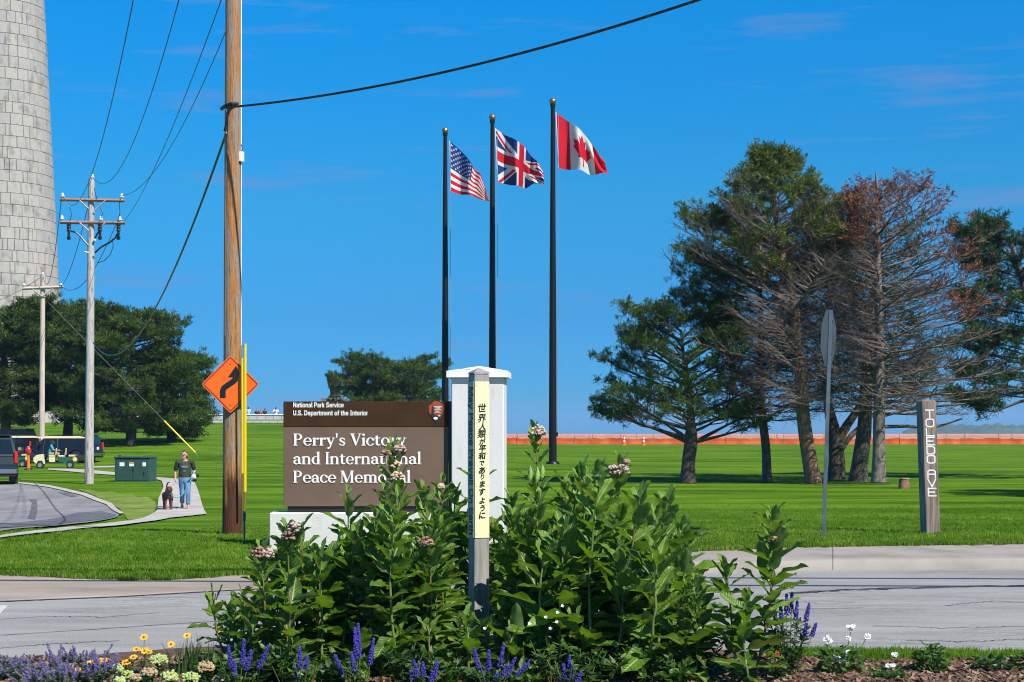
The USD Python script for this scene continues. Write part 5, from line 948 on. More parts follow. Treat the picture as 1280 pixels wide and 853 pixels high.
# ------------------------------------------------------------------ vehicles
mat("paint_green_black", (0.008, 0.020, 0.020), (0.010, 0.026, 0.026), scale=2, rough=0.4, coat=0.15, spec=0.3); mat("paint_navy", (0.008, 0.014, 0.03), rough=0.4, coat=0.15, spec=0.3); mat("paint_black", (0.006, 0.007, 0.008), rough=0.4, coat=0.15, spec=0.3)
mat("tyre", (0.012, 0.012, 0.012), rough=0.85); mat("rim_grey", (0.45, 0.45, 0.46), rough=0.3, metallic=0.7); mat("tail_red", (0.55, 0.015, 0.02), rough=0.2); mat("trim_black", (0.012, 0.012, 0.013), rough=0.55); mat("chrome", (0.55, 0.55, 0.56), rough=0.15, metallic=1.0); mat("plate_white", (0.75, 0.76, 0.78), rough=0.4)
usdkit.material(stage, "/World/Looks/dark_glass", {"p": ("principled_bsdf", {"base_color": (0.008, 0.012, 0.016), "roughness": 0.05, "specular_ior_level": 0.6})}, [], surface="p.BSDF")
mat("cart_cream", (0.62, 0.56, 0.36), (0.66, 0.60, 0.40), scale=3, rough=0.35, coat=0.3); mat("cart_green", (0.012, 0.10, 0.075), rough=0.3, coat=0.4); mat("seat_beige", (0.52, 0.40, 0.26), rough=0.6); mat("roof_beige", (0.62, 0.46, 0.30), (0.68, 0.52, 0.36), scale=2, rough=0.5); mat("badge_yellow", (0.80, 0.55, 0.08), rough=0.5)
def wheel(par, c, r, w, name="wheel"):
    """Axle along x; sub-parts tyre and rim."""
    p = par.path + "/" + _name(name, par.path); UsdGeom.Xform.Define(stage, p)
    rt = lambda m: (np.stack([m[0][:, 2], m[0][:, 1], -m[0][:, 0]], 1) + np.asarray(c), m[1])
    obj("tyre", rt(lathe([(r * .6, -w / 2), (r * .92, -w / 2), (r, -w * .3), (r, w * .3), (r * .92, w / 2), (r * .6, w / 2), (r * .6, -w / 2)], 22)), "tyre", p, smooth=35)
    obj("rim", rt(lathe([(0, -w * .36), (r * .2, -w * .4), (r * .55, -w * .3), (r * .62, -w * .46), (r * .62, w * .46), (r * .55, w * .3), (r * .2, w * .4), (0, w * .36)], 14)), "rim_grey", p, smooth=35)
def suv(name, label, cat, loc, rz, paint, W=1.95, Ln=4.8, H=1.82):
    """Nose along +y; origin under the tail."""
    t = thing(name, label, cat, loc, rz)
    side = Polygon([(0.02, .42), (0, .75), (0.06, 1.02), (.10, 1.06), (3.5, 1.06), (3.62, 1.02), (4.7, .93), (4.8, .6), (4.78, .36), (4.28, .34), (4.2, .62), (3.98, .76), (3.72, .76), (3.5, .62), (3.42, .34), (1.42, .34), (1.34, .62), (1.12, .76), (.86, .76), (.64, .62), (.56, .34), (.1, .34)]).buffer(.03).buffer(-.03)
    def slab(poly, w0, w1, zmid):
        m = trimesh.creation.extrude_polygon(poly, 1.0, engine="earcut"); m = m.subdivide(); v = np.array(m.vertices); x = (v[:, 2] - .5); ww = np.interp(v[:, 1], zmid, [w0, w1]); return np.stack([x * ww, v[:, 0], v[:, 1]], 1), np.array(m.faces)
    obj("body", slab(side, W, W * .97, [.4, 1.06]), paint, t)
    obj("cabin", slab(Polygon([(.06, 1.05), (.24, 1.7), (.34, H - .02), (.6, H), (2.7, H - .03), (2.95, H - .1), (3.55, 1.05)]), W * .96, W * .74, [1.05, H]), paint, t)
    obj("rear_window", [(lambda q: (np.array(q), np.array([(0, 1, 2), (0, 2, 3)])))([(-W * .41, .066, 1.13), (W * .41, .066, 1.13), (W * .36, .212, 1.66), (-W * .36, .212, 1.66)])][0], "dark_glass", t)
    for s in (-1, 1):
        f = lambda y, z: np.interp(z, [1.05, H], [W * .96, W * .74]) / 2 * s + .006 * s
        for a, b, c, d in ((.42, 1.15, .42, 1.08), (1.25, 2.1, 1.18, 2.06), (2.2, 3.22, 2.16, 2.78)):
            q = [(f(a, 1.12), a, 1.12), (f(b, 1.12), b, 1.12), (f(d, 1.64), d, 1.64), (f(c, 1.64), c, 1.64)]; obj("side_window", (np.array(q), np.array([(0, 1, 2), (0, 2, 3)]) if s > 0 else np.array([(0, 2, 1), (0, 3, 2)])), "dark_glass", t)
        obj("tail_light", box((s * W * .455, .02, 1.0), (.13, .12, .46), .03), "tail_red", t); obj("mud_flap", box((s * W * .41, .50, .24), (.3, .02, .34), .004), "trim_black", t)
        obj("mirror", box((s * (W / 2 + .1), 3.1, 1.15), (.2, .12, .16), .03), "trim_black", t)
        obj("roof_rail", tube([(s * W * .32, .6, H + .0), (s * W * .32, .7, H + .06), (s * W * .32, 2.4, H + .05), (s * W * .32, 2.5, H - .01)], .018, 6), "trim_black", t)
        wheel(t, (s * (W / 2 - .13), .99, .36), .36, .24); wheel(t, (s * (W / 2 - .13), 3.85, .36), .36, .24)
    obj("rear_bumper", box((0, -.04, .52), (W * .96, .2, .2), .04), "chrome", t); obj("lower_valance", box((0, .06, .38), (W * .9, .2, .16), .02), "trim_black", t)
    obj("number_plate", box((0, -.02, .86), (.34, .02, .17), .004), "plate_white", t); obj("spoiler", box((0, .30, H - .02), (W * .7, .25, .05), .02), paint, t)
    return t
sv = hit(8, 607); suv("parked_vehicle", "dark green sport utility vehicle seen from behind at the left edge", "car", ((-12 - 640) / FPX * 58, 58.0, float(ground(-19, 58)) + .035), 18, "paint_green_black")
gx = lambda px, D: np.array([(px - 640) / FPX * D, D, float(ground((px - 640) / FPX * D, D))])
v1 = gx(122, 96); suv("parked_vehicle", "navy vehicle parked behind the grey pole at the right of the carts", "car", v1, 84, "paint_navy", H=1.62)
v2 = gx(44, 97); suv("parked_vehicle", "black vehicle parked behind the golf cart's front end", "car", v2, 88, "paint_black", H=2.0)
def golf_cart(label, loc, rz):
    """Nose along -x, origin under the middle."""
    def ob(n, m, mt, tt, **k): v, f, _ = meshkit.arrays(m); return obj(n, (v * [.78, 1, 1], f), mt, tt, **k)
    t = thing("golf_cart", label, "golf cart", loc, rz, scale=.90)
    body = Polygon([(-1.62, .42), (-1.66, .62), (-1.45, .80), (-1.05, .86), (-.92, .86), (-.85, .42), (-.78, .34), (.62, .34), (.7, .60), (1.6, .66), (1.66, .44), (1.5, .32), (1.36, .34), (1.25, .5), (.92, .5), (.80, .32), (-.9, .30), (-1.0, .5), (-1.34, .5), (-1.44, .33)]).buffer(.02)
    ob("front_cowl", prof_y(body.intersection(sbox(-2, 0, -.8, 2)), 1.16), "cart_cream", t); ob("rear_body", prof_y(body.intersection(sbox(.55, 0, 2, 2)), 1.18), "cart_green", t); ob("floor", prof_y(Polygon([(-.8, .30), (.62, .30), (.62, .38), (-.8, .38)]), 1.14), "trim_black", t)
    for x in (-.28, .45): 
        ob("seat", box((x, 0, .74), (.5, 1.1, .14), .04), "seat_beige", t); ob("seat_box", box((x, 0, .53), (.46, 1.1, .3), .02), "cart_green" if x > 0 else "cart_cream", t)
        b = box((0, 0, .24), (.12, 1.1, .46), .04); ob("backrest", move(lean(b, [0, 1, 0], 10), (x + .26, 0, .78)), "seat_beige", t)
    ob("cargo_bed", box((1.95, 0, .62), (.9, 1.1, .32), .03), "trim_black", t); ob("rear_seat", box((1.2, 0, .76), (.5, 1.1, .14), .04), "seat_beige", t)
    for x in (-1.0, .12, .86, 2.2):
        for y in (-.52, .52): ob("roof_post", tube([(x, y, .6), (x + (.18 if x < -.5 else 0), y, 1.84)], .018, 6), "trim_black" if x > 0.5 else "chrome", t)
    q = [(x, y, z) for x in (-1.35, 2.35) for y in (-.62, .62) for z in (1.84, 1.88)] + [(x, y, 1.97) for x in (-.7, 1.75) for y in (-.4, .4)]
    ob("roof", hull(q), "roof_beige", t)
    ob("windscreen_frame", tube([(-1.0, -.5, .86), (-.83, -.5, 1.8), (-.83, .5, 1.8), (-1.0, .5, .86)], .015, 5), "trim_black", t)
    ob("steering_wheel", move(lean(trimesh.creation.torus(.17, .018, 20, 8), [0, 1, 0], -55), (-.62, -.28, 1.05)), "trim_black", t)
    for x in (-1.17 * .78, 1.08 * .78):
        for y in (-.50, .50):
            p = t.path + "/" + _name("wheel", t.path); UsdGeom.Xform.Define(stage, p); rt = lambda m: (rotv(m[0], [1, 0, 0], 90) + [x, y, .23], m[1])
            obj("tyre", rt(lathe([(.13, -.1), (.21, -.1), (.23, -.06), (.23, .06), (.21, .1), (.13, .1), (.13, -.1)], 20)), "tyre", p, smooth=35); obj("rim", rt(lathe([(0, -.07), (.11, -.06), (.14, -.09), (.14, .09), (.11, .06), (0, .07)], 12)), "rim_grey", p, smooth=35)
    obj("badge", move((rotv(lathe([(0, 0), (.13, 0), (.13, .01), (0, .012)], 16)[0], [1, 0, 0], 90), lathe([(0, 0), (.13, 0), (.13, .01), (0, .012)], 16)[1]), (1.45 * .78, -.595, .56)), "badge_yellow", t)
    obj("headlight", ball((-1.62 * .78, -.36, .64), .07, 2, (.5, 1, 1)), "plate_white", t, smooth=True); obj("headlight", ball((-1.62 * .78, .36, .64), .07, 2, (.5, 1, 1)), "plate_white", t, smooth=True)
    return t
c1 = gx(70, 88); golf_cart("cream and green golf cart with beige seats and a man in teal aboard", c1, 14)
c2 = gx(14, 91); golf_cart("golf cart with a flat tan roof partly hidden by the dark green vehicle", c2, 3)
q = hit(35.5, 587.5); cd = thing("delineator", "tall orange delineator post with a red bag on top beside the drive", "traffic cone", q); k = q[1] / FPX
obj("base", lathe([(0, 0), (.22, 0), (.2, .05), (.1, .08), (0, .08)], 16), "trim_black", cd); obj("body", lathe([(.10, .06), (.05, 20 * k), (.045, 26 * k), (0, 26 * k)], 12), "cone_orange", cd, smooth=40)
obj("bag", ball((0, -.02, 23.5 * k), .16, 2, (1, .8, 1.35)), "tail_red", cd, smooth=True); obj("handle", trimesh.creation.torus(.06, .015, 12, 6).apply_transform(trimesh.transformations.rotation_matrix(1.57, [1, 0, 0])).apply_translation((0, 0, 27.5 * k)), "white_plastic", cd)

# ------------------------------------------------------------------ people
mat("skin", (0.50, 0.27, 0.19), (0.56, 0.31, 0.22), scale=6, rough=0.55); mat("skin_tan", (0.34, 0.17, 0.10), rough=0.55)
mat("hair_auburn", (0.09, 0.03, 0.018), (0.14, 0.05, 0.03), scale=30, rough=0.5); mat("hair_dark", (0.015, 0.012, 0.01), rough=0.5); mat("hair_grey", (0.30, 0.28, 0.27), rough=0.6)
mat("shirt_charcoal", (0.022, 0.030, 0.026), (0.032, 0.042, 0.037), scale=10, rough=0.85); mat("jeans_blue", (0.06, 0.14, 0.28), (0.16, 0.28, 0.44), scale=5, rough=0.85, stretch=(1, 1, .6)); mat("sandal_brown", (0.06, 0.035, 0.02), rough=0.6); mat("lens_black", (0.006, 0.006, 0.006), rough=0.1); mat("shirt_print", (0.20, 0.21, 0.20), rough=0.8)
mat("shirt_teal", (0.03, 0.34, 0.42), rough=0.8); mat("cloth_black", (0.015, 0.015, 0.018), rough=0.8); mat("cloth_pink", (0.75, 0.40, 0.42), rough=0.8); mat("cloth_red", (0.60, 0.03, 0.10), rough=0.8); mat("cloth_white", (0.78, 0.78, 0.78), rough=0.8); mat("cloth_aqua", (0.45, 0.75, 0.78), rough=0.8); mat("cloth_khaki", (0.35, 0.28, 0.18), rough=0.8); mat("shoe_white", (0.6, 0.6, 0.6), rough=0.6)
def blob(bones, length=0.03, it=6):
    """Bones: (a, ra, b, rb[, squash]). One continuous smoothed body."""
    M = None
    for a, ra, b, rb, *sq in bones:
        s = sq[0] if sq else (1, 1, 1)
        h = manifold3d.Manifold.batch_hull([manifold3d.Manifold.sphere(r_, 14).scale(s).translate(list(map(float, c))) for c, r_ in ((a, ra), (b, rb))]); M = h if M is None else M + h
    M = M.refine_to_length(length); me = M.to_mesh(); t = trimesh.Trimesh(me.vert_properties[:, :3], me.tri_verts, process=True); trimesh.smoothing.filter_taubin(t, iterations=it); return np.array(t.vertices), np.array(t.faces)
def hand_bones(w, d, side, fwd, curl=.5, s=1.0):
    """Wrist w, direction d down the hand, side = towards the thumb, fwd = palm normal."""
    w, d, side, fwd = (np.asarray(x, float) for x in (w, d, side, fwd)); B = [(w, .028 * s, w + d * .075 * s, .026 * s, (1, 1, 1))]; k = w + d * .085 * s
    for i, (o, L) in enumerate(((.030, .062), (.011, .072), (-.009, .066), (-.028, .052))):
        a = k + side * o * s; m = a + (d * math.cos(curl * .6) + fwd * math.sin(curl * .6)) * L * .55 * s; e = m + (d * math.cos(curl * 1.7) + fwd * math.sin(curl * 1.7)) * L * .55 * s; B += [(a - d * .03 * s + side * 0, .0105 * s, m, .009 * s), (m, .009 * s, e, .0075 * s)]
    a = w + d * .03 * s + side * .022 * s; m = a + (side * .7 + d * .7) * .04 * s; B += [(a, .013 * s, m, .011 * s), (m, .011 * s, m + (d * .9 + fwd * .4) * .03 * s, .009 * s)]; return B
def person(label, loc, rz, shirt, pants, hair, J, group=None, skin="skin", sleeves=True, shorts=None, fine=True, long_hair=False, sc=1.0, feet="sandal_brown", extras=None):
    """Faces -y. J: joints in metres for a 1.68 m adult (neck, shoulders, elbows, wrists, hips, knees, ankles, toes by side)."""
    t = thing("person", label, "person", loc, rz, group, scale=sc); A = {k: np.asarray(v, float) for k, v in J.items()}; g = lambda k: A[k]
    hd, yaw = g("head"), J.get("yaw", 0.0); fx = np.array([math.sin(yaw), -math.cos(yaw), 0]); sx = np.array([math.cos(yaw), math.sin(yaw), 0]); Zu = np.array([0, 0, 1.0])
    B = [(g("pelvis"), .125, g("chest"), .125, (1.22, .82, 1)), (g("chest"), .12, g("neck") - [0, 0, .05], .075, (1.3, .85, 1)), (g("neck") - [0, 0, .06], .055, hd - Zu * .09, .05), (hd + Zu * .025 - fx * -.0, .088, hd + Zu * .035 - fx * .028, .085, (1, 1, 1)), (hd - Zu * .035 + fx * .02, .066, hd - Zu * .085 + fx * .035, .042), (hd + fx * .085 - Zu * .0, .014, hd + fx * .108 - Zu * .03, .016)]
    for s in (-1, 1): B.append((hd + sx * s * .086 + Zu * .012 - fx * .01, .018, hd + sx * s * .083 - Zu * .022 - fx * .005, .012))
    for s, n in ((-1, "r"), (1, "l")):
        B += [(g("chest") + [0, 0, .06], .06, g("sh_" + n), .052), (g("sh_" + n), .05, g("el_" + n), .039), (g("el_" + n), .038, g("wr_" + n), .027)]
        d = nrm(g("wr_" + n) - g("el_" + n)); B += hand_bones(g("wr_" + n), d, np.array(J.get("thumb_" + n, (0, -1, 0)), float), np.array(J.get("palm_" + n, (-s, 0, 0)), float), J.get("curl", .5))
        B += [(g("hip_" + n), .085, g("kn_" + n), .058), (g("kn_" + n), .056, g("kn_" + n) * .55 + g("an_" + n) * .45 + [0, .015, 0], .05), (g("kn_" + n) * .55 + g("an_" + n) * .45 + [0, .015, 0], .05, g("an_" + n), .036), (g("an_" + n) + [0, .02, -.035], .036, g("to_" + n), .026, (1.25, 1, .8))]
    obj("body", blob(B, .016 if fine else .04, 5), skin, t, smooth=True)
    C = [(g("pelvis") + [0, 0, .0], .143, g("chest"), .142, (1.22, .84, 1)), (g("chest"), .138, g("neck") - [0, 0, .075], .082, (1.32, .88, 1))]
    for n in "rl":
        C += [(g("chest") + [0, 0, .07], .07, g("sh_" + n), .066)]; m = g("sh_" + n) + (g("el_" + n) - g("sh_" + n)) * .72; C += [(g("sh_" + n), .066, m, .064)]
    obj("shirt", blob(C, .022 if fine else .05, 5), shirt, t, smooth=True)
    Pn = [(g("pelvis") - [0, 0, .02], .138, g("pelvis") - [0, 0, .1], .135, (1.2, .86, 1))]
    for n in "rl":
        e = shorts or .78; kn, an = g("kn_" + n), g("an_" + n); Pn += [(g("hip_" + n), .10, kn, .073)]
        if e > .5: Pn += [(kn, .073, kn + (an - kn) * (e - .0) * .95, .062)]
    obj("trousers", blob(Pn, .022 if fine else .05, 5), pants, t, smooth=True)
    Hh = [(hd + Zu * .055 - fx * .02, .088, hd + Zu * .03 - fx * .045, .086), (hd + Zu * .03 - fx * .05, .078, hd - Zu * .05 - fx * .06, .055)]
    if long_hair: Hh += [(hd - Zu * .03 - fx * .09, .04, hd - Zu * .16 - fx * .10, .025)]
    obj("hair", blob(Hh, .02 if fine else .04, 4), hair, t, smooth=True)
    if fine:
        for s in (-1, 1): obj("eye", ball(hd + fx * .083 + sx * s * .033 + Zu * .012, .012, 1), "cloth_white", t, smooth=True)
        obj("mouth", ball(hd + fx * .088 - Zu * .060, .02, 1, (1, .4, .3)), "cloth_pink", t, smooth=True)
    for n in "rl": obj("shoe", blob([(g("an_" + n) + [0, .03, -.062], .036, g("to_" + n) + [0, -.01, -.014], .034, (1.2, 1, .5))], .02, 3), feet, t, smooth=True)
    if extras: extras(t, A, hd, fx, sx, Zu)
    return t
stand = dict(pelvis=(0, 0, .93), chest=(0, 0, 1.22), neck=(0, .0, 1.43), head=(0, -.02, 1.56), sh_r=(-.185, 0, 1.37), sh_l=(.185, 0, 1.37), el_r=(-.25, .02, 1.09), el_l=(.25, .02, 1.09), wr_r=(-.26, -.07, .86), wr_l=(.26, -.07, .86), hip_r=(-.085, 0, .88), hip_l=(.085, 0, .88), kn_r=(-.095, -.02, .48), kn_l=(.095, -.02, .48), an_r=(-.095, .02, .08), an_l=(.095, .02, .08), to_r=(-.11, -.15, .03), to_l=(.11, -.15, .03))
wk = dict(stand); wk.update(pelvis=(0, 0, .94), chest=(.0, -.01, 1.22), head=(-.01, -.03, 1.565), yaw=-.55, sh_r=(-.2, 0, 1.36), sh_l=(.2, .0, 1.375), el_r=(-.275, .10, 1.10), wr_r=(-.262, .03, .88), el_l=(.272, .10, 1.11), wr_l=(.215, -.11, .98), hip_r=(-.085, .0, .88), hip_l=(.085, 0, .88), kn_r=(-.07, .0, .47), an_r=(-.08, .20, .14), to_r=(-.09, .06, .045), kn_l=(.09, -.12, .49), an_l=(.10, -.20, .085), to_l=(.115, -.37, .035), palm_l=(-1, 0, 0), curl=1.0)
wp = hit(231, 637.3)
def wx(t, A, hd, fx, sx, Zu):
    obj("sunglasses", join([ball(hd + fx * .092 + sx * s * .034 + Zu * .014, .027, 2, (1, 1, .8)) for s in (-1, 1)] + [tube([hd + sx * s * .06 + fx * .07 + Zu * .018, hd + sx * s * .092 - fx * .02 + Zu * .02], .005, 5) for s in (-1, 1)] + [tube([hd + fx * .1 - sx * .02 + Zu * .02, hd + fx * .1 + sx * .02 + Zu * .02], .005, 5)]), "lens_black", t, smooth=30)
    a = [(x, -.122 - .012 * math.cos(x * 9), z) for z in (1.21, 1.255) for x in np.linspace(-.085, .085, 7)]; obj("shirt_lettering", (np.array(a), tri([(i, i + 1, i + 8, i + 7) for i in range(6)])), "shirt_print", t)
    a = [(x, -.118 - .012 * math.cos(x * 9), z) for z in (1.10, 1.125) for x in np.linspace(-.035, .035, 7)]; obj("shirt_lettering", (np.array(a), tri([(i, i + 1, i + 8, i + 7) for i in range(6)])), "shirt_print", t)
    for n in "rl": obj("trouser_cuff", tube([A["kn_" + n] + (A["an_" + n] - A["kn_" + n]) * .68, A["kn_" + n] + (A["an_" + n] - A["kn_" + n]) * .78], .067, 12), "jeans_blue", t, smooth=30)
    obj("bracelet", tube([A["wr_l"] + [.0, .035, .03], A["wr_l"] + [0, .02, .02]], .034, 10), "shirt_teal", t)
person("woman in dark grey T-shirt, rolled jeans and sunglasses walking a dog on the path", wp, 10, "shirt_charcoal", "jeans_blue", "hair_auburn", wk, sc=1.0, extras=wx, long_hair=False)
R4 = lambda p: rotz(np.array([p], float), 10)[0] + wp
# bundle in her left hand
bp = R4((.27, -.16, .92)); bg = thing("hand_bag", "small black and white bundle held in the walking woman's left hand", "bag", bp)
obj("white_body", ball((0, 0, .03), .085, 3, (1, .9, .95)), "cloth_white", bg, smooth=True); obj("black_cap", blob([((.06, 0, .05), .06, (.10, .0, .07), .05), ((.03, -.02, -.06), .05, (-.03, 0, -.09), .03)], .02, 4), "cloth_black", bg, smooth=True); obj("strap", tube([(-.03, 0, .08), (-.055, 0, .13), (-.02, 0, .15), (.05, 0, .1)], .009, 5), "cloth_black", bg)
# dog
mat("fur_brown", (0.060, 0.016, 0.008), (0.13, 0.040, 0.018), scale=14, rough=0.65, obj_space=True); mat("fur_tan", (0.30, 0.16, 0.10), rough=0.7); mat("nose_black", (0.01, 0.008, 0.008), rough=0.3)
dp = hit(210.3, 638.6); dg_ = thing("dog", "dark brown dog walking on the path with its tail curled up", "dog", dp, rz=16)
Bd = [((0, .02, .46), .125, (0, .38, .47), .105, (.85, 1, 1.05)), ((0, -.08, .45), .118, (0, .05, .46), .128, (.85, 1, 1.12)), ((0, -.10, .50), .085, (0, -.24, .60), .068), ((0, -.27, .625), .073, (0, -.31, .62), .066), ((0, -.33, .60), .043, (0, -.42, .572), .034),
      ((0, .46, .50), .045, (.0, .56, .60), .03), ((0, .56, .60), .028, (.0, .58, .70), .022), ((0, .58, .70), .022, (.03, .53, .78), .017), ((.03, .53, .78), .017, (.07, .50, .79), .012)]
for s, y0 in ((-1, -.10), (1, -.05)): Bd += [((s * .08, -.04, .40), .062, (s * .082, y0, .24), .038), ((s * .082, y0, .24), .036, (s * .082, y0 - .01, .07), .026), ((s * .082, y0 - .01, .06), .028, (s * .082, y0 - .06, .03), .027)]
for s, y0 in ((-1, .40), (1, .34)): Bd += [((s * .075, .38, .44), .08, (s * .085, y0 - .04, .30), .055), ((s * .085, y0 - .04, .30), .045, (s * .085, y0 + .10, .18), .03), ((s * .085, y0 + .10, .18), .028, (s * .085, y0 + .06, .05), .025), ((s * .085, y0 + .06, .035), .028, (s * .085, y0 - .0, .028), .026)]
obj("body", blob(Bd, .02, 6), "fur_brown", dg_, smooth=True)
for s in (-1, 1): obj("ear", blob([((s * .055, -.27, .675), .026, (s * .085, -.275, .60), .03, (.6, 1, 1)), ((s * .085, -.275, .60), .028, (s * .08, -.28, .555), .018, (.6, 1, 1))], .015, 4), "fur_brown", dg_, smooth=True); obj("eye", ball((s * .032, -.365, .645), .010, 1), "nose_black", dg_)
obj("nose", ball((0, -.452, .582), .019, 2, (1.1, .8, .8)), "nose_black", dg_, smooth=True); obj("collar", tube([(0, -.14, .53), (0, -.17, .545)], .088, 14, False), "shirt_teal", dg_)
ls = thing("dog_leash", "teal leash running from the brown dog's collar to the woman's hand", "leash", dp)
a = rotz(np.array([[0.06, -.17, .50]]), 16)[0] + dp; h_ = R4((.215, -.14, .93)); L1 = a + (h_ - a) * np.linspace(0, 1, 14)[:, None]; L1[:, 2] -= .34 * np.sin(np.linspace(0, 3.14, 14)) ** .8 * np.linspace(1.0, .7, 14); L1[:, 1] -= .06
obj("cord", tube(L1, .014, 6), "shirt_teal", ls, smooth=40, world=True); obj("clip", ball(L1[0], .025, 1), "chrome", ls, world=True); obj("handle_loop", tube([h_, h_ + [.03, -.03, .12], h_ + [.0, -.02, .2], h_ + [-.02, 0, .1]], .011, 6), "shirt_teal", ls, world=True)
# driver in teal
sit = dict(stand); dz = -.02
sit.update(pelvis=(0, 0, .10), chest=(0, -.06, .38), neck=(0, -.10, .59), head=(0, -.15, .72), sh_r=(-.19, -.08, .53), sh_l=(.19, -.08, .53), el_r=(-.24, -.2, .30), el_l=(.24, -.2, .30), wr_r=(-.16, -.42, .28), wr_l=(.16, -.42, .28), hip_r=(-.09, -.02, .08), hip_l=(.09, -.02, .08), kn_r=(-.11, -.44, .08), kn_l=(.11, -.44, .08), an_r=(-.11, -.50, -.33), an_l=(.11, -.50, -.33), to_r=(-.11, -.66, -.37), to_l=(.11, -.66, -.37))
person("seated man in a teal shirt aboard the cream and green golf cart", c1 + [-.27, -.20, .72], 100, "shirt_teal", "cloth_khaki", "hair_grey", sit, shorts=.5, feet="shoe_white")
# visitors behind the white wall
wy = 169.3; pzs = 2.60
FEW = [(245, "visitor in pale pink behind the white wall, leftmost of the visitors", "cloth_pink", "cloth_khaki", "hair_grey", .78, 0), (252, "broad visitor in pale pink behind the white wall, second from the left", "cloth_pink", "cloth_white", "hair_grey", .80, 20), (269.5, "visitor in red leaning behind the white wall just left of the wooden pole", "cloth_red", "cloth_black", "hair_dark", .76, -30),
       (276, "short visitor in black behind the white wall touching the wooden pole's left edge", "cloth_black", "cloth_black", "hair_dark", .58, 10), (310.5, "visitor in pale aqua behind the white wall just right of the yellow tubes", "cloth_aqua", "cloth_khaki", "hair_dark", 1.0, 160), (321, "visitor in black behind the white wall between the aqua and the striped ones", "cloth_black", "cloth_khaki", "hair_dark", .88, 15),
       (325.6, "visitor in dark pink top behind the white wall, middle of three in a row", "cloth_red", "jeans_blue", "hair_dark", .82, -10), (331, "visitor in black behind the white wall, right one of three in a row", "cloth_black", "cloth_black", "hair_dark", .90, 170), (344.7, "visitor in white with a red print behind the white wall next to the brown sign", "cloth_white", "cloth_khaki", "hair_dark", .98, 180)]
for px, lb, sh, pn, hr, s_, rz_ in FEW:
    x = (px - 640) / FPX * wy; pj = dict(stand)
    if "white with" in lb: pj.update(el_r=(-.34, .05, 1.14), el_l=(.34, .05, 1.14), wr_r=(-.2, -.12, 1.0), wr_l=(.2, -.12, 1.0))
    person(lb, (x, wy, pzs), rz_, sh, pn, hr, pj, fine=False, skin="skin_tan" if px % 2 > 1 else "skin", sc=s_, shorts=.5, feet="shoe_white", extras=(lambda t, A, hd, fx, sx, Zu: obj("back_print", ball((0, .125, 1.18), .1, 1, (1, .25, 1)), "cloth_red", t)) if "red print" in lb else None)
# ------------------------------------------------------------------ milkweed
def leaf_material(name, top, tip, vein, trans, rnd=.22):
    top, tip = (tuple(x * 0.75 for x in c) for c in (top, tip))
    usdkit.material(stage, "/World/Looks/" + name, {
        "tc": ("texture_coordinate", {}), "s": ("separate_xyz", {}),
        "c": ("math", {"math_type": "subtract", "value2": 0.5}), "ab": ("math", {"math_type": "absolute"}),
        "mid": ("rgb_ramp", {"ramp": [(0, (1, 1, 1)), (0.022, (1, 1, 1)), (0.05, (0, 0, 0)), (1, (0, 0, 0))]}),
        "sl": ("math", {"math_type": "multiply_add", "value2": -0.30}), "w": ("math", {"math_type": "multiply", "value2": 75.0}), "sn": ("math", {"math_type": "sine"}),
        "vr": ("rgb_ramp", {"ramp": [(0, (0, 0, 0)), (0.90, (0, 0, 0)), (1, (0.35, 0.35, 0.35))]}),
        "g": ("geometry", {}), "n": ("noise_texture", {"scale": 18.0, "detail": 3.0}), "r": ("rgb_ramp", {"ramp": [(0.3, top), (0.7, tip)]}),
        "oi": ("object_info", {}), "mr": ("map_range", {"to_min": 1 - rnd, "to_max": 1 + rnd}), "h": ("hsv", {"hue": 0.5, "saturation": 1.0, "fac": 1.0}),
        "v1": ("mix_color", {"b": vein}), "v2": ("mix_color", {"b": vein}), "bk": ("mix_color", {"b": (0.085, 0.15, 0.045)}), "b": ("bump", {"strength": 0.35, "distance": 0.004}),
        "p": ("principled_bsdf", {"roughness": 0.40, "specular_ior_level": 0.25}), "t": ("translucent_bsdf", {"color": trans}), "x": ("mix_closure", {"fac": 0.28})},
        [("tc.UV", "s.vector"), ("s.x", "c.value1"), ("c.value", "ab.value1"), ("ab.value", "mid.fac"), ("ab.value", "sl.value1"), ("s.y", "sl.value3"), ("sl.value", "w.value1"), ("w.value", "sn.value1"), ("sn.value", "vr.fac"),
         ("g.position", "n.vector"), ("n.fac", "r.fac"), ("oi.random", "mr.value"), ("mr.result", "h.value"), ("r.color", "h.color"), ("h.color", "v1.a"), ("vr.color", "v1.fac"), ("v1.result", "v2.a"), ("mid.color", "v2.fac"),
         ("v2.result", "bk.a"), ("g.backfacing", "bk.fac"), ("bk.result", "p.base_color"), ("sn.value", "b.height"), ("b.normal", "p.normal"), ("p.BSDF", "x.closure1"), ("t.BSDF", "x.closure2")], surface="x.closure"); return name
leaf_material("milkweed_leaf", (0.050, 0.115, 0.010), (0.105, 0.192, 0.020), (0.28, 0.38, 0.11), (0.22, 0.42, 0.012), .32)
leaf_material("milkweed_leaf_young", (0.115, 0.225, 0.025), (0.190, 0.310, 0.045), (0.28, 0.40, 0.12), (0.28, 0.48, 0.03))
leaf_material("milkweed_leaf_old", (0.045, 0.085, 0.014), (0.13, 0.14, 0.022), (0.25, 0.26, 0.08), (0.22, 0.26, 0.02))
mat("stem_green", (0.10, 0.17, 0.04), (0.17, 0.20, 0.05), scale=9, rough=0.5); mat("stem_red", (0.14, 0.10, 0.035), (0.20, 0.15, 0.05), scale=9, rough=0.5); mat("pod_green", (0.20, 0.34, 0.06), (0.32, 0.46, 0.10), scale=14, rough=0.6, bump=.4)
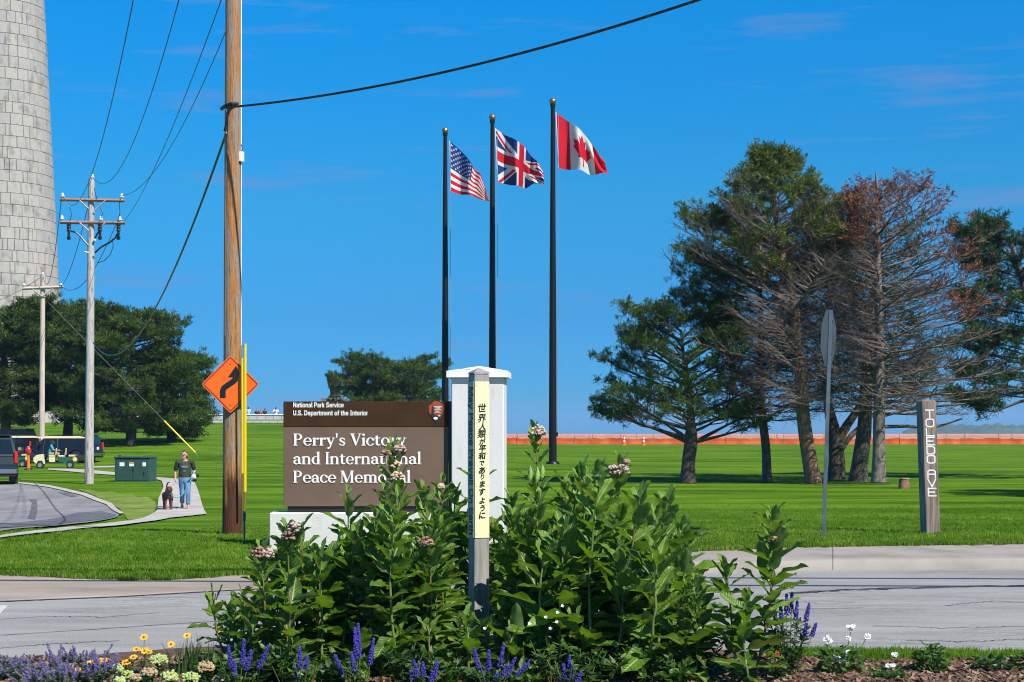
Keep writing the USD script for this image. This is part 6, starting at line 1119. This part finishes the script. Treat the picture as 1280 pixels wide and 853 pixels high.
mat("floret_pink", (0.40, 0.25, 0.23), (0.58, 0.43, 0.37), scale=60, rough=0.7); mat("floret_dull", (0.22, 0.10, 0.085), (0.42, 0.26, 0.18), scale=50, rough=0.8); mat("floret_tan", (0.50, 0.36, 0.22), (0.62, 0.48, 0.34), scale=50, rough=0.8)
def leaf_mesh(L, W, fold, droop, wave, r, n=8):
    """Points along +x from the stem, blade up +z."""
    t = np.linspace(0, 1, n + 1); w = W / 2 * np.sin(np.pi * np.clip(t, 0, 1) ** .90) ** .52 * (1 - .10 * t); w[0] = .003; w[-1] = .0015
    ang = np.cumsum(np.r_[0, np.full(n, -droop / n)]); x = np.r_[0, np.cumsum(np.cos(ang[1:]) * L / n)]; z = np.r_[0, np.cumsum(np.sin(ang[1:]) * L / n)]
    V, UV = [], []
    for i in range(n + 1):
        for j, s in enumerate((-1, -.5, 0, .5, 1)):
            wob = wave * math.sin(t[i] * 13 + s * 2 + r.uniform(-.6, .6)) * abs(s) * W * .10
            V.append((x[i], s * w[i] * math.cos(fold), z[i] + abs(s) * w[i] * math.sin(fold) + wob)); UV.append((.5 + s * .5, t[i]))
    i, j = np.meshgrid(np.arange(n), np.arange(4), indexing="ij"); a = i * 5 + j; return np.array(V), tri(np.stack([a, a + 5, a + 6, a + 1], -1).reshape(-1, 4)), np.array(UV)
def flower_ball(c, R, r, n=38, fs=.012):
    V, F, k = [], [], 0; d = r.normal(0, 1, (n, 3)); d = nrm(d); d[:, 2] = np.where(d[:, 2] < -.35, -d[:, 2], d[:, 2]); ico = trimesh.creation.icosphere(0, 1.0); P0, P1 = [], []
    for q in d:
        o = np.asarray(c) + q * R * r.uniform(.82, 1.05); V.append(ico.vertices * fs * r.uniform(.7, 1.2) * [1, 1, .8] + o); F.append(ico.faces + k); k += len(ico.vertices); P0.append(c); P1.append(o)
    s = segs(P0, P1, np.full(n, .0014), np.full(n, .0012), 3); return join([(np.vstack(V), np.vstack(F)), s])
def milkweed(name, label, base, top, r, size=1.0, flowers=(), pods=(), group=None, lean_=None, bare=.12, node=.06, nstem=None, lmax=.17, up_top=True):
    """A single leafy stem: stem, a mesh for every leaf, flower heads and pods. base, top in world space."""
    t = thing(name, label, "milkweed", base, 0, group); v = np.asarray(top) - base; H = np.linalg.norm(v); n = 12; s = np.linspace(0, 1, n); bow = r.normal(0, .035, 2)
    st = np.stack([v[0] * s + bow[0] * np.sin(s * 3.14), v[1] * s + bow[1] * np.sin(s * 3.14), v[2] * s], 1); st[:, :2] += r.normal(0, .004, (n, 2)) * s[:, None]
    obj("stem", tube(np.vstack([[0, 0, -.05], st]), np.r_[.0095, np.linspace(.0095, .0035, n)] * (.8 + .3 * size), 7), "stem_green" if r.random() < .6 else "stem_red", t, smooth=True)
    at = lambda f: np.array([np.interp(f, s, st[:, k]) for k in range(3)])
    m = max(4, int(H * (1 - bare) / node)); az = r.uniform(0, 3.14)
    for i in range(m):
        f = bare + (1 - bare) * (i + .5) / m; az += math.pi / 2 + r.normal(0, .22); u = (f - bare) / (1 - bare); prof = np.interp(u, [0, .25, .6, .85, 1], [.82, 1.0, .98, .72, .36])
        for k in range(2):
            if r.random() < .05 and u < .8: continue
            L = lmax * 1.36 * size ** .5 * prof * r.uniform(.82, 1.15); W = L * r.uniform(.42, .54); el = np.interp(u, [0, .3, .7, 1], [.0, .32, .72, 1.15 if up_top else .8]) + r.normal(0, .20)
            V, F, UV = leaf_mesh(L, W, np.interp(u, [0, 1], [.18, .50]) + r.normal(0, .1), np.interp(u, [0, 1], [.42, .08]) + r.normal(0, .18), 1.0, r)
            V = rotv(V, [1, 0, 0], math.degrees(r.normal(0, .25))); V = rotv(V, [0, 1, 0], -math.degrees(el)); V = rotz(V + [.012, 0, 0], math.degrees(az + k * math.pi + r.normal(0, .15))) + at(f)
            mt = "milkweed_leaf_young" if u > .74 or r.random() < .16 else ("milkweed_leaf_old" if u < .5 and r.random() < .14 else "milkweed_leaf"); obj("leaf", (V, F), mt, t, smooth=True, uv=UV)
    for (dx, dy, dz, R, mt) in flowers: c = at(1.0) + [dx, dy, dz]; obj("flower_head", flower_ball(c, R, r), mt, t); obj("flower_stalk", tube([at(.9), (at(.9) + c) / 2 + [0, 0, -.01], c], .003, 5), "stem_green", t)
    for (dx, dy, dz) in pods: c = at(1.0) + [dx, dy, dz]; q = [c + [0, 0, -.04], c + [.004, 0, -.01], c + [.008, 0, .03], c + [.006, 0, .07]]; obj("seed_pod", tube(q, [.006, .019, .016, .003], 9), "pod_green", t, smooth=True); obj("pod_stalk", tube([at(.8), c + [0, 0, -.04]], .003, 5), "stem_green", t)
    return t
r = np.random.default_rng(77)
def bedz(x, y): return .03
def mw(label, tx, ty, bx, D, dD=0.0, **k):
    top = P(tx, ty, D + dD); b = np.array([(bx - 640) / FPX * D, D, bedz(0, 0)]); return milkweed("milkweed", label, b, top, r, **k)
px_ = 11 / FPX
mw("tall milkweed topped with pink flowers standing in front of the sign's lettering", 492, 552, 500, 10.9, flowers=[(.045, -.04, -.06, .042, "floret_pink"), (-.045, -.03, -.10, .04, "floret_dull"), (.0, -.05, -.17, .045, "floret_tan"), (.03, -.05, -.25, .045, "floret_tan")], size=.95, node=.065, lmax=.16)
mw("short broad leaved milkweed at the far left of the clump over the road", 268, 742, 292, 10.7, size=1.15, node=.085, lmax=.155)
mw("milkweed with a pale pink flower cluster before the left end of the white plinth", 358, 655, 372, 10.8, flowers=[(.06, -.05, -.03, .04, "floret_pink"), (.02, -.05, -.09, .042, "floret_dull")], size=1.0, lmax=.15)
mw("milkweed with a dull pink flower head left of the white plinth", 326, 684, 334, 10.6, flowers=[(-.01, -.06, -.04, .046, "floret_dull"), (.05, -.05, -.05, .04, "floret_pink")], size=1.0, lmax=.16)
mw("milkweed bearing a bunch of green pods before the sign's lower edge", 436, 618, 440, 10.8, pods=[(-.05, -.05, -.28), (-.03, -.06, -.30), (.0, -.06, -.29), (.025, -.06, -.31), (-.065, -.04, -.32)], size=1.05, lmax=.17)
mw("milkweed with pale new leaves before the sign's black end post", 556, 598, 552, 11.3, size=.95, lmax=.16, flowers=[(-.02, -.03, -.06, .02, "floret_tan")])
mw("milkweed behind the peace pole with leaves sticking out on both sides", 598, 570, 602, 12.5, size=1.0, lmax=.18, node=.085)
mw("tallest milkweed with a faded flower head and two upright pods right of the peace pole", 668, 532, 672, 11.2, flowers=[(.03, -.03, -.05, .05, "floret_tan")], pods=[(-.03, -.04, -.35), (.02, -.04, -.36), (.055, -.03, -.34)], size=.92, lmax=.15, node=.075)
mw("leafy milkweed forming the top of the clump right of the tallest one", 728, 580, 724, 11.0, size=1.05, lmax=.17)
mw("milkweed with a pink flower cluster at the clump's upper right", 776, 572, 768, 11.3, flowers=[(-.06, -.04, -.10, .045, "floret_pink"), (.01, -.04, -.10, .05, "floret_pink"), (.04, -.03, -.04, .025, "floret_dull")], size=1.0, lmax=.17)
mw("milkweed with glossy upright leaves on the clump's right shoulder", 822, 640, 812, 10.9, size=1.1, lmax=.175)
mw("milkweed at the clump's right edge reaching a long leaf over the kerb", 858, 690, 838, 10.7, size=1.1, lmax=.18)
mw("low milkweed sprig at the right foot of the clump over the road", 876, 742, 868, 10.5, size=.85, lmax=.14)
mw("large lone milkweed with a withered flower head right of the clump", 966, 638, 942, 10.45, flowers=[(-.005, -.06, -.20, .03, "floret_dull")], size=1.15, lmax=.18, node=.052, bare=.06)
mw("short milkweed leaning left beside the large lone one", 908, 706, 922, 10.35, size=1.0, lmax=.17, node=.055, bare=.06)
mw("low milkweed with broad drooping leaves at the foot of the large lone one", 934, 748, 938, 10.2, size=1.05, lmax=.18, node=.055, bare=.05)
mw("milkweed with a brick brown flower head low in front of the plinth", 533, 668, 532, 10.6, flowers=[(-.0, -.09, -.06, .045, "floret_dull")], size=1.0, lmax=.16)
mw("milkweed with bright young leaves standing before the sign's lower right corner", 548, 645, 545, 10.7, size=1.0, lmax=.17)
mw("milkweed in full leaf just right of the peace pole's foot", 644, 640, 652, 11.0, size=1.0, lmax=.17)
mw("milkweed with broad leaves in the middle of the clump's right half", 705, 655, 700, 10.5, size=1.15, lmax=.19, node=.075)
mw("dark leaved milkweed low in the clump's right half", 770, 690, 762, 10.4, size=1.15, lmax=.19, node=.075)
mw("milkweed with a yellow stalk before the right half of the sign's plinth", 470, 640, 466, 10.6, size=1.05, lmax=.17)
mw("milkweed with broad drooping leaves at the clump's left front", 400, 690, 402, 10.5, size=1.15, lmax=.19, node=.075)
# dense lower growth: copies of six plants
protos = []
sil = [(275, 745), (320, 705), (370, 665), (430, 628), (500, 605), (560, 610), (650, 600), (700, 600), (740, 585), (790, 605), (830, 650), (870, 705), (890, 765)]
def fill_top(px): return np.interp(px, *zip(*sil))
fr = np.random.default_rng(101)
for k in range(116):
    px = 285 + 590 * ((k * .6180339) % 1.0); D = fr.uniform(10.2, 12.0); ty = fill_top(px) + fr.uniform(-8, 100); zt_ = ZC + (HY - ty) / FPX * D; h = max(.45, zt_ - .03)
    if 562 < px < 632: D = fr.uniform(12.25, 12.6); ty = fr.uniform(600, 660)
    if 562 < px < 632 and k % 3 == 0: D = 10.4; ty = fr.uniform(765, 790)
    zt_ = ZC + (HY - ty) / FPX * D; h = max(.25, zt_ - .03); b = np.array([(px - 640) / FPX * D, D, .03])
    LF, GF = (('leafy flowerless milkweed in the dense clump before the sign and its plinth', 'leafy milkweeds before the sign') if px <= 562 else (('leafy flowerless milkweed close around the foot of the peace pole', 'leafy milkweeds round the peace pole') if px < 632 else ('leafy flowerless milkweed in the dense clump right of the peace pole', 'leafy milkweeds right of the peace pole')))
    if k < 7: protos.append((milkweed("milkweed", LF, b, b + [fr.normal(0, .05), fr.normal(0, .05), h], fr, size=1.1, group=GF, lmax=.18, node=.072, bare=.08), h))
    else: src, h0 = protos[k % 7]; dup(src, b, fr.uniform(0, 360), LF, GF, scale=float(np.clip(h / h0, .35, 1.25)))
for k in range(11):
    px = 300 + 570 * ((k * .6180339 + .41) % 1.0); D = fr.uniform(10.25, 10.5); b = np.array([(px - 640) / FPX * D, D, .03]); h = fr.uniform(.24, .42)
    if k < 3: lows = (lows if k else []) + [(milkweed("milkweed", "short broad leaved milkweed at the front foot of the clump", b, b + [fr.normal(0, .03), fr.normal(0, .03), h], fr, size=1.05, group="short milkweeds at the front foot of the clump", lmax=.17, node=.06, bare=.04), h)]
    else: src, h0 = lows[k % 3]; dup(src, b, fr.uniform(0, 360), "short broad leaved milkweed at the front foot of the clump", None, scale=float(np.clip(h / h0, .7, 1.3)))
# low bright foliage along the foot of the clump
leafmat("low_leaf", (0.03, 0.085, 0.016), (0.085, 0.17, 0.03), (0.14, 0.28, 0.03), scale=5, rough=0.5, tf=.3)
leafmat("low_leaf_dark", (0.018, 0.055, 0.015), (0.045, 0.10, 0.025), (0.08, 0.18, 0.02), scale=5, rough=0.5, tf=.25)
leafmat("grey_leaf", (0.07, 0.10, 0.07), (0.14, 0.18, 0.12), (0.12, 0.2, 0.08), scale=6, rough=0.6, tf=.25)
def small_leaves(pos, dirs, L, W, r, jit=.3):
    """Many little lance leaves as one mesh: position, outward direction."""
    N = len(pos); d = nrm(np.asarray(dirs) + r.normal(0, jit, (N, 3))); l = L * r.uniform(.6, 1.2, N)[:, None]; up = np.array([0, 0, 1.0]); w = nrm(np.cross(d, up + r.normal(0, .3, (N, 3)))) * W * r.uniform(.7, 1.2, N)[:, None]; nn = nrm(np.cross(w, d))
    p = np.asarray(pos); V = np.stack([p, p + d * l * .35 + w - nn * .0, p + d * l * .35 + nn * -W * .35, p + d * l * .35 - w, p + d * l * .72 + w * .7, p + d * l * .72 + nn * -W * .3, p + d * l * .72 - w * .7, p + d * l - nn * -0.0 + [0, 0, -.0]], 1)
    i = np.arange(N)[:, None] * 8; f = [[0, 2, 1], [0, 3, 2], [1, 2, 5], [1, 5, 4], [2, 3, 6], [2, 6, 5], [4, 5, 7], [5, 6, 7]]; return V.reshape(-1, 3), np.vstack([i + np.array([q]) for q in f])
def spike_plant(name, cat, label, base, spikes, r, leaf="low_leaf", fl="salvia_blue", lw=(.05, .009), bush=.14, nleaf=130, bushh=.2, fs=.006, group=None, fr_=.45, whorl=.013):
    """Bushy base with upright flower spikes; spikes: list of (dx, dy, height)."""
    t = thing(name, label, cat, base, 0, group); PP, DD = [], []; S0, S1 = [], []
    for k in range(10):
        a = r.uniform(0, 6.28); e = np.array([math.cos(a) * bush * r.uniform(.3, 1), math.sin(a) * bush * r.uniform(.3, 1), bushh * r.uniform(.6, 1.1)]); S0.append((0, 0, -.02)); S1.append(e)
        for q in range(nleaf // 10): f = r.uniform(.15, 1); PP.append(e * f); b = r.uniform(0, 6.28); DD.append((math.cos(b), math.sin(b), r.uniform(-.1, .8)))
    for (dx, dy, h) in spikes:
        S0.append((dx * .3, dy * .3, 0)); S1.append((dx, dy, h))
        for q in range(10): f = r.uniform(.1, .62); PP.append(np.array([dx * (.3 + .7 * f), dy * (.3 + .7 * f), h * f])); b = r.uniform(0, 6.28); DD.append((math.cos(b), math.sin(b), .3))
    obj("stems", segs(S0, S1, np.full(len(S0), .0028), np.full(len(S0), .0018), 4), "stem_green", t); obj("leaves", small_leaves(PP, DD, lw[0], lw[1], r), leaf, t)
    ico = trimesh.creation.icosphere(0, 1.0)
    for (dx, dy, h) in spikes:
        V, F, k = [], [], 0; n = int(h * fr_ / .011)
        for i in range(n):
            f = 1 - fr_ * (1 - i / n); c = np.array([dx * (.3 + .7 * f), dy * (.3 + .7 * f), h * f]); rr_ = whorl * (1 - .75 * (i / n) ** 1.5)
            for q in range(6):
                a = i * .6 + q * 1.047 + r.normal(0, .2); o = c + np.array([math.cos(a) * rr_, math.sin(a) * rr_, r.normal(0, .003)]); V.append(ico.vertices * fs * r.uniform(.6, 1.25) * [1, 1, 1.3] + o); F.append(ico.faces + k); k += 12
        obj("flower_spike", (np.vstack(V), np.vstack(F)), fl, t)
    return t
mat("salvia_blue", (0.022, 0.014, 0.20), (0.065, 0.04, 0.40), scale=80, rough=0.7); mat("catmint_violet", (0.07, 0.05, 0.20), (0.20, 0.15, 0.36), scale=60, rough=0.8)
r = np.random.default_rng(55)
def at_px(px, D): return np.array([(px - 640) / FPX * D, D, .03])
SG = "blue salvias along the foot of the clump"
def salvia(label, px, D, tops, **k):
    b = at_px(px, D); spikes = []
    for (tx, ty) in tops: q = P(tx, ty, D) - b; spikes.append((q[0], r.uniform(-.05, .02), q[2] * r.uniform(.85, 1.02)))
    spike_plant("salvia", "salvia", label, b, spikes, r, group=SG, **k)
salvia("blue salvia with three spikes at the left foot of the clump near the pink domes", 296, 9.85, [(285, 806), (294, 818), (306, 796), (314, 812), (338, 800)])
salvia("blue salvia spikes between the left milkweeds beside the drooping leaves", 378, 9.85, [(374, 808), (384, 812), (368, 826)])
salvia("blue salvia with tall spikes low in the clump's centre left", 452, 9.8, [(443, 786), (447, 772), (467, 790), (440, 812), (418, 818)])
salvia("blue salvia in the bottom centre just left of the peace pole's foot", 534, 9.85, [(517, 818), (528, 826), (547, 818), (541, 832), (512, 836)])
salvia("blue salvia with a fan of spikes at the bottom below the peace pole", 612, 9.85, [(592, 806), (611, 812), (630, 800), (634, 826), (645, 816), (602, 826), (663, 818), (622, 834)])
salvia("blue salvia with dense spikes at the bottom right of the peace pole", 708, 9.85, [(704, 822), (712, 818), (716, 826), (727, 836), (698, 836)])
salvia("blue salvia with four tall spikes beside the large lone milkweed", 985, 10.5, [(982, 736), (990, 737), (996, 738), (1011, 752), (1008, 766), (966, 746), (974, 752), (952, 752), (1019, 778)], bush=.17, bushh=.40, nleaf=420, lw=(.075, .007), leaf="low_leaf_dark", fr_=.24)
# leafy low filler plants at the foot
def leafy(name, cat, label, base, R, H, n, r, leaf, lw, group=None, flat_=.2):
    t = thing(name, label, cat, base, 0, group); PP, DD, S0, S1 = [], [], [], []
    for k in range(max(6, n // 14)):
        a = r.uniform(0, 6.28); e = np.array([math.cos(a) * R * r.uniform(.2, 1), math.sin(a) * R * r.uniform(.2, 1), H * r.uniform(.5, 1.05)]); S0.append((0, 0, -.02)); S1.append(e)
        for q in range(14): f = r.uniform(.25, 1); b = r.uniform(0, 6.28); PP.append(e * f); DD.append((math.cos(b), math.sin(b), flat_ + r.normal(0, .2)))
    obj("stems", segs(S0, S1, np.full(len(S0), .0035), np.full(len(S0), .002), 4), "stem_green", t); obj("leaves", small_leaves(PP, DD, lw[0], lw[1], r), leaf, t); return t
LG = "low leafy plants along the foot of the clump"
for k in range(22):
    px = 250 + 640 * ((k * .618 + .13) % 1); leafy("border_plant", "border plant", "low bright leafy plant at the foot of the milkweed clump", at_px(px, r.uniform(9.95, 10.5)), .17, r.uniform(.15, .36), 110, r, "low_leaf" if k % 3 else "low_leaf_dark", (.085, .021), LG, .45)
# white nectar flowers low in the middle of the clump
mat("petal_white", (0.80, 0.80, 0.78), rough=0.6); mat("petal_orange", (0.85, 0.36, 0.01), (0.9, 0.45, 0.02), scale=30, rough=0.6); mat("flower_eye", (0.30, 0.12, 0.01), rough=0.7); mat("petal_red", (0.55, 0.02, 0.01), rough=0.6)
def petals(c, R, n, r, tilt=.2):
    V, F = [], []
    for k in range(n):
        a = k * 2 * math.pi / n + r.normal(0, .1); d = np.array([math.cos(a), math.sin(a), tilt]); s = np.array([-math.sin(a), math.cos(a), 0]) * R * .30; i = len(V); V += [c + d * .1 * R, c + d * .6 * R + s, c + d * R + [0, 0, -.1 * R], c + d * .6 * R - s]; F += [(i, i + 1, i + 2), (i, i + 2, i + 3)]
    return np.array(V), np.array(F)
t = leafy("white_flower_plant", "flower", "small white flowers on a low plant in the clump below the peace pole", at_px(690, 10.12), .16, .30, 150, r, "low_leaf", (.06, .012))
for (px, py) in ((703, 758), (697, 766), (682, 772), (696, 778), (662, 780), (688, 786), (606, 786)):
    c = P(px, py, 10.05) - at_px(690, 10.12); obj("flower", lean(petals(np.zeros(3), .013, 5, r, .5), [1, 0, 0], 50)[0:1] and (lean(petals(np.zeros(3), .013, 5, r, .5), [1, 0, 0], 50)[0] + c, petals(np.zeros(3), .022, 5, r)[1]), "petal_white", t)
# white geraniums on the right
def geranium(label, px, D, heads, H, R=.10, n=90, leaf="low_leaf"):
    b = at_px(px, D); t = thing("geranium", label, "geranium", b, 0, None); PP, DD = [], []
    for k in range(n): a = r.uniform(0, 6.28); q = R * math.sqrt(r.random()); PP.append((math.cos(a) * q, math.sin(a) * q, H * r.uniform(.15, 1) * (1 - .4 * q / R))); DD.append((math.cos(a + r.normal(0, .6)), math.sin(a + r.normal(0, .6)), .25))
    obj("leaves", small_leaves(PP, DD, .055, .024, r), leaf, t); obj("stems", segs([(0, 0, -.02)] * len(PP[::4]), PP[::4], np.full(len(PP[::4]), .003), np.full(len(PP[::4]), .002), 4), "stem_green", t)
    for (hx, hy, rad) in heads:
        c = P(hx, hy, D) - b + [0, -.02, 0]; V = []
        for _ in range(max(6, int(rad * 420))): v_, f_ = petals(np.zeros(3), .016, 5, r, .35); V.append((rotv(rotv(v_, [1, 0, 0], r.uniform(15, 75)), [0, 0, 1], r.uniform(-50, 50)) + c + r.normal(0, rad * .5, 3) * [1, .6, .7], f_))
        obj("flower_head", join(V), "petal_white", t); obj("flower_stalk", tube([c * [.4, .4, .3], c], .0025, 4), "stem_green", t)
geranium("white geranium with three flower heads on the mulch, leftmost of the small bushes", 1050, 10.55, [(1064, 783, .028), (1034, 800, .022), (1084, 794, .018), (1058, 815, .018), (1046, 822, .022), (1057, 825, .018), (1061, 798, .012)], .24, .13, 150)
geranium("small white geranium with two flower heads on the mulch", 1108, 10.3, [(1118, 818, .02), (1114, 832, .026)], .14, .09, 80)
geranium("round leafy geranium without flowers on the mulch by the grass strip", 1163, 10.75, [], .22, .11, 150, "low_leaf")
geranium("low dark leafy bush on the mulch near the right edge", 1240, 10.7, [], .15, .13, 110, "low_leaf_dark")
geranium("leafy bush cut by the right edge of the picture", 1284, 10.7, [], .17, .08, 70, "low_leaf_dark")
t = leafy("red_flower_plant", "flower", "little plant with one red flower below the tall salvia", at_px(972, 10.25), .08, .16, 60, r, "low_leaf_dark", (.05, .011)); obj("flower", flower_ball(P(971, 818, 10.2) - at_px(972, 10.25), .012, r, 14, .007), "petal_red", t)
# left corner: catmint, sedum, coreopsis
CG = "violet catmints in the lower left corner"
for k in range(17):
    px = -22 + 158 * ((k * .618) % 1.0); D = r.uniform(9.9, 10.75); b = at_px(px, D); hh = r.uniform(.12, .20); spike_plant("catmint", "catmint", "violet catmint with soft spikes in the lower left corner of the bed", b, [(r.normal(0, .10), r.normal(0, .08), hh * r.uniform(.75, 1.15)) for _ in range(9)], r, leaf="grey_leaf", fl="catmint_violet", lw=(.034, .010), bush=.15, bushh=.12, nleaf=260, fs=.0040, group=CG, fr_=.42, whorl=.011)
mat("sedum_green", (0.30, 0.40, 0.12), (0.46, 0.52, 0.20), scale=30, rough=0.8); mat("sedum_pink", (0.36, 0.21, 0.15), (0.44, 0.40, 0.18), scale=22, rough=0.8)
def sedum(label, px, D, heads):
    b = at_px(px, D); t = thing("sedum", label, "sedum", b); ico = trimesh.creation.icosphere(0, 1.0); PP, DD = [], []
    for (hx, hy, R, m_) in heads:
        c = P(hx, hy, D) - b; V, F, k = [], [], 0; N = 230
        for i in range(N): z = 1 - .95 * (i + .5) / N; q = math.sqrt(1 - z * z); a = i * GA; o = c + np.array([math.cos(a) * q * R, math.sin(a) * q * R, z * R * .62 + r.normal(0, .006)]) + r.normal(0, .004, 3); V.append(ico.vertices * .0085 * r.uniform(.6, 1.3) + o); F.append(ico.faces + k); k += 12
        obj("flower_head", (np.vstack(V), np.vstack(F)), m_, t); obj("stem", tube([(c[0] * .5, c[1], -.02), c], .006, 6), "stem_green", t)
        for i in range(22): f = r.uniform(.1, 1); a = r.uniform(0, 6.28); PP.append(np.array([c[0] * (.5 + .5 * f), c[1], c[2] * f])); DD.append((math.cos(a), math.sin(a), .4))
    obj("leaves", small_leaves(PP, DD, .06, .018, r), "low_leaf", t)
sedum("green sedum dome left of the orange flowers' feet", 146, 10.3, [(144, 838, .045, "sedum_green"), (160, 845, .03, "sedum_green")])
sedum("pale green sedum dome in the middle of the lower left border", 198, 10.35, [(198, 827, .055, "sedum_green")])
sedum("pinkish sedum with two domes at the bottom left of the clump", 196, 10.0, [(186, 843, .045, "sedum_pink"), (172, 850, .04, "sedum_pink"), (212, 848, .045, "sedum_green")])
sedum("pink sedum dome beside the first blue salvia", 256, 10.1, [(256, 836, .055, "sedum_pink")])
sedum("yellow green sedum domes along the bottom edge", 234, 9.9, [(238, 849, .045, "sedum_green"), (275, 852, .04, "sedum_pink"), (150, 853, .03, "sedum_green")])
def coreopsis(label, px, D, fl, H=.2):
    b = at_px(px, D); t = leafy("coreopsis", "flower", label, b, .07, H * .7, 70, r, "low_leaf", (.05, .005))
    for (hx, hy) in fl: c = P(hx, hy, D) - b; v, f = petals(np.zeros(3), .030, 8, r, .25); v = rotv(v, [1, 0, 0], r.uniform(20, 55)); obj("flower", (v + c, f), "petal_orange", t); obj("flower_eye", ball(c + [0, -.004, .004], .008, 1), "flower_eye", t); obj("flower_stalk", tube([(c[0] * .3, 0, 0), c + [0, .004, -.004]], .0018, 4), "stem_green", t)
coreopsis("orange coreopsis with the tallest flowers before the road at left", 180, 10.5, [(180, 797), (171, 812), (181, 814), (186, 816)], .28)
coreopsis("orange coreopsis just above the pale green sedum dome", 162, 10.4, [(167, 822), (160, 828), (157, 829)], .2)
coreopsis("orange coreopsis among the violet catmints", 112, 10.4, [(112, 830), (118, 828), (125, 826), (97, 838), (88, 833), (131, 826)], .18)
coreopsis("faded yellow coreopsis buds by the far left milkweed", 236, 10.6, [(234, 795), (214, 806)], .25)
# grassy clump with dark blades by the left milkweed
t = thing("ornamental_grass", "tuft of dark upright grass beside the far left milkweed", "grass tuft", at_px(240, 10.55)); v, f = tuft(70, .27, .005, .17, r); obj("blades", (v, f), "low_leaf_dark", t); v, f = tuft(40, .24, .005, .15, r); obj("blades", (v, f), "low_leaf", t)
# ------------------------------------------------------------------ summer haze over the lake
usdkit.material(stage, "/World/Looks/haze_air", {"v": ("principled_volume", {"color": (0.62, 0.80, 1.0), "density": 0.00015, "anisotropy": 0.2})}, [], volume="v.volume")
obj("haze", box((0, 2500, 33), (5600, 6200, 74)), "haze_air", kind="stuff", label="thin summer haze over lawn and lake")
